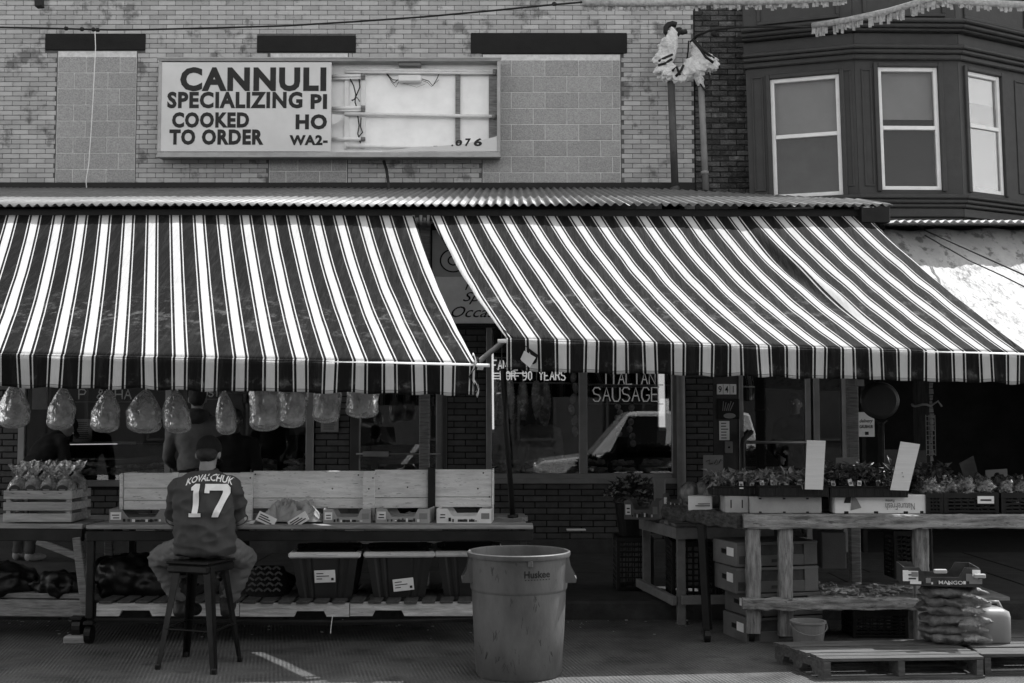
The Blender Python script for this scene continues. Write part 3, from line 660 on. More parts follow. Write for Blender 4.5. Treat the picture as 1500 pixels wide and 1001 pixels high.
def awning(label, TL, TR, BL, BR, uT, uB, sag, drop, sd, bunch=0.):
    TL, TR, BL, BR = map(Vector, (TL, TR, BL, BR)); c = (BL + BR) / 2
    t = thing('awning', label, 'awning', (c.x, c.y, c.z), 'striped awnings over the stalls')
    def fab(u, v):
        a = TL.lerp(TR, u); b = BL.lerp(BR, u); p = a.lerp(b, v)
        s = 4 * v * (1 - v)
        p.z -= sag * s * (1 + .25 * math.sin(u * 7 + sd)) * (1 - .35 * (v - .5))
        p.z += .022 * s * noise.noise(Vector((u * 9 + sd, v * 1.2, 0))) + .012 * noise.noise(Vector((u * 22 + v * 6 + sd, v * 5, 4))) * s + .004 * math.sin(u * 60 + v * 5) * v * (1 - v) * 4
        if bunch: p.z -= bunch * math.exp(-((u - .72 - .06 * (v - .5)) / .018) ** 2) * math.sin(math.pi * min(1, v * 1.1 + .02)) ; p.z += bunch * .8 * math.exp(-((u - .745 - .06 * (v - .5)) / .016) ** 2) * math.sin(math.pi * min(1, v * 1.1 + .02))
        return p
    o = MB().grid(fab, 110, 40, lambda u, v: (uT[0] + (uT[1] - uT[0]) * u + ((uB[0] + (uB[1] - uB[0]) * u) - (uT[0] + (uT[1] - uT[0]) * u)) * v, v)).build('canvas', m_stripe, t, smooth=True, fixn=False)
    o.modifiers.new('t', 'SOLIDIFY').thickness = .002
    du = 1.0
    def val(u, v):
        b = BL.lerp(BR, u); q = 1 - v
        k = noise.noise(Vector((u * 14 + sd, 3, 0))) * .05 * v + .008 * math.sin(u * 55 + sd) * v
        return Vector((b.x + .006 * v * math.sin(u * 30), b.y - .016 + k, b.z - .016 - drop * v + .004 * math.sin(u * 90) * v + .012 * noise.noise(Vector((u * 17 + sd, 8, 0))) * v))
    o = MB().grid(val, 150, 8, lambda u, v: (uB[0] + (uB[1] - uB[0]) * u, v)).build('valance', m_stripe, t, smooth=True, fixn=False)
    o.modifiers.new('t', 'SOLIDIFY').thickness = .002
    hm = MB().grid(lambda u, v: val(u, .90 + .012 * v) + Vector((0, -.0035, 0)), 150, 1).build('hem_stitching', m_fab, t, fixn=False)
    # rolled edge over the front tube: canvas wraps it
    def roll(u, v):
        b = BL.lerp(BR, u); a = math.pi * (.5 + v * .75); return Vector((b.x, b.y + .016 * math.cos(a) * 1.0, b.z - .016 + .0165 * math.sin(a)))
    MB().grid(roll, 150, 6, lambda u, v: (uB[0] + (uB[1] - uB[0]) * u, v)).build('rolled_edge', m_stripe, t, smooth=True, fixn=False)
    MB().tube([BL + Vector((-.06, .003, -.017)), BR + Vector((.10, .003, -.017))], .0125, 10).build('front_bar', m_white, t, smooth=True)
    return t, fab
YT = 10.745
aw1, fab1 = awning('striped awning on the left with a row of plastic bags hanging below it', P(18.7 - 34.06 * 2.2, 313, YT), P(18.7 + 34.06 * 17.25, 313, YT), P(-205, 513, 7.9), P(696, 532, 8.36), (-2.2, 17.25), (-3.2 + .0, 16.93), .085, .205, 1.)
aw2, fab2 = awning('striped awning on the right, skewed, with its near left corner folded under', P(629, 314, YT), P(1268, 314, YT), P(742, 496, 8.36), P(1506, 517, 8.75), (-.3, 18.9), (.1, 18.6), .075, .205, 4., .035)
# scruffy fold at the right end of the left awning
b = P(688, 532, 8.36)
f = MB(); f.grid(lambda u, v: Vector((b.x + .015 + .03 * u + .02 * math.sin(v * 9), b.y - .03 + .05 * u * (1 - v), b.z + .05 - .27 * v + .02 * math.sin(u * 6 + v * 11))), 6, 14, lambda u, v: (16.9 + .5 * u + .6 * v, v)).build('loose_corner', m_stripe, aw1, smooth=True, fixn=False).modifiers.new('t', 'SOLIDIFY').thickness = .002
# folded corner of the right awning
q = [P(735, 480, 8.55), P(752, 494, 8.37), P(788, 520, 8.33), P(786, 530, 8.36), P(768, 545, 8.42), P(752, 522, 8.5)]
MB().prism(q, (0, .012, -.004)).build('folded_corner', m_fab, aw2)
q = [P(768, 514, 8.315), P(785, 524, 8.30), P(776, 539, 8.35), P(762, 527, 8.36)]
MB().prism(q, (0, .004, 0)).build('sewn_label', m_paper, aw2)
# bent arm of the right awning and end cap
MB().tube([P(645, 545, 8.42), P(692, 538, 8.45), P(738, 500, 8.6), P(745, 497, 8.5), P(765, 499, 8.42)], .019, 10).build('folding_arm', m_pipe, aw2, smooth=True)
MB().tube([P(683, 537, 8.36), P(707, 538, 8.40)], .021, 12).build('bar_end', m_white, aw1, smooth=True)
MB().tube([P(744, 505, 8.6), P(748, 545, 8.6)], .003, 5).build('cord', m_wire, aw2)
g = MB(); 
for k in range(5): g.tube([P(604 + 5.5 * k, 322, YT), P(608 + 5.5 * k, 322, YT)], .05 - .012 * (k % 2), 12)
g.tube([P(600, 322, YT), P(634, 322, YT)], .035, 12); g.build('roller_gear', m_pipe, aw1, smooth=True)
MB().tube([P(618, 326, 10.9), P(620, 420, 10.9), P(622, 480, 10.9)], .034, 12).build('bracket_pole', m_pipe, aw1, smooth=True)
# white tarpaulin awning on the right
m_tarp = M('white_tarpaulin', .35, .6, .10, 5., .45, 18., stretch=(1.8, 1, 1), spots=(7., .535), spotv=.4, bdist=.03)
TL, TR, BL, BR = P(1278, 338, 10.8), P(1760, 334, 10.8), P(1496, 528, 8.9), P(2080, 545, 8.9)
def tarp(u, v):
    p = TL.lerp(TR, u).lerp(BL.lerp(BR, u), v); s = 4 * v * (1 - v)
    p.z += -.10 * s + .012 * math.sin(u * 40) * (1 - v) * .8 + .03 * noise.noise(Vector((u * 7, v * 5, 2))) * s + .018 * noise.noise(Vector((u * 30, v * 16, 5))) * s
    return p
tq = MB().grid(tarp, 90, 50).build('awning', m_tarp, smooth=True, fixn=False); tq.modifiers.new('t', 'SOLIDIFY').thickness = .003
tag(tq, 'plain white wrinkled tarpaulin awning with dirty streaks at the far right', 'awning')
cb = MB().tube([P(1340, 331, 10.85), P(1400, 358, 10.2), P(1460, 385, 9.6), P(1520, 412, 9.0)], .007, 6).build('cable', m_wire, None, smooth=True); tag(cb, 'upper black cable crossing in front of the white tarpaulin awning', 'cable')
cb = MB().tube([P(1355, 345, 10.7), P(1420, 382, 9.9), P(1470, 405, 9.3), P(1520, 430, 8.9)], .0055, 6).build('cable', m_wire, None, smooth=True); tag(cb, 'lower thin cable lying across the white tarpaulin awning', 'cable')

# ---------------------------------------------------------------- lightbox sign
YS = 14.38
sg = thing('lightbox_sign', 'long broken lightbox sign, lettered panel left, bare tubes right, on brick wall', 'sign', (P(482, 160, YS).x, YU, P(482, 230, YS).z))
X0, X1, Z0, Z1 = R(231, 86, 733, 229, YS)
fr = MB(); fr.cbox(X0, X1, YS, YU - .01, Z1 - .03, Z1, .006); fr.cbox(X0, X1, YS, YU - .01, Z0, Z0 + .05, .006); fr.cbox(X0, X0 + .04, YS + .001, YU - .01, Z0 + .05, Z1 - .03, .006); fr.cbox(X1 - .04, X1, YS + .001, YU - .01, Z0 + .05, Z1 - .03, .006)
fr.build('cabinet_frame', M('sign_metal', .33, .45, .15, 5., .1, 40., metal=.2), sg)
rim = MB(); rim.cbox(X0 - .012, X1 + .012, YS - .012, YS + .03, Z0 - .016, Z0 + .006, .004); rim.cbox(X0 - .012, X1 + .012, YS - .012, YS + .03, Z1 - .006, Z1 + .016, .004); rim.build('retainer', M('sign_metal', .33), sg)
MB().box(X0 + .02, X1 - .02, YU - .06, YU - .02, Z0 + .03, Z1 - .03).build('back_panel', m_signw, sg)
def sr(a, b, c, d, Y=YS): return R(a, b, c, d, Y)
a = sr(236, 91, 485, 222); sbox('sign_panel', a[0], a[1], YS + .008, YS + .016, a[2], a[3] - .0, m_face, sg, .002)
yl = YS + .005
for s, q, bo in (('CANNULI', (264, 98.5, 478, 134), .052), ('SPECIALIZING', (245, 134.5, 443, 159), .05), ('PI', (455, 138, 479, 160), .05), ('COOKED', (252, 164.5, 365, 187.5), .055), ('HO', (433, 167.5, 479, 190), .055), ('TO ORDER', (248, 189.5, 386, 212.5), .055), ('WA2-', (424, 198, 480, 213), .055)):
    r_ = sr(*q, yl); text(s, *r_, yl, m_ink, sg, bo * .9, spacing=1.12)
# torn remnant of the right panel
pts = [(560, 221), (600, 217), (640, 214.5), (680, 211), (705, 205.5), (722, 201.5), (728, 199.5), (728, 222), (560, 222)]
MB().prism([P(x, y, YS + .012) for x, y in pts], (0, .008, 0)).build('torn_panel', m_face, sg)
for s, q in (('.', (661, 212, 664, 214.5)), ('0', (667, 205, 677, 214)), ('7', (681, 203, 690, 214.5)), ('6', (694, 202.5, 706, 214.5))): text(s, *sr(*q, YS + .009), YS + .009, m_ink, sg, .04, .12)
pts = [(486, 167), (492, 168), (503, 169), (501, 174), (495, 180), (487, 183)]
MB().prism([P(x, y, YS + .02) for x, y in pts], (0, .005, 0)).build('torn_panel', m_face, sg)
ym = YU - .11
for (x0, y0, x1, y1, r_) in ((505, 102, 727, 105, .02), (505, 106, 727, 108, .014), (505, 167, 726, 171, .022), (507, 214, 640, 217, .02), (486, 112, 534, 111, .02), (486, 116, 534, 115, .012), (486, 159, 534, 158, .022), (486, 163, 534, 162, .012), (486, 204, 534, 204, .02)):
    MB().tube([P(x0, y0, ym), P(x1, y1, ym)], r_ * 1.0, 10).build('tube', m_white, sg, smooth=True)
    MB().tube([P(x1 - 5, y1, ym), P(x1 + 1, y1, ym)], r_ * 1.3, 10).build('tube_socket', m_pipe, sg, smooth=True)
for (x0, y0, x1, y1, mt) in ((504, 98, 511, 218, m_white), (528, 104, 535, 217, m_white), (667, 106, 674, 209, m_wood), (716, 106, 729, 203, m_wood)):
    r_ = sr(x0, y0, x1, y1, YU - .1); sbox('strip', r_[0], r_[1], YU - .09, YU - .0605, r_[2], r_[3], mt, sg)
r_ = sr(584, 112, 617, 121, ym); sbox('ballast', r_[0], r_[1], ym - .06, ym + .05, r_[2], r_[3], m_paper, sg, .008)
r_ = sr(584, 91, 617, 98, ym); sbox('ballast', r_[0], r_[1], ym - .06, ym + .05, r_[2], r_[3], m_pipe, sg, .008)
def wire(pts, r_=.005, nm='wire', par=sg, Y=ym):
    q = []; 
    for i, (x, y) in enumerate(pts): q.append(P(x, y, Y + rv(-.02, .02)))
    return MB().tube(q, r_, 5).build(nm, m_wire, par, smooth=True)
wire([(584, 118), (575, 117), (570, 112), (566, 106)]); wire([(584, 116), (577, 122), (572, 116), (563, 105)]); wire([(584, 120), (580, 128), (574, 121), (567, 108)], .003)
wire([(618, 116), (628, 119), (634, 126), (640, 116), (644, 106)]); wire([(618, 118), (626, 121), (632, 127), (643, 117)], .003); wire([(590, 122), (610, 128), (622, 124)], .002)
wire([(513, 116), (518, 126), (521, 138), (520, 150), (522, 156)], .008); wire([(526, 116), (527, 128), (522, 140), (519, 146), (515, 147)], .008); wire([(524, 170), (526, 184), (524, 196), (528, 210)], .008); wire([(529, 172), (528, 186), (531, 194), (526, 200)], .007); wire([(516, 148), (523, 143), (527, 149)], .006)

# ---------------------------------------------------------------- pipes, bundle, cables, garlands
YP = 14.28
MB_ = MB().tube([P(982.5, 110, YP), P(989, 279, YP)], .043, 14).tube([P(988, 274, YP), P(989.5, 281, YP)], .055, 14)
o = MB_.build('service_pipe', m_dpipe, None, smooth=True); tag(o, 'dark vertical pipe rising from the canopy to the wrapped bundle', 'pipe')
o = MB().tube([P(1027, 128, YP), P(1034, 279, YP)], .037, 14).tube([P(1032.3, 251, YP), P(1032.6, 256, YP)], .046, 14).build('service_pipe', m_pipe, None, smooth=True); tag(o, 'light grey vertical pipe with a strap, in front of the dark brick corner', 'pipe')
bu = thing('wrapped_bundle', 'crumpled white plastic wrapping taped round cable ends on top of the two pipes', 'bundle', P(1005, 120, YP))
mb = MB(); pth = [(985, 52, .075), (977, 72, .12), (971, 92, .12), (976, 108, .10), (992, 112, .09), (1008, 104, .11), (1022, 96, .13), (1036, 92, .12), (1046, 95, .10)]
for i in range(len(pth) - 1):
    for k in range(3):
        t = k / 3; x = pth[i][0] * (1 - t) + pth[i + 1][0] * t; y = pth[i][1] * (1 - t) + pth[i + 1][1] * t; r_ = pth[i][2] * (1 - t) + pth[i + 1][2] * t
        mb.ell(P(x + rv(-2, 2), y + rv(-2, 2), YP - .02 + rv(-.03, .03)), (r_ * rv(.65, 1.05), r_ * rv(.6, .9), r_ * rv(.7, 1.1)), 12, 8, jit=.35)
for (x, y, r_) in ((1020, 78, .08), (1016, 66, .06), (1024, 115, .07), (1026, 122, .05)): mb.ell(P(x, y, YP), (r_ * .8, r_ * .7, r_), 12, 8, jit=.3)
o = remesh('plastic_wrap', mb, M('white_plastic_wrap', .62, .35, .12, 9., .9, 22., bdist=.03), bu, .02, 2)
for v in o.data.vertices:
    q = v.co; v.co = q * (1 + .16 * noise.noise(q * 14) + .10 * noise.noise(q * 31))
o.data.shade_flat()
def ptube(pts, r_, nm, mat, par, n=7, Y=YP): return MB().tube([P(x, y, Y + (z if z else 0)) for x, y, z in pts], r_, n).build(nm, mat, par, smooth=True)
for pts in ([(965, 90, -.1), (972, 86, -.13), (985, 80, -.1)], [(964, 96, -.1), (974, 93, -.13), (984, 87, -.1)], [(985, 104, -.1), (991, 98, -.14), (996, 110, -.1)], [(990, 112, -.1), (998, 103, -.14), (1001, 96, -.1)], [(1014, 58, -.1), (1026, 72, -.13), (1034, 84, -.12), (1045, 92, -.13)], [(1018, 60, -.1), (1032, 76, -.14), (1046, 86, -.1)]): ptube(pts, .016, 'tape', m_wire, bu)
MB().tube([P(985 + 10 * math.cos(t / 10 * 6.283 - .3), 44 + 9 * math.sin(t / 10 * 6.283 - .3), YP) for t in range(10)], .035, 8).build('cable_coil', m_wire, bu, smooth=True)
ptube([(992, 46, 0), (1000, 48, 0), (1006, 46, 0)], .03, 'cable_end', m_wire, bu); ptube([(1009, 60, 0), (1008, 75, 0), (1006, 90, 0)], .01, 'cable_end', m_wire, bu)
ptube([(1022, 118, 0), (1032, 132, -.06), (1038, 128, -.06), (1040, 118, -.05), (1037, 100, 0)], .009, 'cable_loop', m_wire, bu)
o = MB().tube([P(1012, 62, YP), P(1022, 52, 14.2), P(1040, 45, 13.9), P(1080, 40, 13.6), P(1130, 39, 13.4), P(1192, 40, 13.2)], [.02, .018, .014, .012, .012, .01], 7).build('cable', m_wire, None, smooth=True); tag(o, 'black cable from the wrapped bundle to the drooping garland', 'cable')
MB().ell(P(1047, 50, 13.85), (.05, .04, .04), 10, 8).build('cable_clamp', m_wire, bu)
# cable sagging across the upper wall
pts = [(-20, 40, 14.3), (40, 41, 14.3), (100, 42.5, 14.25), (160, 44, 14.2), (220, 43.5, 14.1), (320, 41, 14.0), (420, 38, 13.9), (520, 32, 13.8), (620, 25, 13.7), (720, 16, 13.6), (800, 8, 13.5), (858, 3, 13.4)]
o = MB().tube([P(*p) for p in pts], .011, 7)
for (x, y, Y) in ((97, 42, 14.25), (120, 43, 14.2), (137, 43.5, 14.2), (143, 44, 14.2), (812, 6, 13.5)): o.ell(P(x, y, Y), (.03, .025, .025), 8, 6)
o = o.build('cable', m_wire, None, smooth=True); tag(o, 'long black cable sagging across the brick wall above the sign', 'cable')
o = MB().tube([P(x, y, 14.5) for x, y in ((139, 44), (140, 70), (138, 110), (136, 150), (133, 200), (130, 240), (126, 265), (127, 277), (121, 282))], .0055, 6).build('hanging_string', m_paper, None, smooth=True); tag(o, 'thin white string hanging down over the walled-up left window', 'string')
o = MB().tube([P(562, 236, 14.5), P(566, 248, 14.45), P(568, 262, 14.3), P(570, 280, 14.1)], .018, 7).build('conduit', m_wire, None, smooth=True); tag(o, 'short dark conduit below the sign running to the canopy roof', 'pipe')
MB().bar(P(56, -20, 14.0), P(58, 11, 14.0), .1, .08).build('bracket', m_black, None); tag(bpy.data.objects['bracket'], 'dark bracket hanging into view at the top left corner', 'bracket')
m_gar = M('garland_tinsel', .30, .45, .3, 30., .4, 90.)
def garland(pts, rad_, label, fr_len, seed):
    q = [P(*p) for p in pts]; t = thing('garland', label, 'garland', q[0], 'fringed street garlands overhead')
    MB().tube(q, rad_, 8).build('rope', m_gar, t, smooth=True)
    mb = MB(); random.seed(seed)
    for i in range(len(q) - 1):
        L = (q[i + 1] - q[i]).length; n = int(L / .028)
        for k in range(n):
            p = q[i].lerp(q[i + 1], (k + .5) / n)
            if (k // 2) % 4 == 3: continue
            l_ = fr_len * rv(.7, 1.15); dx = rv(-.01, .01); mb.poly([p + Vector((-.019, rv(-.02, .02), -rad_ * .4)), p + Vector((.019, rv(-.02, .02), -rad_ * .4)), p + Vector((.017 + dx, rv(-.02, .02), -l_)), p + Vector((-.017 + dx, rv(-.02, .02), -l_))])
    stuff(mb.build('fringe', m_gar, t, fixn=False)); random.seed(11)
garland([(853, 5, 13.4), (950, 5.5, 13.4), (1060, 3, 13.4), (1130, 3, 13.4), (1240, -3, 13.4)], .038, 'fringed garland running along the top edge above the pipes', .085, 3)
garland([(1190, 38, 13.2), (1240, 30, 13.0), (1300, 17, 12.8), (1345, 4, 12.6), (1400, -14, 12.4)], .036, 'drooping fringed garland crossing in front of the bay cornice', .12, 4)
garland([(1372, 0, 13.2), (1430, 4, 13.2), (1520, 8, 13.2)], .038, 'fringed garland in the top right corner over the bay', .085, 5)

# ---------------------------------------------------------------- menu sign between the awnings
YO = 10.95
a = R(628, 333, 745, 480, YO)
t = thing('hanging_sign', 'grey shop sign with ring emblem and script lettering glimpsed between the two awnings', 'sign', ((a[0] + a[1]) / 2, YO, a[2]))
fr = MB(); fr.cbox(a[0], a[0] + .03, YO - .02, YO + .05, a[2], a[3]); fr.cbox(a[1] - .03, a[1], YO - .02, YO + .05, a[2], a[3]); fr.cbox(a[0] + .03, a[1] - .03, YO - .02, YO + .05, a[2], a[2] + .035); fr.cbox(a[0] + .03, a[1] - .03, YO - .02, YO + .05, a[3] - .03, a[3]); fr.build('frame', m_black, t)
zm = P(690, 405, YO).z
sbox('upper_panel', a[0] + .03, a[1] - .03, YO, YO + .03, zm, a[3] - .03, M('sign_grey', .45, .5, .1, 4., 0), t, .001); sbox('lower_panel', a[0] + .03, a[1] - .03, YO + .001, YO + .03, a[2] + .035, zm - .002, M('sign_light', .9, .5, .1, 4., 0), t, .001)
c = P(664, 382, YO - .004); TT = Matrix.Rotation(rad(90), 3, 'X')
def ring(r0, r1, mat, nm, dy=0): q_ = MB().lathe([(r0, 0), (r1, 0), (r1, .002), (r0, .002), (r0, 0)], c + Vector((0, dy, 0)), 36, sx=1.0, sy=.88, T=TT); q_.f = q_.f[:-2]; q_.build(nm, mat, t)
ring(.001, .115, m_face, 'emblem', .002); ring(.108, .122, m_ink, 'emblem_ring', -.001); ring(.038, .052, m_ink, 'emblem_ring', -.001)
for s, q in (('F', (681, 410, 695, 425)), ('Spe', (678, 428, 716, 446)), ('Occas', (661, 449, 726, 465))): text(s, *R(*q, YO - .004), YO - .004, m_ink, t, .0, .45)
# ---------------------------------------------------------------- neon and window lettering
def lamp_mat(name, st):
    m = bpy.data.materials.new(name); m.use_nodes = True; b = m.node_tree.nodes['Principled BSDF']; b.inputs['Base Color'].default_value = (.7, .7, .7, 1); b.inputs['Emission Color'].default_value = (1, 1, 1, 1); b.inputs['Emission Strength'].default_value = st; return m
m_neon = lamp_mat('neon_glow', .17); m_tube = lamp_mat('fluorescent_tube', 3.5); m_tube3 = lamp_mat('window_tube', .30); m_tube2 = lamp_mat('dim_fluorescent_tube', .2); m_neond = lamp_mat('neon_dim', .05); m_neonf = lamp_mat('neon_faint', .012)
def fluor(label, a, b, r_, mt=None):
    t = thing('fluorescent_lamp', label, 'lamp', b); MB().bar(a + Vector((0, .04, 0)), b + Vector((0, .04, 0)), r_ * 2.6, .03, up=(0, 1, 0)).build('batten', m_white, t); MB().tube([a, b], r_, 10).build('tube', mt or m_tube, t, smooth=True); d = (a - b).normalized()
    MB().tube([a, a + d * .04], r_ * 1.2, 10).build('socket', m_white, t); MB().tube([b - d * .04, b], r_ * 1.2, 10).build('socket', m_white, t)
fluor('bright vertical fluorescent tube at the left edge of the sausage window', P(721.5, 512, YW + .1), P(722.5, 629, YW + .1), .010, m_tube3)
fluor('bright vertical fluorescent fitting at the right of the sausage window', P(968, 500, YW + .45), P(970, 626, YW + .45), .034, m_tube2)
fluor('horizontal fluorescent tube over the deli case in the left window', P(86, 651.5, 14.55), P(172, 650.5, 14.55), .005, m_tube2)
GL = {'F': ['02 00', '02 22', '01 1.51'], 'A': ['00 12 20', '.4.8 1.6.8'], 'M': ['00 02 10.6 22 20'], 'I': ['10 12'], 'L': ['02 00 20'], 'Y': ['02 11.1 22', '11.1 10'], 'O': ['1.02 0.41.7 01 0.4.3 10 1.6.3 21 1.61.7 1.02'], 'R': ['00 02 1.42 21.6 1.41.1 01.1', '1.11.1 20'], '9': ['1.91 1.3.9 .41 01.5 .52 1.42 21.5 1.9.7 1.4.1 .30'], '0': ['12 0.31.6 0.3.4 10 1.7.4 1.71.6 12'], 'E': ['22 02 00 20', '01 1.51'], 'S': ['21.7 1.52 .52 01.6 .31.1 1.6.9 2.5 1.50 .50 0.3'], 'T': ['12 10', '02 22'], 'N': ['00 02 20 22'], 'U': ['02 0.5 .50 1.50 2.5 22'], 'G': ['21.6 1.52 .52 01.4 0.6 .50 1.50 2.5 2.9 1.2.9'], 'P': ['00 02 1.52 21.6 1.51 01'], '&': ['20 .51.5 .82 1.41.9 1.51.5 .2.7 0.4 .50 1.20.2 2.8'], 'H': ['00 02', '20 22', '01 21']}
import re
def strokes(s, r_, Y, mat, t):
    n = len(s); cw = (r_[1] - r_[0]) / n
    for i, ch in enumerate(s):
        for k, path in enumerate(GL.get(ch, [])):
            pts = []
            for tok in path.split():
                m_ = re.match(r'^(\d?\.\d|\d)(\d?\.\d|\d)$', tok); u, v = float(m_.group(1)), float(m_.group(2))
                pts.append(Vector((r_[0] + cw * (i + .12 + .76 * u / 2), Y, r_[2] + (r_[3] - r_[2]) * v / 2)))
            MB().tube(pts, .0075, 6).build('letter_tube', mat, t, smooth=True)
def neon(s, q, label, lines=(), mat=None):
    Y = YW + .12; r_ = R(*q, Y); t = thing('neon_sign', label, 'neon sign', ((r_[0] + r_[1]) / 2, Y, r_[2]))
    strokes(s, r_, Y, mat or m_neon, t)
    for (p0, p1) in lines: MB().tube([P(*p0, Y), P(*p1, Y)], .006, 6).build('tube', m_neon, t, smooth=True)
    fr = MB(); fr.tube([(r_[0] - .04, Y + .03, r_[3] + .03), (r_[1] + .04, Y + .03, r_[3] + .03)], .005, 5); fr.tube([(r_[0] - .04, Y + .03, r_[2] - .03), (r_[1] + .04, Y + .03, r_[2] - .03)], .005, 5); fr.build('support_wire', m_pipe, t)
neon('FAMILY', (721, 528, 767, 542), 'neon lettering FAMILY at the top of the window left of the mullion')
neon('FOR 90 YEARS', (732, 544, 829, 557), 'neon lettering FOR 90 YEARS in the window under the folded awning corner', [((719, 547), (770, 547)), ((719, 551), (760, 551)), ((719, 555), (740, 555))])
neon('ITALIAN', (882, 546, 961, 563), 'neon lettering ITALIAN just under the right awning', (), m_neond)
neon('SAUSAGE', (867, 568, 967, 588), 'neon lettering SAUSAGE above the reflected car', (), m_neond)
neon('P & HA', (114, 571, 194, 585), 'faint neon lettering behind the hanging bags at the left', (), m_neonf)
neon('USI', (296, 570, 322, 581), 'faint neon lettering behind the bags right of the window mullion', (), m_neonf)
# ---------------------------------------------------------------- people helpers
m_skin = M('skin', .20, .55, .1, 20., .1, 120.); m_skin2 = M('skin_dark', .05, .5, .1, 20., .1, 120.)
m_hair = M('hair', .014, .6, .4, 30., .6, 160., stretch=(1, 1, .3))
m_jersey = M('jersey_cloth', .047, .85, .1, 6., .25, 200.)
m_khaki = M('khaki_cloth', .115, .85, .14, 7., .25, 180.)
m_boot = M('boot_leather', .018, .5, .4, 9., .3, 90.)
def hand(mb, wrist, d, nrm, side):
    w_ = Vector(wrist); d = Vector(d).normalized(); n_ = Vector(nrm).normalized(); s = d.cross(n_).normalized() * side
    cap(mb, w_, w_ + d * .07, .026, .034, 8); pal = w_ + d * .075
    for k in range(4):
        b = pal + s * (.030 - .019 * k); l = (.062, .072, .068, .052)[k]
        m_ = b + d * l * .55 - n_ * .012; cap(mb, b, m_, .0105, .0095, 6); cap(mb, m_, m_ + d * l * .3 - n_ * l * .45, .0095, .008, 6)
    b = w_ + d * .03 + s * .03; cap(mb, b, b + d * .03 + s * .03, .013, .011, 6); cap(mb, b + d * .03 + s * .03, b + d * .062 + s * .032 - n_ * .01, .011, .009, 6)
def head(mb, c, T, s=1.):
    "skull, jaw, nose, ears; T maps local (x right, y face, z up)"
    f = lambda x, y, z: Vector(c) + T @ Vector((x, y, z)) * s
    mb.ell(f(0, -.01, .02), (.074 * s, .094 * s, .098 * s), 18, 12, T); mb.ell(f(0, .025, -.045), (.056 * s, .064 * s, .068 * s), 16, 10, T)
    mb.ell(f(0, .094, -.018), (.014 * s, .020 * s, .026 * s), 10, 8, T); mb.ell(f(0, .082, .012), (.045 * s, .016 * s, .012 * s), 10, 8, T)
    mb.ell(f(0, .080, -.062), (.024 * s, .012 * s, .010 * s), 10, 8, T)
    for sd in (-1, 1): mb.ell(f(sd * .079, -.008, -.012), (.011 * s, .022 * s, .034 * s), 10, 8, T)
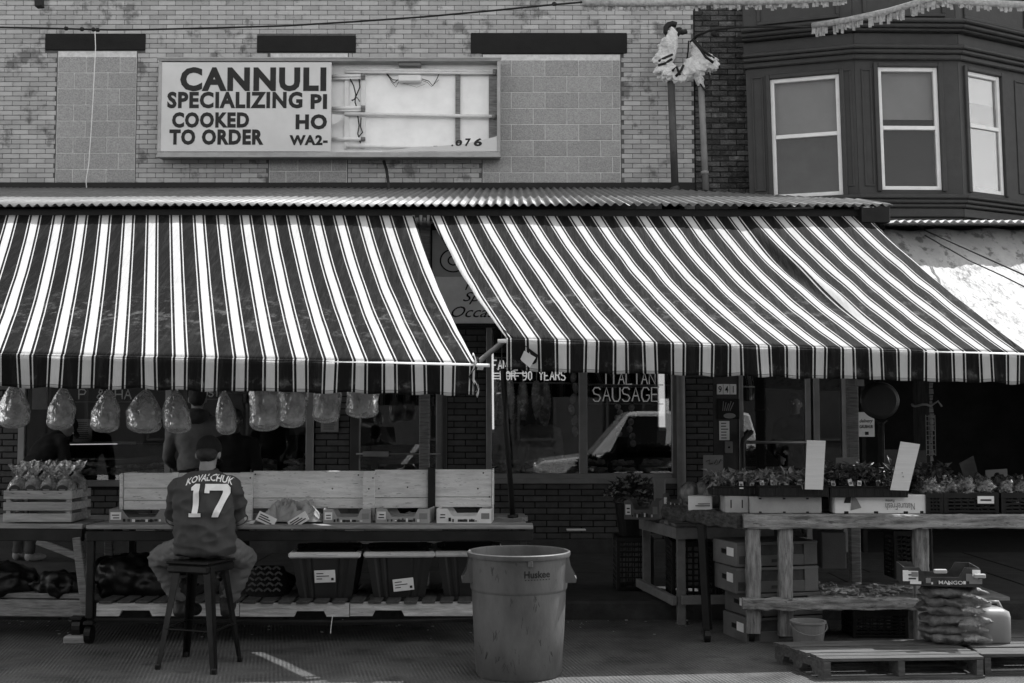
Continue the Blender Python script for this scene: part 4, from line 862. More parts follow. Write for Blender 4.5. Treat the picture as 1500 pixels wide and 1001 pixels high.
def person(label, base, h, yaw, lean, top, legs, hairk, hands, skin=m_skin, group=None, glasses=False, hood=False, shoe=m_boot, bend=.0):
    k = h / 1.75; base = Vector(base); t = thing('person', label, 'person', base, group); Rz = Matrix.Rotation(yaw, 3, 'Z'); Rl = Matrix.Rotation(-lean, 3, 'X')
    def L(x, y, z):
        p = Vector((x, y, z))
        if z > .93: p = Vector((0, 0, .93)) + Rl @ (p - Vector((0, 0, .93)))
        return base + Rz @ (p * k)
    Rh = Rz @ Matrix.Rotation(-lean - bend, 3, 'X'); Rt = Rz @ Rl
    b = MB(); hc = L(0, .03, 1.62); head(b, hc, Rh, k); cap(b, L(0, -.01, 1.42), L(0, .015, 1.56), .056 * k, .054 * k); cap(b, L(0, 0, 1.0), L(0, 0, 1.36), .09 * k, .09 * k)
    g = MB(); g.ell(L(0, 0, 1.25), (.185 * k, .125 * k, .22 * k), 18, 12, Rt); g.ell(L(0, .01, 1.02), (.17 * k, .125 * k, .2 * k), 18, 12, Rt); cap(g, L(-.14, 0, 1.40), L(.14, 0, 1.40), .07 * k, .07 * k); cap(g, L(0, -.01, 1.38), L(0, 0, 1.47), .08 * k, .066 * k)
    for sd, hd in zip((-1, 1), hands):
        sh = L(sd * .19, 0, 1.38); hw = L(*hd); el = (sh + hw) / 2 + Rz @ Vector((sd * .05, -.06, -.11)) * k
        cap(g, sh, el, .066 * k, .054 * k); cap(g, el, hw, .054 * k, .042 * k); cap(b, sh, el, .04 * k, .036 * k); cap(b, el, hw, .036 * k, .026 * k)
        hand(b, hw, (hw - el), Rz @ Vector((0, 0, 1)), -sd)
    lg = MB(); lg.ell(L(0, 0, .93), (.165 * k, .12 * k, .13 * k), 16, 10)
    sh_ = MB()
    for sd in (-1, 1):
        kn = L(sd * .10, .02, .50); an = L(sd * .11, -.02, .10); cap(lg, L(sd * .09, 0, .88), kn, .088 * k, .062 * k); cap(lg, kn, an, .062 * k, .052 * k); cap(b, L(sd * .09, 0, .86), an, .045 * k, .04 * k)
        sh_.ell(L(sd * .115, .055, .042), (.047 * k, .135 * k, .042 * k), 14, 8, Rz); cap(sh_, L(sd * .11, -.03, .05), L(sd * .11, -.02, .11), .048 * k, .045 * k)
    remesh('body', b, skin, t, .014, 3); remesh('jacket', g, top, t, .018, 5, .008, (7, 7, 14), h); remesh('trousers', lg, legs, t, .018, 5, .006, (9, 9, 20), h + 3); remesh('shoes', sh_, shoe, t, .016, 3)
    hr = MB(); f = lambda x, y, z: hc + Rh @ Vector((x, y, z)) * k
    if hairk == 'cap':
        hr.ell(f(0, -.012, .055), (.084 * k, .104 * k, .075 * k), 18, 10, Rh); hr.ell(f(0, .12, .045), (.07 * k, .07 * k, .010 * k), 16, 8, Rh); remesh('cap', hr, m_fab, t, .012, 3)
    else:
        hr.ell(f(0, -.022, .040), (.083 * k, .098 * k, .090 * k), 18, 10, Rh); hr.ell(f(0, -.055, -.005), (.074 * k, .058 * k, .07 * k), 16, 10, Rh); remesh('hair', hr, m_hair, t, .012, 2, .004, (30, 30, 30))
    if hood:
        q = MB(); q.ell(L(0, -.07, 1.45), (.12 * k, .09 * k, .075 * k), 16, 10, Rt); cap(q, L(-.08, .02, 1.47), L(.08, .02, 1.47), .045 * k, .045 * k); remesh('hood', q, M('hood_cloth', .05, .9, .2, 12., .3, 120.), t, .016, 3, .006, (14, 14, 20))
    e = MB()
    for sd in (-1, 1): e.ell(f(sd * .032, .084, .004), .011 * k, 8, 6)
    e.build('eyes', m_paper, t, smooth=True)
    if glasses:
        q = MB()
        for sd in (-1, 1): q.tube([f(sd * .034 + .026 * math.cos(i * .7), .108, .004 + .02 * math.sin(i * .7)) for i in range(10)], .0028, 5, False)
        q.tube([f(-.01, .108, .008), f(.01, .108, .008)], .0028, 5)
        for sd in (-1, 1): q.tube([f(sd * .06, .106, .008), f(sd * .082, 0, .008)], .0028, 5)
        q.build('glasses', m_pipe, t)
    return t
m_jack = M('black_jacket', .007, .9, .3, 10., .3, 120.); m_grey_h = M('grey_sweater', .13, .9, .2, 10., .3, 120.); m_coat = M('work_coat', .42, .9, .15, 8., .3, 100.); m_denim = M('denim', .05, .85, .25, 9., .3, 150.); m_shoe = M('sneaker', .22, .7, .3, 12., .2, 90.)
person('person in black jacket and cap leaning over towards the left display window', (P(52, 650, 12.75).x - .06, 12.7, .14), 1.68, rad(-35), rad(42), m_jack, m_denim, 'cap', [(-.2, .42, 1.12), (.22, .42, 1.14)], shoe=m_shoe, bend=.25)
person('person in grey hooded top with black sleeves, back turned, at the window', (P(287, 650, 11.6).x, 11.6, .14), 1.78, rad(8), rad(4), m_grey_h, m_jack, 'short', [(-.24, .22, 1.02), (.24, .22, 1.02)], hood=True)
o = person('dark clothed person with glasses facing the street behind the seated one', (P(342, 660, 11.2).x, 11.25, .14), 1.56, rad(188), rad(6), m_jack, m_jack, 'short', [(-.2, .22, 1.0), (.2, .22, 1.0)], skin=m_skin2, glasses=True)
person('shop worker in grey coat bent over the counter behind the hanging salami', (P(795, 650, 14.9).x, 14.9, .12), 1.70, rad(170), rad(20), m_coat, m_jack, 'short', [(-.2, .3, 1.05), (.2, .3, 1.05)], bend=.4)
person('shop worker in grey coat at the left end of the sausage window', (P(742, 650, 15.2).x, 15.2, .12), 1.68, rad(200), rad(16), m_coat, m_jack, 'short', [(-.2, .3, 1.05), (.2, .3, 1.05)], bend=.3)
person('dim figure standing inside the glass entrance on the right', (P(1165, 640, 15.0).x, 15.0, .12), 1.78, rad(175), 0, m_jack, m_jack, 'short', [(-.22, .2, 1.0), (.22, .2, 1.0)])

# ---------------------------------------------------------------- the seated person
sx, sy = -2.04, 8.12
st = thing('person', 'seated person seen from behind in cap, numbered jersey and khaki trousers on the stool', 'person', (sx, sy, .70))
V = Vector
Rh = Matrix.Rotation(rad(-30), 3, 'X'); hc = V((-2.066, 8.40, 1.362))
lsh, rsh = V((-2.222, 8.25, 1.118)), V((-1.872, 8.25, 1.118)); lel, rel = V((-2.285, 8.40, .895)), V((-1.855, 8.40, .895)); lw, rw = V((-2.16, 8.68, .885)), V((-1.96, 8.68, .885))
lk, rk = V((-2.42, 8.50, .645)), V((-1.835, 8.52, .645)); la, ra = V((-2.27, 8.53, .36)), V((-1.955, 8.55, .36))
b = MB(); head(b, hc, Rh, .98); cap(b, (-2.055, 8.30, 1.16), (-2.063, 8.37, 1.30), .062, .055); cap(b, (-2.02, 8.16, .85), (-2.05, 8.26, 1.12), .1, .1)
for s, e, w_, sd in ((lsh, lel, lw, -1), (rsh, rel, rw, 1)):
    cap(b, s, e, .05, .043); cap(b, e, w_, .044, .028); hand(b, w_, w_ - e, (0, 0, 1), -sd)
for k_, a_, x in ((lk, la, -2.11), (rk, ra, -1.94)): cap(b, (x, 8.16, .78), k_, .06, .045); cap(b, k_, a_, .045, .04)
remesh('body', b, m_skin, st, .010, 3)
g = MB().loft([(-2.025, 8.17, .715, .17, .12), (-2.025, 8.165, .735, .192, .14), (-2.03, 8.165, .85, .19, .132), (-2.035, 8.18, .95, .184, .122), (-2.045, 8.205, 1.05, .190, .118), (-2.05, 8.23, 1.14, .19, .112), (-2.052, 8.245, 1.20, .165, .10), (-2.058, 8.275, 1.235, .10, .085), (-2.06, 8.30, 1.255, .068, .064)])
cap(g, (-2.20, 8.25, 1.135), (-1.89, 8.25, 1.135), .075, .075); cap(g, (-2.06, 8.29, 1.14), (-2.06, 8.325, 1.215), .09, .062); cap(g, (-2.15, 8.28, 1.14), (-2.07, 8.31, 1.20), .06, .06); cap(g, (-1.96, 8.28, 1.14), (-2.05, 8.31, 1.20), .06, .06)
for s, e in ((lsh, lel), (rsh, rel)): cap(g, s, s.lerp(e, .62), .072, .066)
jer = remesh('jersey', g, m_jersey, st, .008, 3, .017, (8, 8, 13), 2.)
p_ = MB(); p_.ell((-2.025, 8.18, .765), (.185, .13, .08), 20, 12)
for k_, a_, x in ((lk, la, -2.115), (rk, ra, -1.935)):
    cap(p_, (x, 8.18, .775), k_, .098, .076); cap(p_, k_, a_ + (k_ - a_) * .1, .076, .062)
remesh('trousers', p_, m_khaki, st, .010, 4, .009, (10, 10, 26), 5.)
s_ = MB()
for a_, tx in ((la, .06), (ra, -.03)):
    cap(s_, a_ + V((0, 0, .09)), a_ - V((0, 0, .04)), .062, .056); cap(s_, a_ + V((0, -.03, -.07)), a_ + V((tx, .15, -.085)), .048, .044)
remesh('boots', s_, m_boot, st, .010, 3, .003, (20, 20, 30))
h_ = MB(); f = lambda x, y, z: hc + Rh @ V((x, y, z)) * .98
h_.ell(f(0, -.012, .036), (.086, .106, .092), 22, 14, Rh); h_.ell(f(0, .13, .02), (.072, .075, .010), 16, 8, Rh)
cp = remesh('cap', h_, m_fab, st, .009, 3); MB().ell(f(0, -.012, .13), .012, 8, 6).build('cap_button', m_fab, cp, smooth=True)
hh = MB(); hh.ell(f(0, -.045, -.02), (.072, .058, .062), 16, 10, Rh); remesh('hair', hh, m_hair, st, .010, 2, .003, (40, 40, 40))
op = MB(); pts = [V((hc.x + .034 * math.cos(a * math.pi / 10), 0, hc.z - .035 + .040 * math.sin(a * math.pi / 10))) for a in range(11)]
MB().tube([V((-2.062 + .064 * math.cos(a_), 8.312 + .058 * math.sin(a_), 1.256 + .012 * math.sin(a_))) for a_ in [k * .3307 for k in range(20)]], .009, 8).build('collar', m_fab, jer, smooth=True)
for s, e in ((lsh, lel), (rsh, rel)):
    c = s.lerp(e, .88); d_ = (e - s).normalized(); u_ = d_.orthogonal().normalized(); v_ = d_.cross(u_); MB().tube([c + (u_ * math.cos(k * .3307) + v_ * math.sin(k * .3307)) * .0655 for k in range(20)], .0045, 6).build('sleeve_hem', m_jersey, jer, smooth=True)
# jersey lettering wrapped onto the cloth
bvh = BVHTree.FromPolygons([v.co + WP[jer] for v in jer.data.vertices], [tuple(q.vertices) for q in jer.data.polygons])
bvc = BVHTree.FromPolygons([v.co + WP[cp] for v in cp.data.vertices], [tuple(q.vertices) for q in cp.data.polygons])
def wrap(me, name, mat, off, par, tree=None, cuts=.012):
    tree = tree or bvh
    bm = bmesh.new(); bm.from_mesh(me); bmesh.ops.triangulate(bm, faces=bm.faces)
    for _ in range(5):
        es = [e for e in bm.edges if e.calc_length() > cuts]
        if not es: break
        bmesh.ops.subdivide_edges(bm, edges=es, cuts=1); bmesh.ops.triangulate(bm, faces=bm.faces)
    for v in bm.verts:
        hit = tree.ray_cast(V((v.co.x, 6, v.co.z)), V((0, 1, 0)))
        v.co.y = (hit[0].y if hit[0] else 8.2) - off
    bm.to_mesh(me); bm.free(); c = V((-2.05, 8.1, 1.0))
    for v in me.vertices: v.co -= c
    return link(name, me, mat, par, c)
def letters(s, q, bold, arch=0., pad=0.):
    x0, x1, z0, z1 = R(*q, 8.12); me = text_mesh(s, bold, 0, 2); xs = [v.co.x for v in me.vertices]; ys = [v.co.y for v in me.vertices]
    for v in me.vertices:
        x = x0 + (v.co.x - min(xs)) / (max(xs) - min(xs)) * (x1 - x0); z = z0 + (v.co.y - min(ys)) / (max(ys) - min(ys)) * (z1 - z0)
        z -= arch * ((x - (x0 + x1) / 2) / (x1 - x0) * 2) ** 2 + .0; v.co = (x, 0, z)
    return me
wrap(letters('KOVALCHUK', (272, 695, 338, 705), .022, .030), 'jersey_name', m_paper, .004, jer)
def digit(pts, grow=0.):
    me = bpy.data.meshes.new('digit'); q = [P(x, y, 8.12) for x, y in pts]; c = sum(q, V()) / len(q)
    me.from_pydata([V((p.x, 0, p.z)) for p in q], [], [tuple(range(len(q)))]); return me
one = [(281, 714), (286, 709), (293, 709), (293, 751), (297.5, 751), (297.5, 756.5), (280, 756.5), (280, 751), (284.5, 751), (284.5, 718.5), (281, 718.5)]
sev = [(301, 709), (331, 709.5), (336, 715), (336, 722), (322, 757), (312.5, 757), (326, 722), (326, 719), (308, 718.5), (308, 722.5), (301, 722)]
def grown(pts, g):
    out_ = []
    n = len(pts)
    for i in range(n):
        a, b_, c = V(pts[i - 1]), V(pts[i]), V(pts[(i + 1) % n]); d1 = (b_ - a).normalized(); d2 = (c - b_).normalized(); n1 = V((d1.y, -d1.x)); n2 = V((d2.y, -d2.x)); m_ = (n1 + n2); m_ = m_.normalized() if m_.length > .01 else n1
        out_.append(tuple(b_ + m_ * g * 1.25))
    return out_
for d_ in (one, sev):
    wrap(digit(grown(d_, 1.3)), 'digit_outline', m_ink, .004, jer); wrap(digit(d_), 'digit', m_paper, .007, jer)
cm = bpy.data.meshes.new('cap_opening'); cm.from_pydata([V((hc.x + .045 * math.cos(a * math.pi / 10), 0, hc.z - .052 + .055 * math.sin(a * math.pi / 10))) for a in range(11)], [], [tuple(range(11))]); wrap(cm, 'cap_opening', M('hair_grey', .06, .7, .4, 40.), .003, cp, bvc)
# ---------------------------------------------------------------- stool
sl_ = thing('bar_stool', 'dark metal bar stool under the seated person', 'stool', (sx, sy, 0))
feet = [V((-2.27, 7.99, 0)), V((-1.873, 7.84, 0)), V((-1.80, 8.24, 0)), V((-2.20, 8.40, 0))]; zs = .685
ctr = sum(feet, V()) / 4; tops = [ctr + (p - ctr) * .60 for p in feet]
TS = Matrix.Translation(V((ctr.x, ctr.y, 0))) @ Matrix.Rotation(rad(-20.5), 4, 'Z'); hs = .162
s2 = MB().cbox(-hs, hs, -hs, hs, zs - .018, zs, .012, TS); s2.cbox(-hs + .004, hs - .004, -hs + .004, hs - .004, zs - .075, zs - .0185, .012, TS); s2.build('seat', m_gun, sl_)
for p, q in zip(feet, tops):
    out_ = (p - ctr); out_.z = 0; out_.normalize(); sd = V((-out_.y, out_.x, 0)); T0 = q + V((0, 0, zs - .03)); mbl = MB()
    # angle-section leg: two plates meeting at the outer edge
    for s in (1, -1):
        e = (-out_ + sd * s).normalized(); wt, wb = .052, .030
        A, B_ = T0 + out_ * .012, p + out_ * .012
        mbl.prism([A, A + e * wt, B_ + e * wb, B_], (out_ + sd * s).normalized() * .004)
    mbl.build('leg', m_gun, sl_); sbox('foot_cap', p.x - .018, p.x + .018, p.y - .018, p.y + .018, 0, .035, m_plasb, sl_, .006)
for i in range(4):
    a = feet[i].lerp(tops[i], .36) + V((0, 0, .255)); c = feet[(i + 1) % 4].lerp(tops[(i + 1) % 4], .36) + V((0, 0, .255)); MB().bar(a, c, .022, .008).build('foot_rail', m_gun, sl_)
# ---------------------------------------------------------------- left stall table
TZ = .843; YT0 = 8.86
lt = thing('stall_table', 'long wooden topped stall table on steel frame with casters, left of the grey bin', 'table', (-1.45, 9.4, 0))
xa, xb = P(126, 770, YT0).x, P(781, 770, YT0).x
for i in range(5):
    y0 = YT0 + i * .215; e = .02 * ((i * 7) % 3); sbox('top_plank', xa - .0 + e, xb + (.0 if i == 0 else -.03 - e), y0, y0 + .209, TZ - .032 + rv(-.002, .002), TZ + rv(-.003, .0015), m_ply, lt, .005)
fz = TZ - .045
for (a, c) in (((xa, YT0 + .03, fz - .035), (xb, YT0 + .03, fz - .035)), ((xa, 9.88, fz - .035), (xb, 9.88, fz - .035))): MB().bar(a, c, .045, .07).build('frame_rail', m_steel, lt)
for xx in (xa + .05, -1.5, xb - .06):
    sbox('spacer', xx + .3, xx + .44, YT0 + .02, YT0 + .1, fz, TZ - .033, m_ply, lt)
for xx in (xa + .03, xb - .07):
    for yy in (YT0 + .03, 9.86):
        sbox('leg', xx - .025, xx + .025, yy - .025 + .0, yy + .025, (.18 if xx < -1 else .16) + (.0 if yy < 9.5 else .14), fz - .071, m_steel, lt)
        zc = 0 if yy < 9.5 else .14
        c = MB().tube([(xx - .022, yy, .065 + zc), (xx + .022, yy, .065 + zc)], .065, 16).build('caster', m_plasb, lt, smooth=False)
        sbox('fork', xx - .035, xx + .035, yy - .04, yy + .04, .135 + zc, .16 + zc, m_steel, c)
# lower shelf made of pallet boards
m_old = M('old_white_wood', .48, .85, .35, 4., .5, 16., stretch=(1.4, 10, 14), spots=(8., .6), spotv=.35)
def stringer(x0, x1, y, z0, z1, cut):
    n0 = [(x0, z0), (cut[0], z0), (cut[0] + .02, z0 + .04), (cut[1] - .02, z0 + .04), (cut[1], z0), (x1, z0), (x1, z1), (x0, z1)]
    return MB().prism([(a, y, c) for a, c in n0], (0, .04, 0))
z0, z1 = .195, .285
x_a, x_m, x_b = P(140, 890, YT0).x, P(511, 890, YT0).x, P(692, 890, YT0).x
c0, c1 = P(173, 890, YT0).x, P(222, 890, YT0).x
stringer(x_a, -1.95, YT0 + .02, z0, z1, (c0, c1)).build('shelf_stringer', m_old, lt); stringer(-1.945, x_m, YT0 + .02, z0 - .004, z1, (P(430, 890, YT0).x, P(478, 890, YT0).x)).build('shelf_stringer', m_old, lt); stringer(x_m + .006, x_b, YT0 + .025, z0 + .0, z1 + .006, (P(545, 890, YT0).x, P(592, 890, YT0).x)).build('shelf_stringer', m_old, lt)
for i in range(22):
    x0 = x_a + .02 + i * .128
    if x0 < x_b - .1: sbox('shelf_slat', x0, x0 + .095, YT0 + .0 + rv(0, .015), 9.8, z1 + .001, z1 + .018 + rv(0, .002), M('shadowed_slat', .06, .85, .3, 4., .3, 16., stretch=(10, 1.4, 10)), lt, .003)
MB().tube([(x_a - .02, YT0 + .045, .165), (-2.2, YT0 + .045, .155), (-1.2, YT0 + .045, .145), (-.7, YT0 + .045, .152), (x_b + .1, YT0 + .045, .175)], .02, 6).build('shelf_rail', m_steel, lt)
MB().tube([(x_a - .02, 9.75, .24), (x_b + .1, 9.75, .25)], .02, 6).build('shelf_rail', m_steel, lt)
MB().tube([P(487, 903, YT0), P(486, 910, YT0), P(484, 928, YT0 - .01)], .003, 5).build('string', m_paper, lt)
# low whitewashed board wall standing on the table
bw_ = thing('board_partition', 'low whitewashed plank partition standing along the stall table behind the seated person', 'partition', (-1.5, 9.3, TZ)); YB = 9.26
def brd(p0, p1, t0, t1, tilt=0., mat=m_plank, nm='plank', dy=0.):
    a = R(p0, t0, p1, t1, YB); return sbox(nm, a[0], a[1], YB + dy, YB + .022 + dy, a[2], a[3], mat, bw_, .003)
for (p0, p1, y0, y1, y2) in ((181, 352, 693, 729.5, 747), (371, 532, 690, 729.5, 745), (549, 627, 688.5, 729, 744.5), (637, 720, 688, 728, 743)):
    if p0 == 181:
        brd(p0, p1, y0, 715, 0); brd(p0, p1, 715.8, 733, 0); brd(p0, p1, 733.8, y2, 0, dy=.002)
    else: brd(p0, p1, y0, y1); brd(p0, p1, y1 + .8, y2, dy=.003)
for (p0, p1, y0) in ((352.5, 371, 692), (532, 549.5, 690)):
    a = R(p0, y0, p1, 760, YB); sbox('upright', a[0], a[1], YB - .03, YB - .001, TZ, a[3], m_plank, bw_, .003)
a = R(253, 692, 262, 760, YB); sbox('upright', a[0], a[1], YB - .03, YB - .001, TZ, a[3], m_plank, bw_, .003)
a = R(627, 687, 638, 758, YB); sbox('strap', a[0], a[1], YB - .028, YB - .012, TZ, a[3] + .01, m_steel, bw_, .003)
sbox('end_board', P(720.5, 700, YB).x, P(723, 700, YB).x, YB - .02, YB + .35, P(720, 743, YB).z, P(720, 689, YB).z, m_plank, bw_, .003); sbox('end_board', P(180.5, 700, YB).x - .024, P(180.5, 700, YB).x, YB - .01, YB + .35, P(180, 747, YB).z, P(180, 694, YB).z, m_plank, bw_, .003)
nl = MB()
for (x, y) in ((374, 695), (525, 696), (547, 700), (555, 716), (597, 714), (541, 716), (708, 693), (717, 728), (356, 714), (368, 700), (700, 716), (487, 716)):
    c = P(x, y, YB - .001); nl.lathe([(.001, 0), (.006, 0), (.006, .003), (.001, .003)], c - V((0, .03 if (352 < x < 371 or 532 < x < 549) else 0, 0)), 8, T=TT)
nl.build('nail_heads', m_ink, bw_)
# support pole standing on the table
o = MB().tube([P(737, 540, 9.0), P(741, 620, 9.0), P(751, 757, 9.1)], .021, 10).tube([P(751, 754, 9.1), P(751.3, 758.6, 9.1)], .04, 10).build('support_pole', m_black, None, smooth=True); tag(o, 'thin black leaning pole between the table and the folded awning corner', 'pole')
# ---- cartons
def carton(label, px0, px1, pyb, h, depth, Y, yaw=0., mat=m_card, dip=.5, wings=True, base_z=None, lid=False, group=None, marks=2):
    a = P(px0, pyb, Y); b = P(px1, pyb, Y); w_ = b.x - a.x; zb0 = a.z if base_z is None else base_z
    t = thing('carton', label, 'carton', ((a.x + b.x) / 2, Y + depth / 2, zb0), group); T = Matrix.Translation(V(((a.x + b.x) / 2, Y + depth / 2, zb0))) @ Matrix.Rotation(yaw, 4, 'Z'); x0, x1, y0, y1 = -w_ / 2, w_ / 2, -depth / 2, depth / 2; th = .006
    MB().box(x0, x1, y0, y1, 0, th, T).build('base', mat, t)
    prof = [(x0, th), (x1, th), (x1, h), (x1 - w_ * .2, h * 1.02), (x1 - w_ * .28, h * dip), (x0 + w_ * .3, h * dip * .95), (x0 + w_ * .2, h), (x0, h)]
    for yy, nm in ((y0, 'front_wall'), (y1 - th, 'back_wall')): MB().prism([T @ V((a_, yy, c)) for a_, c in prof], T.to_3x3() @ V((0, th, 0))).build(nm, mat, t)
    for xx in (x0, x1 - th): MB().box(xx, xx + th, y0 + th, y1 - th, th, h * (1 + rv(-.04, .04)), T).build('side_wall', mat, t)
    MB().box(x0 + .01, x0 + w_ * .19, y0 - .002, y0 - .0005, h * .25, h * .8, T).build('printed_panel', m_paper, t)
    for k in range(marks): MB().box(x0 + .02 + rv(0, .01), x0 + w_ * .16, y0 - .004, y0 - .0022, h * (.35 + .2 * k), h * (.42 + .2 * k), T).build('print', m_ink, t)
    for k in range(9): u = x0 + w_ * (.22 + .07 * k); MB().box(u, u + w_ * rv(.02, .05), y0 - .0035, y0 - .0021, h * dip * rv(.15, .3), h * dip * rv(.4, .8), T).build('print', (m_ink, m_cardd, m_paper)[k % 3], t)
    MB().box(x0 + w_ * .36, x1 - w_ * .3, y0 - .002, y0 - .0005, h * dip * .2, h * dip * .55, T).build('print', m_cardd, t)
    MB().box(x1 - w_ * .18, x1 - .012, y0 - .002, y0 - .0005, h * .3, h * .7, T).build('printed_panel', m_greyp, t)
    return t
carton('empty fruit carton with letter panel left of the seated person', 158, 250, 769, .10, .34, 9.02, rad(4), m_greyp, .42, base_z=TZ)
carton('empty fruit carton with a pale label, second right of the crumpled paper', 553, 632, 766, .105, .32, 9.0, rad(-6), m_card, .45, base_z=TZ)
carton('empty fruit carton at the right end of the partition', 641, 721, 766, .105, .32, 9.0, rad(-3), m_cardw, .5, base_z=TZ)
carton('empty fruit carton directly right of the crumpled paper', 472, 541, 767, .10, .30, 9.0, rad(3), m_card, .45, base_z=TZ)
pc = thing('crumpled_paper', 'heap of crumpled brown packing paper with torn carton flaps on the table', 'paper', (P(425, 768, 9.05).x, 9.15, TZ))
def crum(u, v):
    x = P(378, 760, 9.05).x + u * .47; y = 8.98 + v * .3; q = V((u * 4.2, v * 3.2, 1.7)); e = min(u, 1 - u, v, 1 - v) * 5
    r_ = 1 - abs(noise.noise(q * 1.3)) * 2; r2 = 1 - abs(noise.noise(q * 3.1)) * 2
    return V((x + .03 * noise.noise(q * 2), y + .03 * noise.noise(q * 2 + V((9, 0, 0))), TZ + .012 + min(1, e) * max(.0, .045 + .055 * r_ + .03 * r2 + .05 * math.sin(u * 3.1) * v)))
o = MB().grid(crum, 46, 30).build('paper_sheet', M('packing_paper', .34, .85, .12, 8., .2, 60.), pc, fixn=False); o.modifiers.new('t', 'SOLIDIFY').thickness = .001
for (x, y, rz_, s) in ((390, 761, 25, .07), (437, 763, -32, .075)):
    c = P(x, y, 8.93); T = Matrix.Translation(c) @ Matrix.Rotation(rad(rz_), 4, 'Y') @ Matrix.Rotation(rad(-14), 4, 'X'); MB().cbox(-s, s, -.004, .004, -.035, .035, .002, T).build('carton_flap', m_cardw, pc)
    for k in range(3): MB().box(-s + .015, s - .02 - .02 * k, -.0065, -.0045, -.02 + k * .016, -.012 + k * .016, T).build('print', m_cardd, pc)
o = MB().grid(lambda u, v: V((P(340, 765, 9.0).x + u * .16, 8.95 + v * .12, TZ + .006 + .01 * math.sin(u * 5 + v * 3))), 8, 6).build('loose_paper', m_paper, None, fixn=False); o.modifiers.new('t', 'SOLIDIFY').thickness = .001; tag(o, 'small loose paper lying beside the seated person on the table', 'paper')
# ---- storage totes
def tote(label, px0, px1, pyt, Y, yaw, lab, i):
    a, b = P(px0, pyt, Y), P(px1, pyt, Y); w_ = (b.x - a.x); h = .335; d = .62; c = V(((a.x + b.x) / 2, Y + d / 2, z1 + .02)); t = thing('storage_tote', label, 'storage box', c, 'dark totes on the lower shelf')
    T = Matrix.Translation(c) @ Matrix.Rotation(yaw, 4, 'Z'); mb = MB(); prev = None
    def ringp(z, ins):
        q = []; hx, hy = w_ / 2 - ins - .02, d / 2 - ins - .02; n = 28
        for k in range(n * 4):
            f_ = (k % n) / n; s = k // n
            p = (V((-hx + 2 * hx * f_, -hy)), V((hx, -hy + 2 * hy * f_)), V((hx - 2 * hx * f_, hy)), V((-hx, hy - 2 * hy * f_)))[s]
            rib = .010 if (.12 < f_ < .2 or .26 < f_ < .30 or .70 < f_ < .74 or .80 < f_ < .88) else 0
            nrm = (V((0, 1)), V((-1, 0)), V((0, -1)), V((1, 0)))[s]; p = p + nrm * rib
            q.append(T @ V((p.x, p.y, z)))
        return q
    rows = [ringp(0, .055), ringp(.02, .05), ringp(h * .5, .025), ringp(h - .04, .004), ringp(h - .02, 0.)]; n = len(rows[0])
    for r_ in rows: mb.v += r_
    for k in range(len(rows) - 1):
        for j in range(n): mb.f.append((k * n + j, k * n + (j + 1) % n, (k + 1) * n + (j + 1) % n, (k + 1) * n + j))
    mb.f.append(tuple(range(n))[::-1]); mb.build('tub', m_toteb, t)
    ld = MB(); ld.cbox(-w_ / 2, w_ / 2, -d / 2, -d / 2 + .05, h - .042, h, .012, T); ld.cbox(-w_ / 2, w_ / 2, d / 2 - .05, d / 2, h - .03, h, .01, T); ld.cbox(-w_ / 2, -w_ / 2 + .05, -d / 2 + .05, d / 2 - .05, h - .028, h - .001, .01, T); ld.cbox(w_ / 2 - .05, w_ / 2, -d / 2 + .05, d / 2 - .05, h - .028, h - .001, .01, T)
    l_ = ld.build('lid', m_totel, t); MB().cbox(-w_ / 2 + .05, w_ / 2 - .05, -d / 2 + .05, d / 2 - .05, h - .02, h + .014, .008, T).build('lid_panel', m_plasb, l_)
    for s in (-1, 1): MB().cbox(s * w_ * .4 - .03, s * w_ * .4 + .03, -.05, .05, h, h + .03, .006, T).build('latch', m_plasb, l_)
    MB().cbox(-w_ * .12, w_ * .2, -d / 2 - .004, -d / 2, h - .022, h - .006, .002, T).build('lip', m_totel, l_)
    if lab:
        lx, lz, sl2 = lab; T2 = T @ Matrix.Translation(V((lx, -d / 2 + .042, lz))) @ Matrix.Rotation(rad(8), 4, 'X') @ Matrix.Rotation(rad(sl2), 4, 'Y')
        s = MB().cbox(-.075, .075, -.004, 0, -.045, .045, .001, T2).build('sticker', m_paper, t)
        for k, (xx, ww) in enumerate(((-.06, .05), (-.06, .09), (-.06, .04))): MB().box(xx, xx + ww, -.006, -.0045, .02 - k * .02, .026 - k * .02, T2).build('print', m_cardd, s)
        MB().box(.045, .063, -.006, -.0045, -.03, -.012, T2).build('print', m_ink, s)
    return t
tote('dark tote with pale lid nearest the seated person, sticker high on its front', 421, 527, 813, 8.93, rad(1), (.0, .16, -2), 0)
tote('dark tote with pale lid in the middle, sticker tilted and low', 528, 633, 812, 8.97, rad(4), (.03, .095, -6), 1)
tote('dark tote with pale lid partly hidden behind the grey bin', 632, 736, 806, 9.02, rad(4), None, 2)
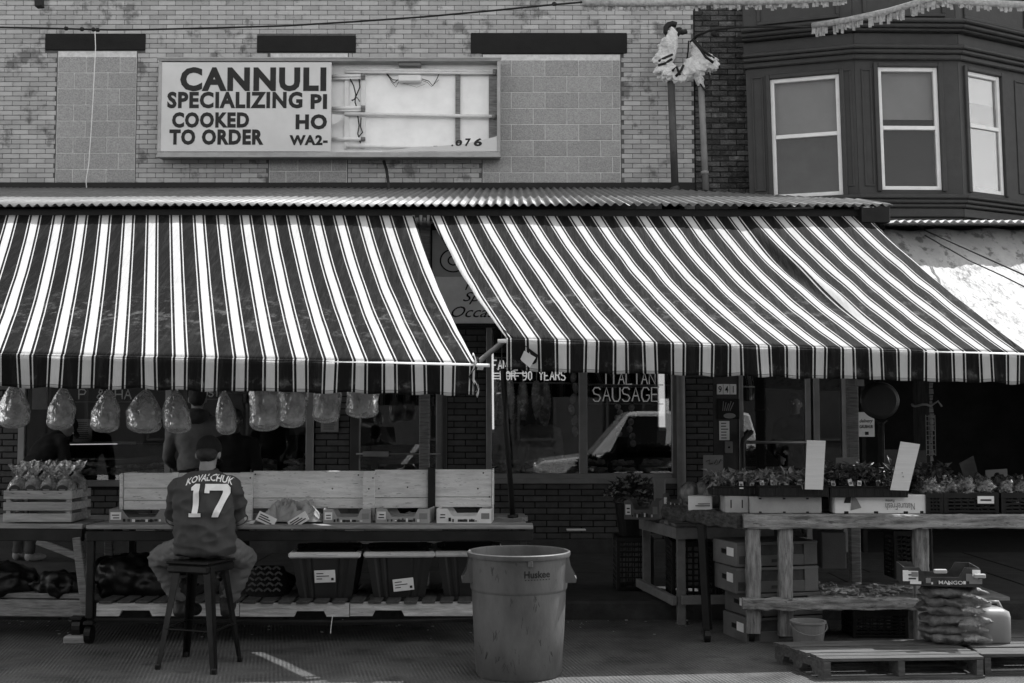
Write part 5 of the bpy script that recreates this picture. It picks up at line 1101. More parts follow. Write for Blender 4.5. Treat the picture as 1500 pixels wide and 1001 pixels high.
# bag with chevron weave next to the totes
cv = thing('woven_bag', 'dark bag with chevron pattern on the shelf beside the first tote', 'bag', (P(388, 860, 9.05).x, 9.15, z1 + .02))
c = P(388, 845, 9.1)
def bagf(u, v):
    a_ = u * 2 * math.pi; r_ = .9 + .1 * math.sin(3 * a_); return V((c.x + .17 * math.cos(a_) * r_ * (1 - .25 * v * v), 9.18 + .14 * math.sin(a_) * r_, z1 + .02 + .2 * v - .0))
MB().grid(bagf, 24, 8).build('sack', m_fab, cv, smooth=True, fixn=False)
chv = MB()
for i in range(4):
    for j in range(5):
        for s in (-1, 1):
            q = P(366 + i * 13 + (j % 2) * 3, 830 + j * 8, 9.02); T = Matrix.Translation(q) @ Matrix.Rotation(rad(38 * s), 4, 'Y'); chv.cbox(s * .0, s * .035 if s > 0 else 0.0, -.002, .002, -.007, .007, .002, T) if s > 0 else chv.cbox(-.035, 0, -.002, .002, -.007, .007, .002, T)
stuff(chv.build('chevron_weave', M('dim_weave', .06, .9, .3, 20.), cv))
MB().ell((P(388, 850, 9.1).x, 9.3, z1 + .1), (.2, .12, .1), 16, 10, jit=.3).build('sack_back', m_fab, cv, smooth=True)
o = MB(); o.ell((P(185, 840, 9.3).x, 9.35, z1 + .14), (.25, .25, .16), 20, 12, jit=.35); o.ell((P(225, 845, 9.3).x, 9.3, z1 + .1), (.2, .2, .12), 20, 12, jit=.35); o = remesh('black_bag', o, m_plasb, None, .02, 2, .02, (9, 9, 9)); tag(o, 'black plastic bag heaped on the shelf left of the stool', 'bag')
# ---------------------------------------------------------------- far left table with crate
l2 = thing('stall_table', 'dark wooden table at the far left carrying the slatted crate', 'table', (-3.7, 9.4, 0))
xe2 = P(124, 772, 9.0).x
T = Matrix.Translation(V((xe2, 8.98, 0))) @ Matrix.Rotation(rad(-4), 4, 'Z')
for i in range(4): MB().cbox(-1.6, -.01 + (.03 if i > 1 else 0), i * .2, i * .2 + .196, TZ - .04, TZ - .004 + rv(-.002, .002), .004, T).build('top_plank', m_ply, l2)
MB().cbox(-1.6, -.01, .0, .05, TZ - .13, TZ - .041, .005, T).build('apron', m_steel, l2); MB().cbox(-1.6, -.02, .74, .79, TZ - .13, TZ - .041, .005, T).build('apron', m_steel, l2)
MB().bar((xe2 - .05, 9.0, TZ - .1), (xe2 + .03, 9.0, .18), .06, .06).build('leg', m_wood, l2); MB().bar((xe2 - .06, 9.72, TZ - .1), (xe2 - .03, 9.72, .14), .06, .06).build('leg', m_wood, l2); MB().bar((xe2 - 1.5, 9.0, TZ - .1), (xe2 - 1.5, 9.0, .0), .06, .06).build('leg', m_wood, l2)
MB().bar((xe2 - .35, 9.02, TZ - .13), (xe2 - .05, 9.02, .6), .03, .05).build('brace', m_wood, l2)
for i in range(4): MB().cbox(-1.6, -.0, .05 + i * .18, .21 + i * .18, .295, .33, .004, T).build('shelf_board', m_wood, l2)
MB().cbox(-1.6, .03, -.005, .035, .17, .29, .006, T).build('shelf_edge', m_wood, l2)
w2 = MB().tube([(xe2 - .05, 8.99, .1), (xe2 + .01, 8.99, .1)], .085, 18).build('caster', m_plasb, l2); sbox('chock', xe2 - .09, xe2 + .09, 8.86, 8.96, 0, .055, m_ply, l2, .01); MB().bar((xe2 - .02, 8.9, .17), (xe2 - .02, 9.06, .18), .09, .02).build('fork', m_steel, w2)
cr = thing('slatted_crate', 'slatted wooden crate full of cellophane wrapped rounds on the far left table', 'crate', (P(55, 770, 9.0).x, 9.2, TZ))
a = R(3, 722, 105, 770, 9.02); x0, x1 = a[0], a[1]; cz = TZ; T = Matrix.Translation(V((x1, 9.02, 0))) @ Matrix.Rotation(rad(-2), 4, 'Z'); W = x1 - x0; D = .36; H = .245
m_cr = M('crate_wood', .32, .8, .25, 4., .4, 16., stretch=(1.4, 10, 12), spots=(8., .66), spotv=.5, rnd=.1)
for k in range(3):
    zz = cz + .006 + k * .083; MB().cbox(-W, 0, 0, .012, zz, zz + .062, .003, T).build('slat', m_cr, cr); MB().cbox(-W, 0, D, D + .012, zz, zz + .062, .003, T).build('slat', m_cr, cr)
    MB().cbox(-.0125, -.002, .0125, D - .001, zz + .002, zz + .06, .003, T).build('slat', m_cr, cr); MB().cbox(-W + .002, -W + .0125, .0125, D - .001, zz + .002, zz + .06, .003, T).build('slat', m_cr, cr)
for (xx, yy) in ((-.05, .0125), (-W + .015, .0125), (-.05, D - .05), (-W + .015, D - .05)): MB().cbox(xx, xx + .034, yy, yy + .034, cz + .004, cz + H, .003, T).build('corner_post', m_cr, cr)
MB().cbox(-W + .013, -.013, .013, D - .001, cz + .004, cz + .014, .002, T).build('base_board', m_cr, cr)
m_cello = glassy('cellophane', .12, .85, .10, 1.0, 35., haze=.30, hv=.55); m_bread = M('crust', .16, .8, .3, 14., .4, 50.); m_lab = M('round_label', .03, .5, .2, 9.)
def packs(n, i, xx, yy, zz):
    c = T @ V((xx, yy, zz)); t = thing('wrapped_round', '%s cellophane wrapped round with a dark label in the crate' % n, 'wrapped bread', c)
    MB().ell(c + V((0, 0, .075)), (.066, .07, .075), 16, 10, jit=.15).build('loaf', m_bread, t, smooth=True)
    mb = MB(); n_ = 16
    prof = [(.03, 0), (.074, .03), (.08, .075), (.066, .12), (.028, .16), (.02, .172), (.05, .215), (.075, .25)]
    for (r_, z_) in prof:
        for j in range(n_): a_ = 2 * math.pi * j / n_; q = r_ * (1 + (.10 + .3 * (z_ > .18)) * noise.noise(V((math.cos(a_) * 2.5 + i, math.sin(a_) * 2.5, z_ * 22)))); mb.v.append(c + V((q * math.cos(a_), q * math.sin(a_) * .85, z_ + .01 * math.sin(a_ * 5) * (z_ > .2))))
    for k in range(len(prof) - 1):
        for j in range(n_): mb.f.append((k * n_ + j, k * n_ + (j + 1) % n_, (k + 1) * n_ + (j + 1) % n_, (k + 1) * n_ + j))
    mb.build('cellophane', m_cello, t, fixn=False)
    MB().lathe([(.001, 0), (.040, 0), (.040, .003), (.001, .003)], c + V((.0, -.078, .072)), 20, sy=.8, T=Matrix.Rotation(rad(82), 3, 'X')).build('round_label', m_lab, t)
    MB().box(c.x - .022, c.x + .022, c.y - .0835, c.y - .0822, c.z + .066, c.z + .074).build('print', m_greyp, t)
for i, n in enumerate(('leftmost front', 'second front', 'third front', 'rightmost front')): packs(n, i, -W + .075 + i * .118, .085, cz + .17)
for i, n in enumerate(('leftmost rear', 'second rear', 'third rear', 'rightmost rear')): packs(n, i + 7, -W + .09 + i * .118, .25, cz + .19)
o = MB(); o.ell((-3.85, 9.25, .40), (.3, .25, .12), 20, 12, jit=.4); o = remesh('black_bag', o, m_plasb, None, .02, 2, .015, (9, 9, 9)); tag(o, 'large black bag on the lower shelf of the far left table', 'bag')
o = MB(); o.ell((-3.36, 9.15, .39), (.15, .14, .085), 20, 12, jit=.5); o.ell((-3.22, 9.2, .37), (.1, .1, .05), 16, 10, jit=.5); o = remesh('black_bag', o, m_plasb, None, .014, 1, .02, (14, 14, 14)); tag(o, 'smaller crumpled black bag on the shelf, right of the large one', 'bag')
# ---------------------------------------------------------------- plastic bags hanging under the left awning
m_film = glassy('bag_film', .18, .92, .015, .75, 20., haze=.46, hv=.66, gk=.45); m_loaf = M('pale_bread', .30, .8, .3, 10., .5, 35., stretch=(1, 1, .5))
nmb = ['leftmost hanging', 'second hanging', 'third hanging', 'fourth hanging', 'fifth hanging', 'narrow sixth hanging', 'seventh hanging', 'eighth hanging', 'ninth hanging', 'short rightmost hanging']
for i, (x, w_, yt, yb) in enumerate(((20, 42, 562, 628), (90, 38, 566, 630), (157, 40, 570, 634), (214, 48, 570, 635), (260, 40, 571, 635), (330, 29, 572, 637), (387, 45, 560, 632), (428, 41, 560, 627), (480, 39, 558, 620), (533, 46, 560, 613))):
    Y = 8.62; top = P(x, yt, Y); bot = P(x, yb, Y); H = top.z - bot.z; r0 = w_ / 2 * Y / 1800
    t = thing('hanging_bag', nmb[i] + ' clear plastic bag of bread under the striped awning', 'plastic bag', (bot.x, Y, bot.z), 'plastic bags hanging under the left awning')
    mb = MB(); n_ = 54; rows = 30; sd = i * 7.3
    for k in range(rows + 1):
        v_ = k / rows
        sh = min(1, (v_ / .5) ** .62) if i < 6 else min(1, (v_ / .22) ** .5); sh *= (1 if v_ < .82 else math.sqrt(max(0.02, 1 - ((v_ - .82) / .19) ** 2)))
        for j in range(n_):
            a_ = 2 * math.pi * j / n_; d_ = V((math.cos(a_), math.sin(a_), 0)); q = V((d_.x * 1.3 + sd, d_.y * 1.3, v_ * 2.2)); rr = 1 + .075 * max(0, 1 - v_ * 1.7) * math.cos(a_ * 9 + 2.5 * noise.noise(q * 2)) + .07 * max(0, v_ - .45) * (1 - abs(noise.noise(q * 5)) * 3) + .07 * noise.noise(q) + .045 * (1 - abs(noise.noise(q * 2.2 + V((0, 0, v_ * 1.5)))) * 2) + .035 * noise.noise(V((a_ * 3, v_ * 1.2, sd)))
            mb.v.append(V((top.x + r0 * sh * rr * d_.x + .012 * math.sin(v_ * 3 + sd), Y + r0 * .8 * sh * rr * d_.y, top.z - H * v_)))
    for k in range(rows):
        for j in range(n_): mb.f.append((k * n_ + j, k * n_ + (j + 1) % n_, (k + 1) * n_ + (j + 1) % n_, (k + 1) * n_ + j))
    mb.f.append(tuple(rows * n_ + j for j in range(n_)))
    mb.build('film', m_film, t, smooth=True, fixn=False)
    for k in range(3 if w_ > 30 else 2):
        a_ = k * 2.1 + i; rr = r0 * (.42 if w_ > 30 else .3)
        MB().ell(V((top.x + rr * math.cos(a_), Y + rr * .6 * math.sin(a_), bot.z + H * (.32 + .05 * (k % 2)))), (r0 * .40, r0 * .36, H * (.20 + .03 * k)), 14, 10, T=Matrix.Rotation(rad(rv(-12, 12)), 3, 'Y'), jit=.35).build('loaf', m_loaf, t, smooth=True)
    MB().tube([top + V((0, 0, -.012)), top + V((0, 0, .05)), V((top.x, Y - .02, 1.96))], .006, 5).build('tie', m_paper, t)
o = MB().tube([(-4.6, 8.60, 1.965), (-.6, 8.60, 1.955)], .012, 8).build('hanging_rail', m_pipe, None, smooth=True); tag(o, 'thin rail behind the left valance that carries the plastic bags', 'rail')
# ---------------------------------------------------------------- grey bin
bx, by = P(760, 900, 7.86).x, 7.86
bn = thing('trash_can', 'large grey plastic trash can with side handles and printed name, at the road edge', 'trash can', (bx, by, 0))
prof = [(.001, .015), (.225, .012), (.255, .0), (.266, .02), (.282, .30), (.293, .555), (.299, .565), (.301, .575), (.306, .775), (.318, .778), (.321, .790), (.320, .806), (.312, .812), (.305, .806), (.302, .79), (.285, .5), (.262, .06), (.001, .055)]
prof = [(r_ * 1.02, z_ * .95) for r_, z_ in prof]; mb = MB().lathe(prof, (bx, by, 0), 72); mb.f = mb.f[:-2]; can = mb.build('bin', m_can, bn); autosmooth(can, 28)
def canr(z): z = z / .95; return 1.02 * (.301 + (.306 - .301) * (z - .575) / .2 if z > .565 else .266 + .027 * z / .555)
for az in (184, -4 + 2):
    e = V((math.cos(rad(az)), math.sin(rad(az)), 0)); s = V((-e.y, e.x, 0)); c = V((bx, by, 0)); h_ = MB()
    for k in (-1, 1):
        h_.prism([c + e * .297 + s * .085 * k + V((0, 0, 0.7362)), c + e * .318 + s * .082 * k + V((0, 0, 0.7362)), c + e * .33 + s * .08 * k + V((0, 0, 0.6650)), c + e * .362 + s * .075 * k + V((0, 0, 0.6032)), c + e * .360 + s * .075 * k + V((0, 0, 0.5814)), c + e * .292 + s * .08 * k + V((0, 0, 0.5795))], s * .008 * k)
    h_.prism([c + e * .318 + s * -.075 + V((0, 0, 0.5833)), c + e * .362 + s * -.075 + V((0, 0, 0.5833)), c + e * .364 + s * -.075 + V((0, 0, 0.6042)), c + e * .338 + s * -.075 + V((0, 0, 0.6128))], s * .15)
    h_.build('handle', m_can, bn)
c = V((bx, by, 0)); sbox('lock_lug', bx + .055, bx + .085, by - .318, by - .302, .70, .74, m_can, bn, .004)
def cyl_text(s, q, bold, nm='lettering'):
    x0, x1, z0, z1 = R(*q, by - .3); me = text_mesh(s, bold, 0, 3); xs = [v.co.x for v in me.vertices]; ys = [v.co.y for v in me.vertices]; bm = bmesh.new(); bm.from_mesh(me); bmesh.ops.triangulate(bm, faces=bm.faces); bm.to_mesh(me); bm.free(); cc = V((bx, by - .3, z0))
    for v in me.vertices:
        x = x0 + (v.co.x - min(xs)) / (max(xs) - min(xs)) * (x1 - x0); z = z0 + (v.co.y - min(ys)) / (max(ys) - min(ys)) * (z1 - z0); r_ = canr(z) + .0022; dx = x - bx; v.co = V((x, by - math.sqrt(max(.0001, r_ * r_ - dx * dx)), z)) - cc
    link(nm, me, m_ink, bn, cc)
cyl_text('Huskee', (768, 837, 806, 847.5), .02); cyl_text('- - - - - - - - -', (769, 849.6, 806, 850.8), .03, 'underline')
def scuff(pts, wpx):
    mb = MB(); q = []
    for (x, y) in pts:
        p = P(x, y, by - .28); r_ = canr(p.z) + .0018; dx = max(-r_ * .97, min(r_ * .97, p.x - bx)); q.append(V((bx + dx, by - math.sqrt(r_ * r_ - dx * dx), p.z)))
    for i in range(len(q) - 1):
        w_ = wpx * .0042 * (.5 + .5 * math.sin(math.pi * (i + .5) / (len(q) - 1))); mb.poly([q[i] + V((-w_ / 2, 0, 0)), q[i] + V((w_ / 2, 0, 0)), q[i + 1] + V((w_ / 2, 0, 0)), q[i + 1] + V((-w_ / 2, 0, 0))])
    mb.build('scuff_mark', M('scuff', .06, .7, .5, 40., 0), bn, fixn=False)
random.seed(14)
for (x, y, n_) in ((723, 830, 3), (725, 842, 2), (742, 838, 1), (750, 878, 3), (785, 872, 3), (787, 886, 4), (768, 905, 2), (728, 925, 4), (724, 930, 3), (716, 955, 2), (728, 965, 4), (740, 972, 4), (752, 968, 3), (805, 962, 3), (790, 940, 2), (772, 918, 2), (700, 950, 2)):
    for k in range(n_):
        x0, y0 = x + rv(-4, 4), y + rv(-4, 4); sl_x = rv(-.5, .5); l_ = rv(5, 13); scuff([(x0 + sl_x * t * l_ / 4 + rv(-.5, .5), y0 + t * l_ / 4) for t in range(5)], rv(.5, 1.2))
random.seed(11)
# inside of the windows: deli case and hanging meat
m_meat = M('cured_meat', .42, .6, .45, 14., .5, 40., spots=(16., .55), spotv=2.2); m_tray = M('display_tray', .02, .5, .3, 9.); m_slice = M('sliced_meat', .5, .55, .5, 22., .4, 50., spots=(12., .55), spotv=.4)
for i, (x, y0, y1, w_) in enumerate(((724, 556, 616, 12), (735, 560, 622, 13), (747, 556, 614, 14), (766, 560, 616, 17), (786, 558, 612, 14), (797, 560, 626, 20))):
    Y = 13.95 + .12 * (i % 2); a, b = P(x, y0, Y), P(x, y1, Y); r0 = w_ / 2 * Y / 1800; mb = MB(); pr = []
    for k in range(31): v_ = k / 30; pr.append((max(.004, r0 * math.sin(math.pi * (.04 + .92 * (v_ ** .8))) ** .45 * (1 + .07 * math.sin(k * 2.4))), a.z + (b.z - a.z) * v_))
    t = thing('salami', ('first', 'second', 'third', 'fourth', 'fifth', 'thick sixth')[i] + ' netted salami from the left, hanging in the sausage window', 'salami', (a.x, Y, b.z), 'salami hanging in the window')
    MB().lathe(pr, (a.x, Y, 0), 16, .06).build('casing', m_meat, t, smooth=True); MB().tube([(a.x, Y, a.z - .02), (a.x + .02 * (i % 3 - 1), Y, 2.6)], .006, 5).build('cord', m_paper, t)
for i, (x, y0, y1) in enumerate(((840, 545, 640), (905, 592, 640), (925, 592, 655))):
    Y = 14.1; t = thing('sausage_string', ('dried sausage links hanging beside the window mullion', 'sausage links hanging below the neon lettering', 'longer sausage links hanging below the neon lettering, right one')[i], 'sausage', P(x, y1, Y)); mb = MB(); n_ = 6
    for k in range(n_):
        p = P(x + 3 * math.sin(k * 1.7), y0 + (y1 - y0) * (k + .5) / n_, Y); mb.ell(p, (.035, .035, (y1 - y0) / n_ * .5 * Y / 1800), 10, 8, T=Matrix.Rotation(rad(12 * (-1) ** k), 3, 'Y'))
    mb.build('links', m_meat, t, smooth=True)
def display(px0, px1, pyt, n, label, Y0=13.62, D=.55):
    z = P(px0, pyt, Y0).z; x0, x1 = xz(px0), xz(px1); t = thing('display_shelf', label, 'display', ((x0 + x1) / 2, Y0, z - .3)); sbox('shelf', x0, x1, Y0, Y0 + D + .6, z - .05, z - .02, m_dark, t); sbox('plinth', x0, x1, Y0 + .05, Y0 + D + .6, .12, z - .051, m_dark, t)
    for i in range(n):
        a, b = x0 + (x1 - x0) * (i + .06) / n, x0 + (x1 - x0) * (i + .94) / n
        for r_ in range(2):
            ya = Y0 + .02 + r_ * .32; zz = z + r_ * .07; tr = MB().cbox(a, b, ya, ya + .28, zz - .018 if r_ == 0 else z - .018, zz, .005).build('tray', m_tray if (i + r_) % 3 else m_pipe, t); mb = MB()
            for k in range(16): mb.ell((rv(a + .05, b - .05), rv(ya + .04, ya + .24), zz + .012 + rv(0, .03)), (rv(.03, .07), rv(.03, .05), rv(.012, .03)), 9, 6, T=Matrix.Rotation(rv(0, 3), 3, 'Z'), jit=.5)
            mb.build('cuts', m_slice, tr, smooth=True)
display(722, 985, 693, 6, 'window display of trays with cut meat behind the large right pane'); display(255, 446, 692, 4, 'window display of trays behind the second left pane'); display(40, 240, 697, 4, 'deli display with long glass case behind the first left pane')
t = thing('deli_case', 'glass fronted deli case with bright steel trim in the left window', 'deli case', (xz(150), 14.6, .12)); Y = 14.6
a = R(84, 651, 242, 700, Y); MB().grid(lambda u, v: V((a[0] + u * (a[1] - a[0]), Y + .35 * (1 - math.cos(v * 1.5)), a[2] + (a[3] - a[2]) * math.sin(v * 1.5))), 4, 10).build('curved_glass', m_glass, t, smooth=True, fixn=False)
MB().tube([(a[0], Y + .33, a[3] + .01), (a[1] - .45, Y + .33, a[3] + .01)], .018, 6).build('trim', m_white, t); sbox('base', a[0], a[1], Y + .02, Y + .6, .12, a[2] - .002, m_dalum, t); sbox('back', a[0], a[1], Y + .62, Y + .65, .12, a[3], m_pipe, t)
for k in range(3): sbox('rib', a[0] + .12 + .1 * k, a[0] + .17 + .1 * k, Y + .55, Y + .6, a[2] + .1, a[3] - .05, m_pipe, t)
mb = MB()
for k in range(40): mb.ell((rv(a[0] + .05, a[1] - .05), Y + rv(.1, .55), a[2] + rv(.02, .12)), (rv(.05, .12), rv(.05, .08), rv(.03, .06)), 10, 7, T=Matrix.Rotation(rv(0, 3), 3, 'Z'), jit=.4)
mb.build('cuts', m_slice, t, smooth=True)
a = R(160, 672, 232, 679, 13.7); o = MB().tube([(a[0], 13.7, a[2]), (a[1], 13.7, a[3])], .035, 12).build('paper_roll', m_pipe, None, smooth=True); tag(o, 'long pale roll lying in the left window', 'roll')
for (q, lb, mt) in (((107, 614, 135, 648), 'grey printed sheet taped inside the left window pane', m_greyp), ((47, 566, 70, 600), 'plain grey panel at the top left corner of the left window', m_greyp), ((470, 600, 496, 633), 'printed sheet on the brick pier left of the glass door', m_greyp), ((424, 612, 447, 637), 'dim paper sheet in the corner of the left window', M('dim_paper', .08, .8, .1, 8.))):
    Y = YW + .03 if q[0] < 450 else YW - .035; a = R(*q, Y); t = thing('paper_sheet', lb, 'notice', ((a[0] + a[1]) / 2, Y, a[2])); sbox('sheet', a[0], a[1], Y, Y + .006, a[2], a[3], mt, t, .001)
    if q[0] in (107, 470):
        for k in range(9): sbox('printed_line', a[0] + .03, a[1] - .03 - rv(0, .03), Y - .002, Y - .0005, a[3] - .04 - k * .022, a[3] - .034 - k * .022, m_ink, t, .0005)
# ---------------------------------------------------------------- right stall table of heavy timber
RT = thing('timber_table', 'heavy weathered timber market table on the right carrying plant trays', 'table', (2.6, 9.4, 0)); YR = 8.86; RZ = .917
a = R(1090, 753, 1560, 773, YR); MB().rough((a[0], YR + .045, RZ - .052), (a[1], YR + .045, RZ - .052), .09, .10, .006, 90, 3.).build('front_beam', m_woodx, RT)
MB().rough((1.66, YR + .06, RZ - .06), (1.2, 9.6, RZ - .035), .11, .10, .014, 50, 8.).build('side_beam', M('dark_log', .06, .9, .5, 4., .8, 12., stretch=(10, 1.5, 12)), RT)
for i in range(6):
    y0 = YR + .092 + i * .18; sbox('top_plank', 1.30 + .0 * i if i > 3 else 1.62 - .09 * i, 4.0, y0, y0 + .174, RZ - .05, RZ - .012 + rv(-.004, .004), m_woodx, RT, .005)
m_post = M('split_post', .21, .85, .5, 4., .7, 16., stretch=(10, 10, 1.3), spots=(6., .6), spotv=.3)
for (p, zb0, yy) in ((1104, 0.07, YR + .02), (1151, 0.05, YR + .03), (1351, .0, YR + .05)):
    x = P(p, 850, yy).x; MB().rough((x, yy + .04, zb0), (x + .008, yy + .04, RZ - .106), .10, .08, .005, 40, p).build('leg', m_post, RT)
MB().bar((P(1028, 765, 9.3).x, 9.3, RZ - .1), (P(1036, 925, 9.3).x, 9.28, .03), .05, .06).build('leg', m_black, RT)
MB().bar((3.6, 10.0, RZ - .06), (3.6, 10.0, .14), .08, .08).build('leg', m_post, RT); MB().bar((1.7, 9.9, RZ - .06), (1.7, 9.9, .0), .07, .07).build('leg', m_post, RT)
a = R(1088, 877, 1346, 894, YR - .03); MB().rough((a[0], YR - .012, (a[2] + a[3]) / 2), (a[1], YR - .012, (a[2] + a[3]) / 2), .05, a[3] - a[2], .009, 70, 5.).build('lower_beam', m_woodx, RT)
for i in range(4): sbox('shelf_board', 2.15, 3.6, YR + .12 + i * .2, YR + .3 + i * .2, a[3] - .04, a[3] - .01, m_wood, RT, .004)
for p in (1100, 1036):
    q = P(p, 946, 8.95); MB().tube([(q.x - .02, q.y, .045), (q.x + .02, q.y, .045)], .045, 14).build('caster', m_plasb, RT)
# ---- small pale wooden table
sm = thing('small_table', 'small pale two by four table between the kerb and the timber table', 'table', (1.5, 10.1, .0)); m_2x4 = M('new_timber', .18, .75, .16, 4., .25, 16., stretch=(3, 3, 3), spots=(8., .68), spotv=.5, rnd=.1)
A, B_, C_ = V((1.29, 9.66, 0)), V((1.10, 10.55, 0)), V((2.05, 9.72, 0)); zt2 = .755
MB().bar(A + V((0, 0, zt2 - .045)), B_ + V((0, 0, zt2 - .045)), .04, .09).build('apron', m_2x4, sm); MB().bar(A + V((-.02, -.02, zt2 - .045)), C_ + V((0, 0, zt2 - .045)), .04, .09).build('apron', m_2x4, sm)
for i in range(5): MB().bar(A.lerp(B_, .1 + .2 * i) + V((0, 0, zt2 + .012)), C_.lerp(C_ + (B_ - A), .1 + .2 * i) + V((0, 0, zt2 + .012)), .15, .022).build('top_board', m_2x4, sm)
for p, zb0 in ((A + V((.03, .03, 0)), 0), (B_ + V((.04, -.04, 0)), .14), (C_ + V((-.05, .03, 0)), 0), (C_ + (B_ - A) * .95, .14)): sbox('leg', p.x - .033, p.x + .033, p.y - .03, p.y + .03, zb0, zt2 - .002, m_2x4, sm, .004)
MB().bar(A + V((-.03, -.03, .19)), B_ + V((-.03, 0, .21)), .04, .07).build('lower_rail', m_2x4, sm); MB().bar(A + V((.02, -.045, .20)), C_ + V((0, -.03, .20)), .04, .07).build('lower_rail', m_2x4, sm)
# ---- plastic crates
def crate(label, x0, x1, y0, y1, z0, z1, mat=m_plasb, yaw=0., rows=5, group=None, nm='plastic_crate'):
    c = V(((x0 + x1) / 2, (y0 + y1) / 2, z0)); t = thing(nm, label, 'crate', c, group); T = Matrix.Translation(c) @ Matrix.Rotation(yaw, 4, 'Z'); w_, d, h = (x1 - x0) / 2, (y1 - y0) / 2, z1 - z0
    MB().cbox(-w_, w_, -d, d, 0, .012, .003, T).build('base', mat, t)
    for s in (-1, 1):
        for ax in (0, 1):
            mb = MB(); L_ = w_ if ax == 0 else d
            def bx_(u0, u1, a, b):
                if ax == 0: mb.cbox(u0, u1, s * d - .006, s * d + .006, a, b, .002, T)
                else: mb.cbox(s * w_ - .006, s * w_ + .006, u0, u1, a, b, .002, T)
            for k in range(rows): zz = .012 + (h - .05) * k / rows; bx_(-L_ + .02, L_ - .02, zz, zz + .014)
            n_ = max(3, int(L_ * 2 / .055))
            for k in range(n_ + 1): u = -L_ + .02 + (2 * L_ - .04) * k / n_; bx_(u - .005, u + .005, .026, h - .04)
            bx_(-L_ - .008, L_ + .008, h - .04, h); bx_(-L_ - .004, -L_ + .02, .0, h - .04); bx_(L_ - .02, L_ + .004, .0, h - .04); mb.build('lattice_side', mat, t)
    return t
crate('black lattice crate standing on the sidewalk under the flower bucket', P(903, 800, 10.6).x, P(946, 800, 10.6).x + .06, 10.55, 10.9, .145, .59, rows=9)
crate('tall black lattice crate inside the small pale table, left', 1.28, 1.62, 9.9, 10.3, .145, .62, rows=9); crate('tall black lattice crate inside the small pale table, right', 1.66, 2.0, 9.95, 10.3, .145, .62, rows=9)
# ---- flowers
fb = thing('flower_bucket', 'black bucket of cut flowers on the black crate', 'flowers', (P(926, 780, 10.7).x, 10.72, .592)); c = WP[fb]
mb = MB().lathe([(.11, 0), (.15, .28), (.165, .285), (.165, .295), (.145, .295), (.11, .02), (.001, .02)], c, 24); mb.f = mb.f[:-2]; mb.build('bucket', m_plasb, fb, smooth=False)
random.seed(5); lf = MB(); pt = MB()
for k in range(420):
    a_ = rv(0, 6.28); el = rv(0, 1.5); d = V((math.cos(a_) * math.cos(el) * 1.0, math.sin(a_) * math.cos(el) * .8, math.sin(el) * .85)); p = c + V((.0, 0, .31)) + V((d.x * .23, d.y * .18, d.z * .2)) * rv(.4, 1); lf.leaf(p, d + V((rv(-.5, .5), rv(-.5, .5), rv(-.3, .5))), rv(.05, .09), rv(.02, .035))
stuff(lf.build('foliage', m_leafd, fb, fixn=False))
for k in range(75):
    a_ = rv(0, 6.28); el = rv(.1, 1.5); d = V((math.cos(a_) * math.cos(el), math.sin(a_) * math.cos(el) * .8, math.sin(el) * .9)); p = c + V((-.01, 0, .32)) + V((d.x * .22, d.y * .18, d.z * .19)) * rv(.85, 1.08)
    for j in range(7): pt.leaf(p, d + V((rv(-1, 1), rv(-1, 1), rv(-.6, .6))), rv(.018, .032), rv(.015, .024))
stuff(pt.build('petals', m_petal, fb, fixn=False))
# ---- things on the small table and table end
def closed_carton(label, x0, x1, y0, y1, z0, z1, mat=m_card, yaw=0., holes=(), group=None, cat='carton'):
    c = V(((x0 + x1) / 2, (y0 + y1) / 2, z0)); t = thing('carton', label, cat, c, group); T = Matrix.Translation(c) @ Matrix.Rotation(yaw, 4, 'Z'); w_, d, h = (x1 - x0) / 2, (y1 - y0) / 2, z1 - z0
    MB().cbox(-w_, w_, -d, d, 0, h, .006, T).build('box', mat, t)
    for (u, v, su, sv) in holes: MB().lathe([(.001, 0), (1, 0), (1, .002), (.001, .002)], V(), 14, sx=su, sy=sv, T=TT)and None
    hb = MB()
    for (u, v, su, sv) in holes: hb.cbox(u * w_ - su, u * w_ + su, -d - .002, -d + .001, v * h - sv, v * h + sv, .001, T)
    if holes: hb.build('hand_holes', m_black, t)
    return t, T, w_, d, h
carton('dark printed fruit carton standing at the rear of the small pale table', 921, 972, 765, .15, .35, 10.05, rad(-12), M('dull_carton', .12, .8, .15, 9.), .55, base_z=.782)
closed_carton('grey blank board leaning upright behind the fruit carton', P(958, 740, 10.4).x, P(975, 740, 10.4).x, 10.4, 10.42, .78, P(960, 702, 10.4).z, m_greyp, cat='board')
carton('small low carton of dark fruit left of the watermelons', 975, 1005, 737, .09, .25, 9.75, rad(-10), M('dull_carton', .12), .5, base_z=.908)
m_melon = M('melon_stripes', .13, .45, .85, 2.2, .05, 40., stretch=(9, 9, 1.2)); 
for i, (x, y, lb) in enumerate(((1011, 722, 'striped watermelon at the left on the timber table'), (1031, 720, 'striped watermelon in the middle behind the pale box'), (1046, 728, 'striped watermelon nearest the plant tray'))):
    p = P(x, y, 9.5 - .1 * (i == 2)); o = MB().ell(p, (.085, .09, .085), 20, 14, T=Matrix.Rotation(rad(30 * i), 3, 'Y')).build('watermelon', m_melon, None, smooth=True); tag(o, lb, 'watermelon', 'watermelons on the timber table')
o, *_ = closed_carton('pale printed box in front of the watermelons', P(1010, 740, 9.3).x, P(1045, 740, 9.3).x, 9.28, 9.45, RZ - .005, P(1030, 727, 9.3).z, m_cardw, rad(-8))
MB().cbox(WP[o].x - .05, WP[o].x + .06, 9.268, 9.272, RZ + .03, RZ + .036, .0005).build('print', m_ink, o); MB().cbox(WP[o].x - .03, WP[o].x + .06, 9.268, 9.272, RZ + .045, RZ + .05, .0005).build('print', m_ink, o)
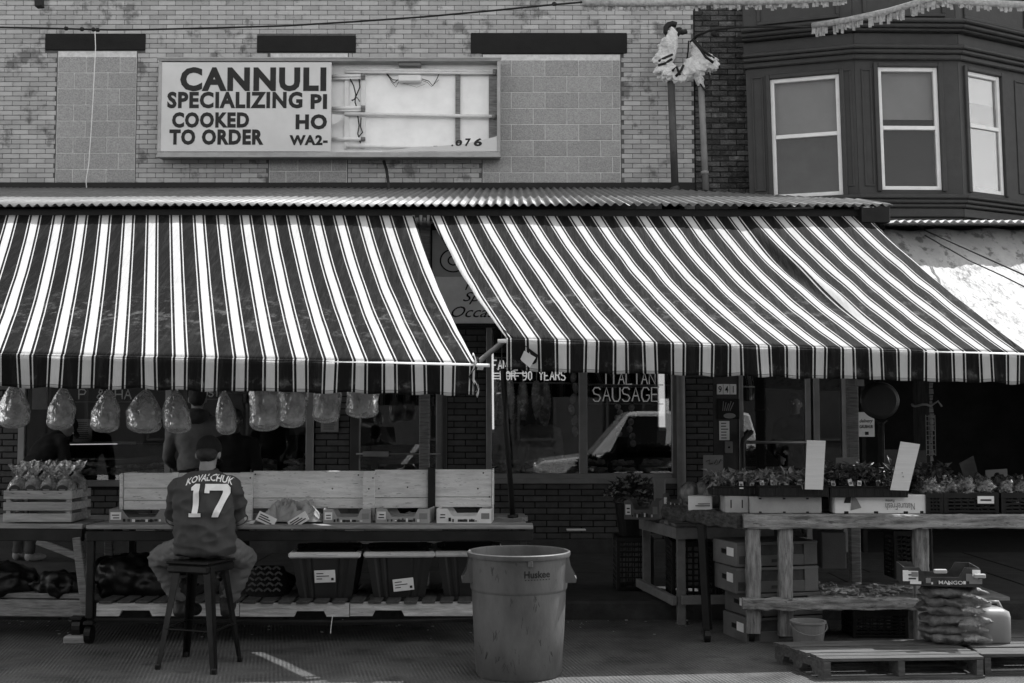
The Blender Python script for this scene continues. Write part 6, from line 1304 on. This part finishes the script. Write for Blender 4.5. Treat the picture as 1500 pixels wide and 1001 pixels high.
# cartons under the trays
o, T, w_, d, h = closed_carton('plain grey carton under the left plant tray', P(1099, 750, 9.05).x, P(1204, 750, 9.05).x, 9.05, 9.5, RZ - .008, P(1150, 728, 9.05).z, M('grey_carton', .36, .8, .1, 8.), 0, [(-.72, .9, .01, .006), (-.05, .9, .01, .006), (.6, .9, .01, .006), (-.72, .08, .01, .006), (-.05, .08, .01, .006), (.6, .08, .01, .006)])
o, *_ = closed_carton('end of a grey carton with two slots beside the timber beam', P(1062, 750, 9.1).x, P(1098.5, 750, 9.05).x, 9.09, 9.5, RZ - .008, P(1080, 727, 9.1).z, M('grey_carton', .28), rad(0), [(-.5, .55, .004, .03), (.45, .55, .004, .03)])
o, T, w_, d, h = closed_carton('white carton with upside-down print under the right plant tray', P(1223, 751, 9.03).x, P(1357, 751, 9.03).x, 9.03, 9.5, RZ - .008, P(1290, 725, 9.03).z, m_cardw, 0, [(-.75, .05, .016, .012), (-.1, .05, .016, .012), (.55, .05, .016, .012), (.9, .08, .012, .01)])
text('NatureFresh', *R(1297, 737, 1340, 747, 9.026), 9.026, m_greyp, o, .0, name='lettering', flip=True); text('Farms', *R(1297, 732, 1310, 736, 9.026), 9.026, m_ink, o, .01, flip=True)
MB().prism([P(1236, 737, 9.027), P(1246, 737, 9.027), P(1247, 726, 9.027), P(1240, 726, 9.027)], (0, .002, 0)).build('print', m_ink, o); MB().prism([P(1246, 748, 9.027), P(1248, 726, 9.027), P(1255, 731, 9.027), P(1262, 744, 9.027)], (0, .002, 0)).build('print', m_greyp, o)
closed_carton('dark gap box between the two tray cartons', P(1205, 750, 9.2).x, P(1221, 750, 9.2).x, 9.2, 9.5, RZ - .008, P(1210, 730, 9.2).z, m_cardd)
# plant trays
m_tag = M('plant_tag', .75, .5, .05, 8., 0)
def tray(label, px0, px1, py0, py1, Y, D, lm, nl, hgt, ntag, sd, yaw=0., size=(.05, .095)):
    random.seed(sd); a = R(px0, py0, px1, py1, Y); z0 = a[2]; h = a[3] - a[2]; t = thing('plant_tray', label, 'plant tray', ((a[0] + a[1]) / 2, Y + D / 2, z0)); x0, x1 = a[0], a[1]
    mb = MB(); n_ = 9
    mb.box(x0, x1, Y, Y + .01, z0 + h * .0, z0 + h); mb.box(x0, x1, Y + D - .01, Y + D, z0, z0 + h); mb.box(x0, x0 + .01, Y + .01, Y + D - .01, z0, z0 + h); mb.box(x1 - .01, x1, Y + .01, Y + D - .01, z0, z0 + h); mb.box(x0 + .01, x1 - .01, Y + .01, Y + D - .01, z0 + .001, z0 + .012); mb.cbox(x0 - .01, x1 + .01, Y - .012, Y - .001, z0 + h - .012, z0 + h, .003)
    for k in range(n_): u = x0 + (x1 - x0) * (k + .15) / n_; mb.cbox(u, u + (x1 - x0) / n_ * .55, Y - .006, Y - .0005, z0 + .004, z0 + h - .016, .003)
    mb.build('tray', m_plasb, t); MB().box(x0 + .012, x1 - .012, Y + .012, Y + D - .012, z0 + .013, z0 + h - .012).build('soil', m_boot, t)
    lf = MB()
    for k in range(nl):
        u = rv(x0 + .02, x1 - .02); yy = rv(Y + .0, Y + D - .03); hh = hgt * (.55 + .45 * noise.noise(V((u * 9, yy * 9, sd))) + .35) * rv(.25, 1); lf.leaf(V((u, yy, z0 + h - .01 + hh)), V((rv(-1, 1), rv(-1.2, .6), rv(-.35, .8))), rv(*size), rv(size[0] * .4, size[1] * .42))
    for k in range(60): u = rv(x0 + .02, x1 - .02); yy = rv(Y + .02, Y + D - .03); lf.poly([V((u, yy, z0 + h - .02)), V((u + .004, yy, z0 + h - .02)), V((u + .006 + rv(-.02, .02), yy, z0 + h + hgt * .7)), V((u + .002, yy, z0 + h + hgt * .7))])
    stuff(lf.build('foliage', lm, t, fixn=False))
    for k in range(ntag):
        u = x0 + (x1 - x0) * (k + rv(.1, .9)) / ntag; T = Matrix.Translation(V((u, Y + rv(-.012, .05), z0 + h + rv(-.006, .014)))) @ Matrix.Rotation(rad(rv(-25, 25)), 4, 'Y') @ Matrix.Rotation(rad(rv(-20, 8)), 4, 'X'); q = MB().cbox(-.015, .015, -.001, .001, -.02, rv(.03, .042), .0005, T).build('plant_tag', m_tag, t)
        MB().box(-.010, .010, -.003, -.0012, .0, .018, T).build('print', m_greyp, q)
    random.seed(11); return t
tray('left plant tray of pale leafed seedlings with white tags', 1112, 1214, 711, 728, 8.98, .5, m_leaf, 760, .085, 6, 3)
tray('side plant tray of seedlings at the left end of the timber table', 1044, 1111, 712, 726, 9.12, .5, m_leaf, 460, .08, 4, 4)
tray('right plant tray of dark glossy seedlings with white tags', 1216, 1330, 712, 729, 8.98, .5, M('glossy_leaf', .08, .3, .5, 12., .2, 60.), 800, .13, 6, 5, size=(.05, .10))
tray('rear plant tray of dark seedlings behind the right cardboard strip', 1332, 1400, 706, 722, 9.15, .45, m_leafd, 320, .12, 3, 6)
# cardboard strips and boards standing among the plants
def board(label, pts, Y, tilt, mat=m_card, nm='cardboard_sign', th=.004):
    q = [P(x, y, Y) for x, y in pts]; zb0 = min(p.z for p in q)
    for p in q: p.y += (p.z - zb0) * tilt
    o = MB().prism(q, (0, th, 0)).build(nm, mat, None); return tag(o, label, 'cardboard sign')
m_corrug = M('corrugated_card', .62, .85, .06, 5., .25, 30., stretch=(.5, .5, 12))
board('tall blank cardboard strip standing in the left plant tray', [(1179, 717), (1205.5, 717.5), (1210, 646), (1182.5, 645)], 8.915, .03, m_corrug)
board('slanted blank cardboard strip standing in the right plant tray', [(1304, 718), (1331, 719), (1348.5, 651), (1320, 647)], 8.915, .03, m_corrug)
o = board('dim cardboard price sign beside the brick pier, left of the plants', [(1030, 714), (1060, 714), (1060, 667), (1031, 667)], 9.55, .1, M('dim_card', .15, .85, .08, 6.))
wd = MB()
for pts in (((1034, 676), (1040, 674), (1038, 680), (1044, 679)), ((1046, 680), (1050, 673), (1052, 680), (1048, 681)), ((1053, 679), (1056, 673), (1058, 675))): wd.tube([P(x, y, 9.545 + .006) for x, y in pts], .003, 5)
wd.build('scrawl', m_ink, o)
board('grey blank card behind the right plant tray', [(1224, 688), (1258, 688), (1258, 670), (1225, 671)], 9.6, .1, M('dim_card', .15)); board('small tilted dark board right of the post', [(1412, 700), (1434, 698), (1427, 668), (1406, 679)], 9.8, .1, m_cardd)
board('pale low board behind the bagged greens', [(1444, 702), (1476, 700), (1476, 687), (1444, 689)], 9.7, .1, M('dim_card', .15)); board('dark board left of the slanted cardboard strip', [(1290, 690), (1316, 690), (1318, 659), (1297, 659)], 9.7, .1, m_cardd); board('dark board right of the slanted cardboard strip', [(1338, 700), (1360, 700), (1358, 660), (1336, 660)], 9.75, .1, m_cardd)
# crates of bagged greens on the right
m_clear = glassy('clear_bag', .16, .9, .05, .6, 18., haze=.07, hv=.5)
def greens(label, px0, px1, sd, lm):
    random.seed(sd); a = R(px0, 722, px1, 751, 9.02); crate('black crate ' + label, a[0], a[1], 9.02, 9.45, RZ - .008, a[3], rows=4); zt3 = a[3]
    for j in range(3):
        u = a[0] + (a[1] - a[0]) * (j + .5) / 3; t = thing('bagged_greens', ('left', 'middle', 'right')[j] + ' clear bag of greens in the crate ' + label, 'bagged greens', (u, 9.2, zt3 - .08)); lf = MB()
        for k in range(130): d = V((rv(-1, 1), rv(-1, 1), rv(-.2, 1))).normalized(); lf.leaf(V((u, 9.18, zt3 - .03)) + V((d.x * .07, d.y * .1, d.z * .10)) * rv(.5, 1), d + V((rv(-.6, .6), rv(-.6, .6), 0)), rv(.04, .07), rv(.03, .05))
        stuff(lf.build('foliage', lm, t, fixn=False)); o = MB().ell((u, 9.18, zt3 - .0), (.10, .14, .115), 20, 14, T=Matrix.Rotation(rad(rv(-20, 20)), 3, 'Y'), jit=.5, sc=14).build('bag', m_clear, t, smooth=True)
    random.seed(11); return a
a = greens('with a white label', 1384, 1462, 21, m_leaf); t = thing('crate_label', 'white printed label on the front of the black crate of greens', 'label', (P(1443, 735, 9.0).x, 9.0, P(1443, 740, 9.0).z)); b2 = R(1432, 727, 1456, 738, 9.005); sbox('card', b2[0], b2[1], 9.003, 9.009, b2[2], b2[3], m_paper, t, .001); sbox('print', b2[0] + .02, b2[1] - .02, 9.001, 9.0025, b2[2] + .02, b2[2] + .032, m_ink, t, .0005)
greens('at the right edge of the picture', 1468, 1540, 22, m_leafd); greens('beside the white carton', 1358, 1381, 23, m_leafd)
# ---- banana boxes under the table
def banana(label, px0, px1, pyt, pyb, Y, yaw, print_=True):
    a, b = P(px0, pyb, Y), P(px1, pyt, Y); h = b.z - a.z; w_ = b.x - a.x; d = .40; c = V(((a.x + b.x) / 2, Y + d / 2, a.z)); t = thing('produce_box', label, 'box', c, 'boxes stacked under the timber table'); T = Matrix.Translation(c) @ Matrix.Rotation(yaw, 4, 'Z'); hw = w_ / 2; k = .17 * w_
    m1 = M('box_board', .12, .8, .1, 6., rnd=.2)
    MB().cbox(-hw, hw, -d / 2 + .012, d / 2, .004, h - .01, .006, T).build('inner_box', m_cardd, t)
    MB().cbox(-hw, -hw + k, -d / 2, -d / 2 + .011, 0, h - .004, .003, T).build('corner_panel', m1, t); MB().cbox(hw - k, hw, -d / 2, -d / 2 + .011, 0, h - .004, .003, T).build('corner_panel', m1, t); MB().cbox(-hw + k, hw - k, -d / 2, -d / 2 + .011, 0, h * .45, .003, T).build('front_panel', m1, t)
    MB().cbox(-hw - .006, -hw - .0005, -d / 2, d / 2, 0, h - .004, .002, T).build('side_panel', m1, t); MB().cbox(-hw - .002, hw + .002, -d / 2 - .002, d / 2, h - .022, h, .003, T).build('lid_edge', m1, t) if print_ else None
    MB().box(-hw + k * .1, -hw + k * .9, -d / 2 - .003, -d / 2 - .0005, .02, h * .45, T).build('print', m_cardd, t); MB().box(-.05, .06, -d / 2 - .003, -d / 2 - .0005, h * .15, h * .28, T).build('print', m_cardd, t)
    MB().box(-hw - .009, -hw - .0065, -d / 2 + .05, -d / 2 + .16, h * .4, h * .75, T).build('sticker', m_paper, t); MB().box(-hw - .0075, -hw - .0064, -.03, .05, h * .45, h * .65, T).build('hand_hole', m_black, t)
    return t
banana('topmost produce box under the timber table, with a torn pale sticker', 1064, 1193, 794, 829, 9.02, rad(16)); banana('second produce box from the top under the timber table', 1066, 1195, 831, 868, 9.02, rad(13)); banana('third produce box from the top, shifted right under the timber table', 1083, 1200, 870, 902, 8.99, rad(17)); banana('lowest produce box on the road under the timber table', 1080, 1200, 904, 941, 8.99, rad(15))
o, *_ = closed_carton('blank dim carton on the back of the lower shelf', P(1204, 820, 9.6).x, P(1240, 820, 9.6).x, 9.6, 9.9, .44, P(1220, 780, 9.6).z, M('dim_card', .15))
crate('black lattice crate hanging far back under the timber table', P(1310, 820, 9.7).x, P(1338, 820, 9.7).x, 9.7, 9.95, .35, P(1320, 778, 9.7).z, rows=9); crate('black lattice crate on the ground behind the pallet', P(1250, 915, 9.1).x, P(1330, 915, 9.1).x, 9.1, 9.4, .0, .2, rows=6)
ch_ = thing('produce_pile', 'low heap of pods in a tray on the lower shelf', 'produce', (2.7, 9.1, .31)); mb = MB(); random.seed(9)
for k in range(150): p = V((rv(2.25, 3.1), rv(8.95, 9.35), .31 + rv(0, .06))); cap(mb, p, p + V((rv(-.05, .05), rv(-.03, .03), rv(-.01, .015))), .012, .008, 6)
random.seed(11); stuff(mb.build('pods', m_leaf, ch_, smooth=True)); MB().cbox(2.2, 3.15, 8.93, 9.4, .296, .312, .003).build('tray', m_wood, ch_)
# ---- bucket, pallets, sacks, jug, fruit box
bk = thing('bucket', 'pale plastic bucket under the timber table behind the pallet', 'bucket', (P(1184, 930, 8.72).x, 8.72, 0)); c = WP[bk]; mb = MB().lathe([(.095, 0), (.11, .10), (.118, .175), (.127, .178), (.127, .19), (.112, .19), (.09, .01), (.001, .01)], c, 28); mb.f = mb.f[:-2]; mb.build('tub', M('bucket_plastic', .20, .5, .12, 6.), bk); MB().tube([c + V((.127 * math.cos(a_), -.127 * math.sin(a_) - .01, .17 - .06 * math.sin(a_))) for a_ in [i * math.pi / 12 for i in range(13)]], .003, 5).build('handle', m_pipe, bk)
def pallet(label, FL, FR, BL, BR):
    c = (V(FL) + V(FR) + V(BL) + V(BR)) / 4; t = thing('pallet', label, 'pallet', (c.x, c.y, 0), 'pallets in front of the timber table'); FL, FR, BL, BR = map(V, (FL, FR, BL, BR)); m_pal = M('pallet_wood', .08, .85, .35, 4., .5, 16., stretch=(1.4, 10, 12), spots=(6., .63), spotv=.4, rnd=.15); n_ = 6
    for k in range(n_):
        f0, f1 = k / n_ + .008, (k + .88) / n_; a, b, cc, d = FL.lerp(BL, f0), FR.lerp(BR, f0), FR.lerp(BR, f1), FL.lerp(BL, f1); e = V((rv(-.02, .015), 0, rv(-.002, .003))); MB().prism([p + e + V((0, 0, .112)) for p in (a, b, cc, d)], (0, 0, .018)).build('deck_board', m_pal, t)
    for f_ in (.0, .46, .95):
        a, b = FL.lerp(FR, f_), BL.lerp(BR, f_); x = (FR - FL).normalized() * .04; n0 = [(0, .018), (.22, .018), (.26, .06), (.42, .06), (.46, .018), (.6, .018), (.64, .06), (.8, .06), (.84, .018), (1, .018), (1, .111), (0, .111)]
        MB().prism([a.lerp(b, u) + V((0, 0, z)) for u, z in n0], x).build('stringer', m_pal, t)
    for k in (0, 3, 5):
        f0, f1 = k / n_, (k + .8) / n_; a, b, cc, d = FL.lerp(BL, f0), FR.lerp(BR, f0), FR.lerp(BR, f1), FL.lerp(BL, f1); MB().prism([p for p in (a, b, cc, d)], (0, 0, .017)).build('bottom_board', m_pal, t)
pallet('wooden pallet nearest the camera, left of the sacks', (1.92, 7.66, 0), (2.93, 7.72, 0), (1.74, 8.24, 0), (2.93, 8.36, 0)); pallet('wooden pallet at the right picture edge under the sacks and jug', (2.96, 7.80, 0), (4.0, 7.86, 0), (2.96, 8.5, 0), (4.0, 8.55, 0))
sk = thing('sack_stack', 'stack of mesh sacks of onions on the right pallet', 'sack', (P(1389, 938, 8.2).x + .02, 8.25, .13)); c = WP[sk]; m_net = M('net_sack', .10, .4, .4, 14., .7, 110., spec=.6); random.seed(3)
for k in range(6):
    mb = MB(); w_ = rv(.17, .2)
    c = WP[sk] + V((rv(-.03, .03), rv(-.03, .02), 0)); mb.ell(c + V((0, 0, .035 + k * .060)), (w_, .15, .042), 20, 12, T=Matrix.Rotation(rad(rv(-7, 7)), 3, 'Y'), jit=.4)
    for j in range(26): mb.ell(c + V((rv(-w_, w_) * .8, rv(-.11, .11), .035 + k * .060 + rv(-.008, .008))), rv(.028, .036), 8, 6)
    cap(mb, c + V((w_ * .8, -.1, .035 + k * .062)), c + V((w_ + .04, -.13, .03 + k * .062)), .03, .012)
    o = remesh('sack', mb, m_net, sk, .014, 2, .006, (16, 16, 40), k)
c = WP[sk]; q = MB(); q.grid(lambda u, v: c + V((.02 + .19 * u + .02 * math.sin(v * 14), -.165 - .02 * math.sin(v * 22) * (1 - u), .01 + .34 * v - .05 * u * v)), 10, 40); q.build('loose_wrap', m_clear, sk, smooth=True, fixn=False); random.seed(11)
o = carton('printed fruit carton resting on top of the mesh sacks', 1332, 1439, 859, .12, .32, 8.08, rad(-9), m_cardd, .5, base_z=.515)
TB = Matrix.Translation(WP[o]) @ Matrix.Rotation(rad(-9), 4, 'Z')
text('MANGO', -.02, .13, .014, .038, -.166, m_paper, o, .01, T=TB)
for (u0, u1, v0, v1, mt) in ((-.245, -.21, .03, .1, m_paper), (-.20, -.13, .012, .03, m_paper), (-.19, -.15, .06, .09, m_greyp), (.17, .25, .02, .05, m_greyp), (.19, .24, .07, .11, m_cardw), (-.1, -.07, .02, .05, m_greyp)): MB().box(u0, u1, -.168, -.1645, v0, v1, TB).build('print', mt, o)
MB().cbox(P(1368, 838, 8.05).x, P(1386, 838, 8.05).x, 8.03, 8.06, P(1370, 840, 8.05).z, P(1370, 834, 8.05).z, .004).build('folded_flap', m_card, o); MB().cbox(P(1424, 838, 8.05).x, P(1440, 838, 8.05).x, 8.0, 8.03, P(1430, 846, 8.05).z, P(1430, 840, 8.05).z, .004).build('folded_flap', m_card, o)
jg = thing('jug', 'translucent square plastic jug beside the mesh sacks on the pallet', 'jug', (P(1456, 935, 8.2).x, 8.25, .13)); c = WP[jg]; m_jug = M('jug_plastic', .24, .35, .08, 5., .05, 30.); mb = MB(); hw = .108
rows = [(.9, 0), (1, .015), (1, .17), (.93, .205), (.6, .225), (.3, .232)]; n_ = 32
for (s, z) in rows:
    for j in range(n_):
        a_ = 2 * math.pi * j / n_; cx_, sy_ = math.cos(a_), math.sin(a_); k = 1 / (abs(cx_) ** 5 + abs(sy_) ** 5) ** .2; mb.v.append(c + V((hw * s * cx_ * k, hw * s * sy_ * k, z)))
for k in range(len(rows) - 1):
    for j in range(n_): mb.f.append((k * n_ + j, k * n_ + (j + 1) % n_, (k + 1) * n_ + (j + 1) % n_, (k + 1) * n_ + j))
mb.f.append(tuple(range(n_))[::-1]); mb.f.append(tuple((len(rows) - 1) * n_ + j for j in range(n_))); mb.build('body', m_jug, jg, smooth=True); MB().lathe([(.033, 0), (.036, .004), (.036, .03), (.03, .034)], c + V((-.03, 0, .23)), 20).build('cap', m_jug, jg, smooth=False); MB().tube([c + V((-.02, 0, .225)), c + V((.0, 0, .26)), c + V((.05, 0, .26)), c + V((.075, 0, .21))], .012, 8).build('handle', m_jug, jg, smooth=True)
# ---- hanging scale, post with chain, papers at the right
sc_ = thing('hanging_scale', 'round black scale pan hanging under the right awning', 'scale', P(1289, 586, 9.3)); c = P(1289, 587, 9.3); MB().lathe([(.001, .02), (.12, .016), (.144, .004), (.150, -.006), (.146, -.01), (.14, 0), (.001, .008)], c, 44, sy=.95, T=TT).build('dial', m_plasb, sc_, smooth=False); MB().tube([c + V((-.035, 0, .145)), c + V((-.03, 0, .175)), c + V((.03, 0, .175)), c + V((.035, 0, .145))], .009, 8).build('handle', m_gun, sc_, smooth=True); MB().tube([c + V((0, 0, .17)), c + V((0, .0, .55))], .006, 6).build('hook_wire', m_wire, sc_)
MB().tube([c + V((-.04, .0, -.14)), c + V((.0, 0, -.19)), c + V((.05, 0, -.15))], .007, 6).build('hook', m_gun, sc_, smooth=True); MB().tube([c + V((.01, .02, -.17)), c + V((.012, .03, -.5))], .025, 8).build('strap', m_fab, sc_)
po = thing('timber_post', 'rough dark timber post wrapped with chain and a wire rack', 'post', (P(1352, 700, 10.2).x, 10.2, .14)); x = WP[po].x; sbox('post', x - .055, x + .055, 10.15, 10.26, .14, 2.7, M('black_post', .025, .9, .5, 6., .6, 14., stretch=(8, 8, 1)), po, .012)
ck = MB(); random.seed(2)
for k in range(26):
    z = .9 + k * .05; ck.prism([V((x + .05 + rv(-.006, .006), 10.146, z)), V((x + .075 + rv(-.012, .012), 10.146, z + .004)), V((x + .07 + rv(-.014, .014), 10.146, z + .046)), V((x + .05, 10.146, z + .046))], (0, .1, 0))
ck.build('peeling_edge', m_wood, po); MB().tube([V((x + .075 * math.cos(a_), 10.2 + .075 * math.sin(a_), P(1350, 594, 10.2).z + .008 * math.sin(3 * a_))) for a_ in [i * .45 for i in range(15)]], .010, 6).build('chain', m_alum, po); MB().tube([V((x + .06, 10.13, P(1350, 594, 10.2).z)), V((x + .11, 10.12, P(1350, 588, 10.2).z)), V((x + .14, 10.12, P(1350, 596, 10.2).z))], .008, 6).build('chain_end', m_alum, po)
rk = MB()
for k in range(9): z = P(1350, 610 + k * 7, 10.1).z; rk.tube([(x + .0, 10.1, z), (x + .075, 10.1, z)], .003, 5)
for k in range(4): rk.tube([(x + .025 * k, 10.1, P(1350, 608, 10.1).z), (x + .025 * k, 10.1, P(1350, 668, 10.1).z)], .003, 5)
rk.build('wire_rack', m_pipe, po)
sbox('wall_bracket', P(1255, 562, 10.7).x, P(1266, 562, 10.7).x, 10.7, 10.75, P(1260, 566, 10.7).z, P(1260, 556, 10.7).z, m_greyp); tag(bpy.data.objects['wall_bracket'], 'small pale bracket plate left of the round scale', 'bracket')
# scraps of litter on the road edge
m_lit = M('litter', .35, .8, .3, 20., 0); random.seed(8)
lt_ = MB()
for k in range(90):
    p = V((rv(-4, 1.4), 9.9 - abs(random.gauss(0, .35)), .003)); s = rv(.004, .018); a_ = rv(0, 3); lt_.prism([p + V((s * math.cos(a_ + j * 1.6) * rv(.5, 1), s * math.sin(a_ + j * 1.6) * rv(.5, 1), 0)) for j in range(4)], (0, 0, rv(.001, .006)))
o = stuff(lt_.build('litter', m_lit)); o['label'] = 'tiny scraps of litter along the kerb line'; o['category'] = 'litter'; random.seed(11)
# ---------------------------------------------------------------- across the street, seen as reflections in the shop windows
def car(label, x0, Yc, L_, H, wd, body_m, suv):
    t = thing('parked_car', label, 'car', (x0 + L_ / 2, Yc, 0), 'cars parked across the street'); b0, bh = .22, H * .5
    pr = [(0, b0 + .1), (.03, bh * .82), (.18, bh * .94), (.27 * L_, bh), (.27 * L_, bh)] ; y0, y1 = Yc - wd / 2, Yc + wd / 2
    low = [(x0, b0), (x0, bh * .72), (x0 + .12, bh * .86), (x0 + .25 * L_, bh), (x0 + L_ * .97, bh * 1.0), (x0 + L_, bh * .75), (x0 + L_, b0)]
    o = MB().prism([V((a, y0, z)) for a, z in low], (0, wd, 0)).build('body', body_m, t); o.modifiers.new('b', 'BEVEL').width = .06; o.modifiers['b'].segments = 3
    r0, r1, r2, r3 = (x0 + .24 * L_, x0 + .40 * L_, x0 + (.93 if suv else .76) * L_, x0 + (.975 if suv else .92) * L_)
    n_ = 10; roof = [V((r0, 0, bh - .01)), V((r1, 0, H - .03)), V((r1 + .2, 0, H)), V((r2 - .2, 0, H)), V((r2, 0, H - .05)), V((r3, 0, bh - .01))]
    def side(y, ins): return [V((p.x, y + (ins if y < Yc else -ins) * (p.z - bh) / (H - bh), p.z)) for p in roof]
    A, B2 = side(y0 + .04, .16), side(y1 - .04, .16); mb = MB(); mb.v += A + B2; m_ = len(A); mb.f += [tuple(range(m_))[::-1], tuple(range(m_, 2 * m_))] + [(i, (i + 1) % m_, m_ + (i + 1) % m_, m_ + i) for i in range(m_)]; c_ = mb.build('cabin', body_m, t); c_.modifiers.new('b', 'BEVEL').width = .05; c_.modifiers['b'].segments = 3
    m_cg = M('car_glass', .008, .08, .1, 3., 0, spec=.8)
    for (f0, f1) in ((.08, .44), (.50, .9)):
        for y, s in ((y0 + .04, -1), (y1 - .04, 1)):
            zl, zh = bh + .05, H - .10; xa0 = r0 + (r3 - r0) * f0 + (.10 if f0 < .2 else 0); xb0 = r0 + (r3 - r0) * f1 - .02; q = [V((xa0, 0, zl)), V((xb0, 0, zl)), V((xb0 - (.06 if f1 > .8 else 0), 0, zh)), V((xa0 + (.38 if f0 < .2 else 0), 0, zh))]
            for p in q: p.y = y - s * .16 * (p.z - bh) / (H - bh) + s * .004
            MB().prism(q, (0, s * .004, 0)).build('window', m_cg, t)
    for xx in (x0 + .19 * L_, x0 + .80 * L_):
        for y, s in ((y0, 1), (y1, -1)): w_ = MB().tube([(xx, y - s * .005, .33), (xx, y + s * .2, .33)], .33, 24).build('wheel', m_plasb, t); MB().tube([(xx, y - s * .012, .33), (xx, y - s * .004, .33)], .2, 16).build('rim', m_alum, w_)
    for y in (y0 + .3, y1 - .3): sbox('headlight', x0 - .01, x0 + .05, y - .15, y + .15, bh * .62, bh * .76, m_white, t, .02)
    return t
car('pale silver sport utility car across the street, reflected in the sausage window', .45, 1.9, 4.6, 1.72, 1.8, M('silver_paint', .5, .25, .03, 2., 0, coat=.5, metal=.3), True); car('dark sedan across the street, reflected in the glass door', -6.4, 1.9, 4.7, 1.50, 1.8, M('dark_paint', .03, .2, .03, 2., 0, coat=.6), False)
for i, (x0, x1, v, lb) in enumerate(((-15, -5, .10, 'dark brick row house across the street, left'), (-5, 4, .14, 'mid grey row house across the street, centre'), (4, 15, .09, 'dark row house across the street, right'))):
    t = thing('row_house', lb, 'building', ((x0 + x1) / 2, -4.5, 0)); sbox('wall', x0 + .005, x1 - .005, -9, -4.2, 0, 6.6, M('far_wall_%d' % i, v * .28, .9, .2, 5.), t, .02); sbox('cornice', x0 + .01, x1 - .01, -4.199, -3.9, 6.2, 6.55, m_trim, t, .05)
    for fl in (1.0, 4.2):
        for k in range(4):
            xx = x0 + (x1 - x0) * (k + .5) / 4; w_ = sbox('window', xx - .5, xx + .5, -4.199, -4.14, fl, fl + 1.6, m_trim, t, .01); sbox('pane', xx - .42, xx + .42, -4.139, -4.13, fl + .08, fl + 1.52, M('far_glass', .01, .1, .1, 3., 0), w_, .002)
    sbox('door', x0 + .4, x0 + 1.4, -4.199, -4.15, .14, 2.3, m_dalum, t)
sbox('pilaster', 3.72, 3.94, -4.02, -3.98 + .1, 1.5, 4.5, m_white); tag(bpy.data.objects['pilaster'], 'white pilaster put in across the street for the bright reflection at the right of the window', 'sign board')  # unseen pilaster, added to make a bright bar in the window reflection
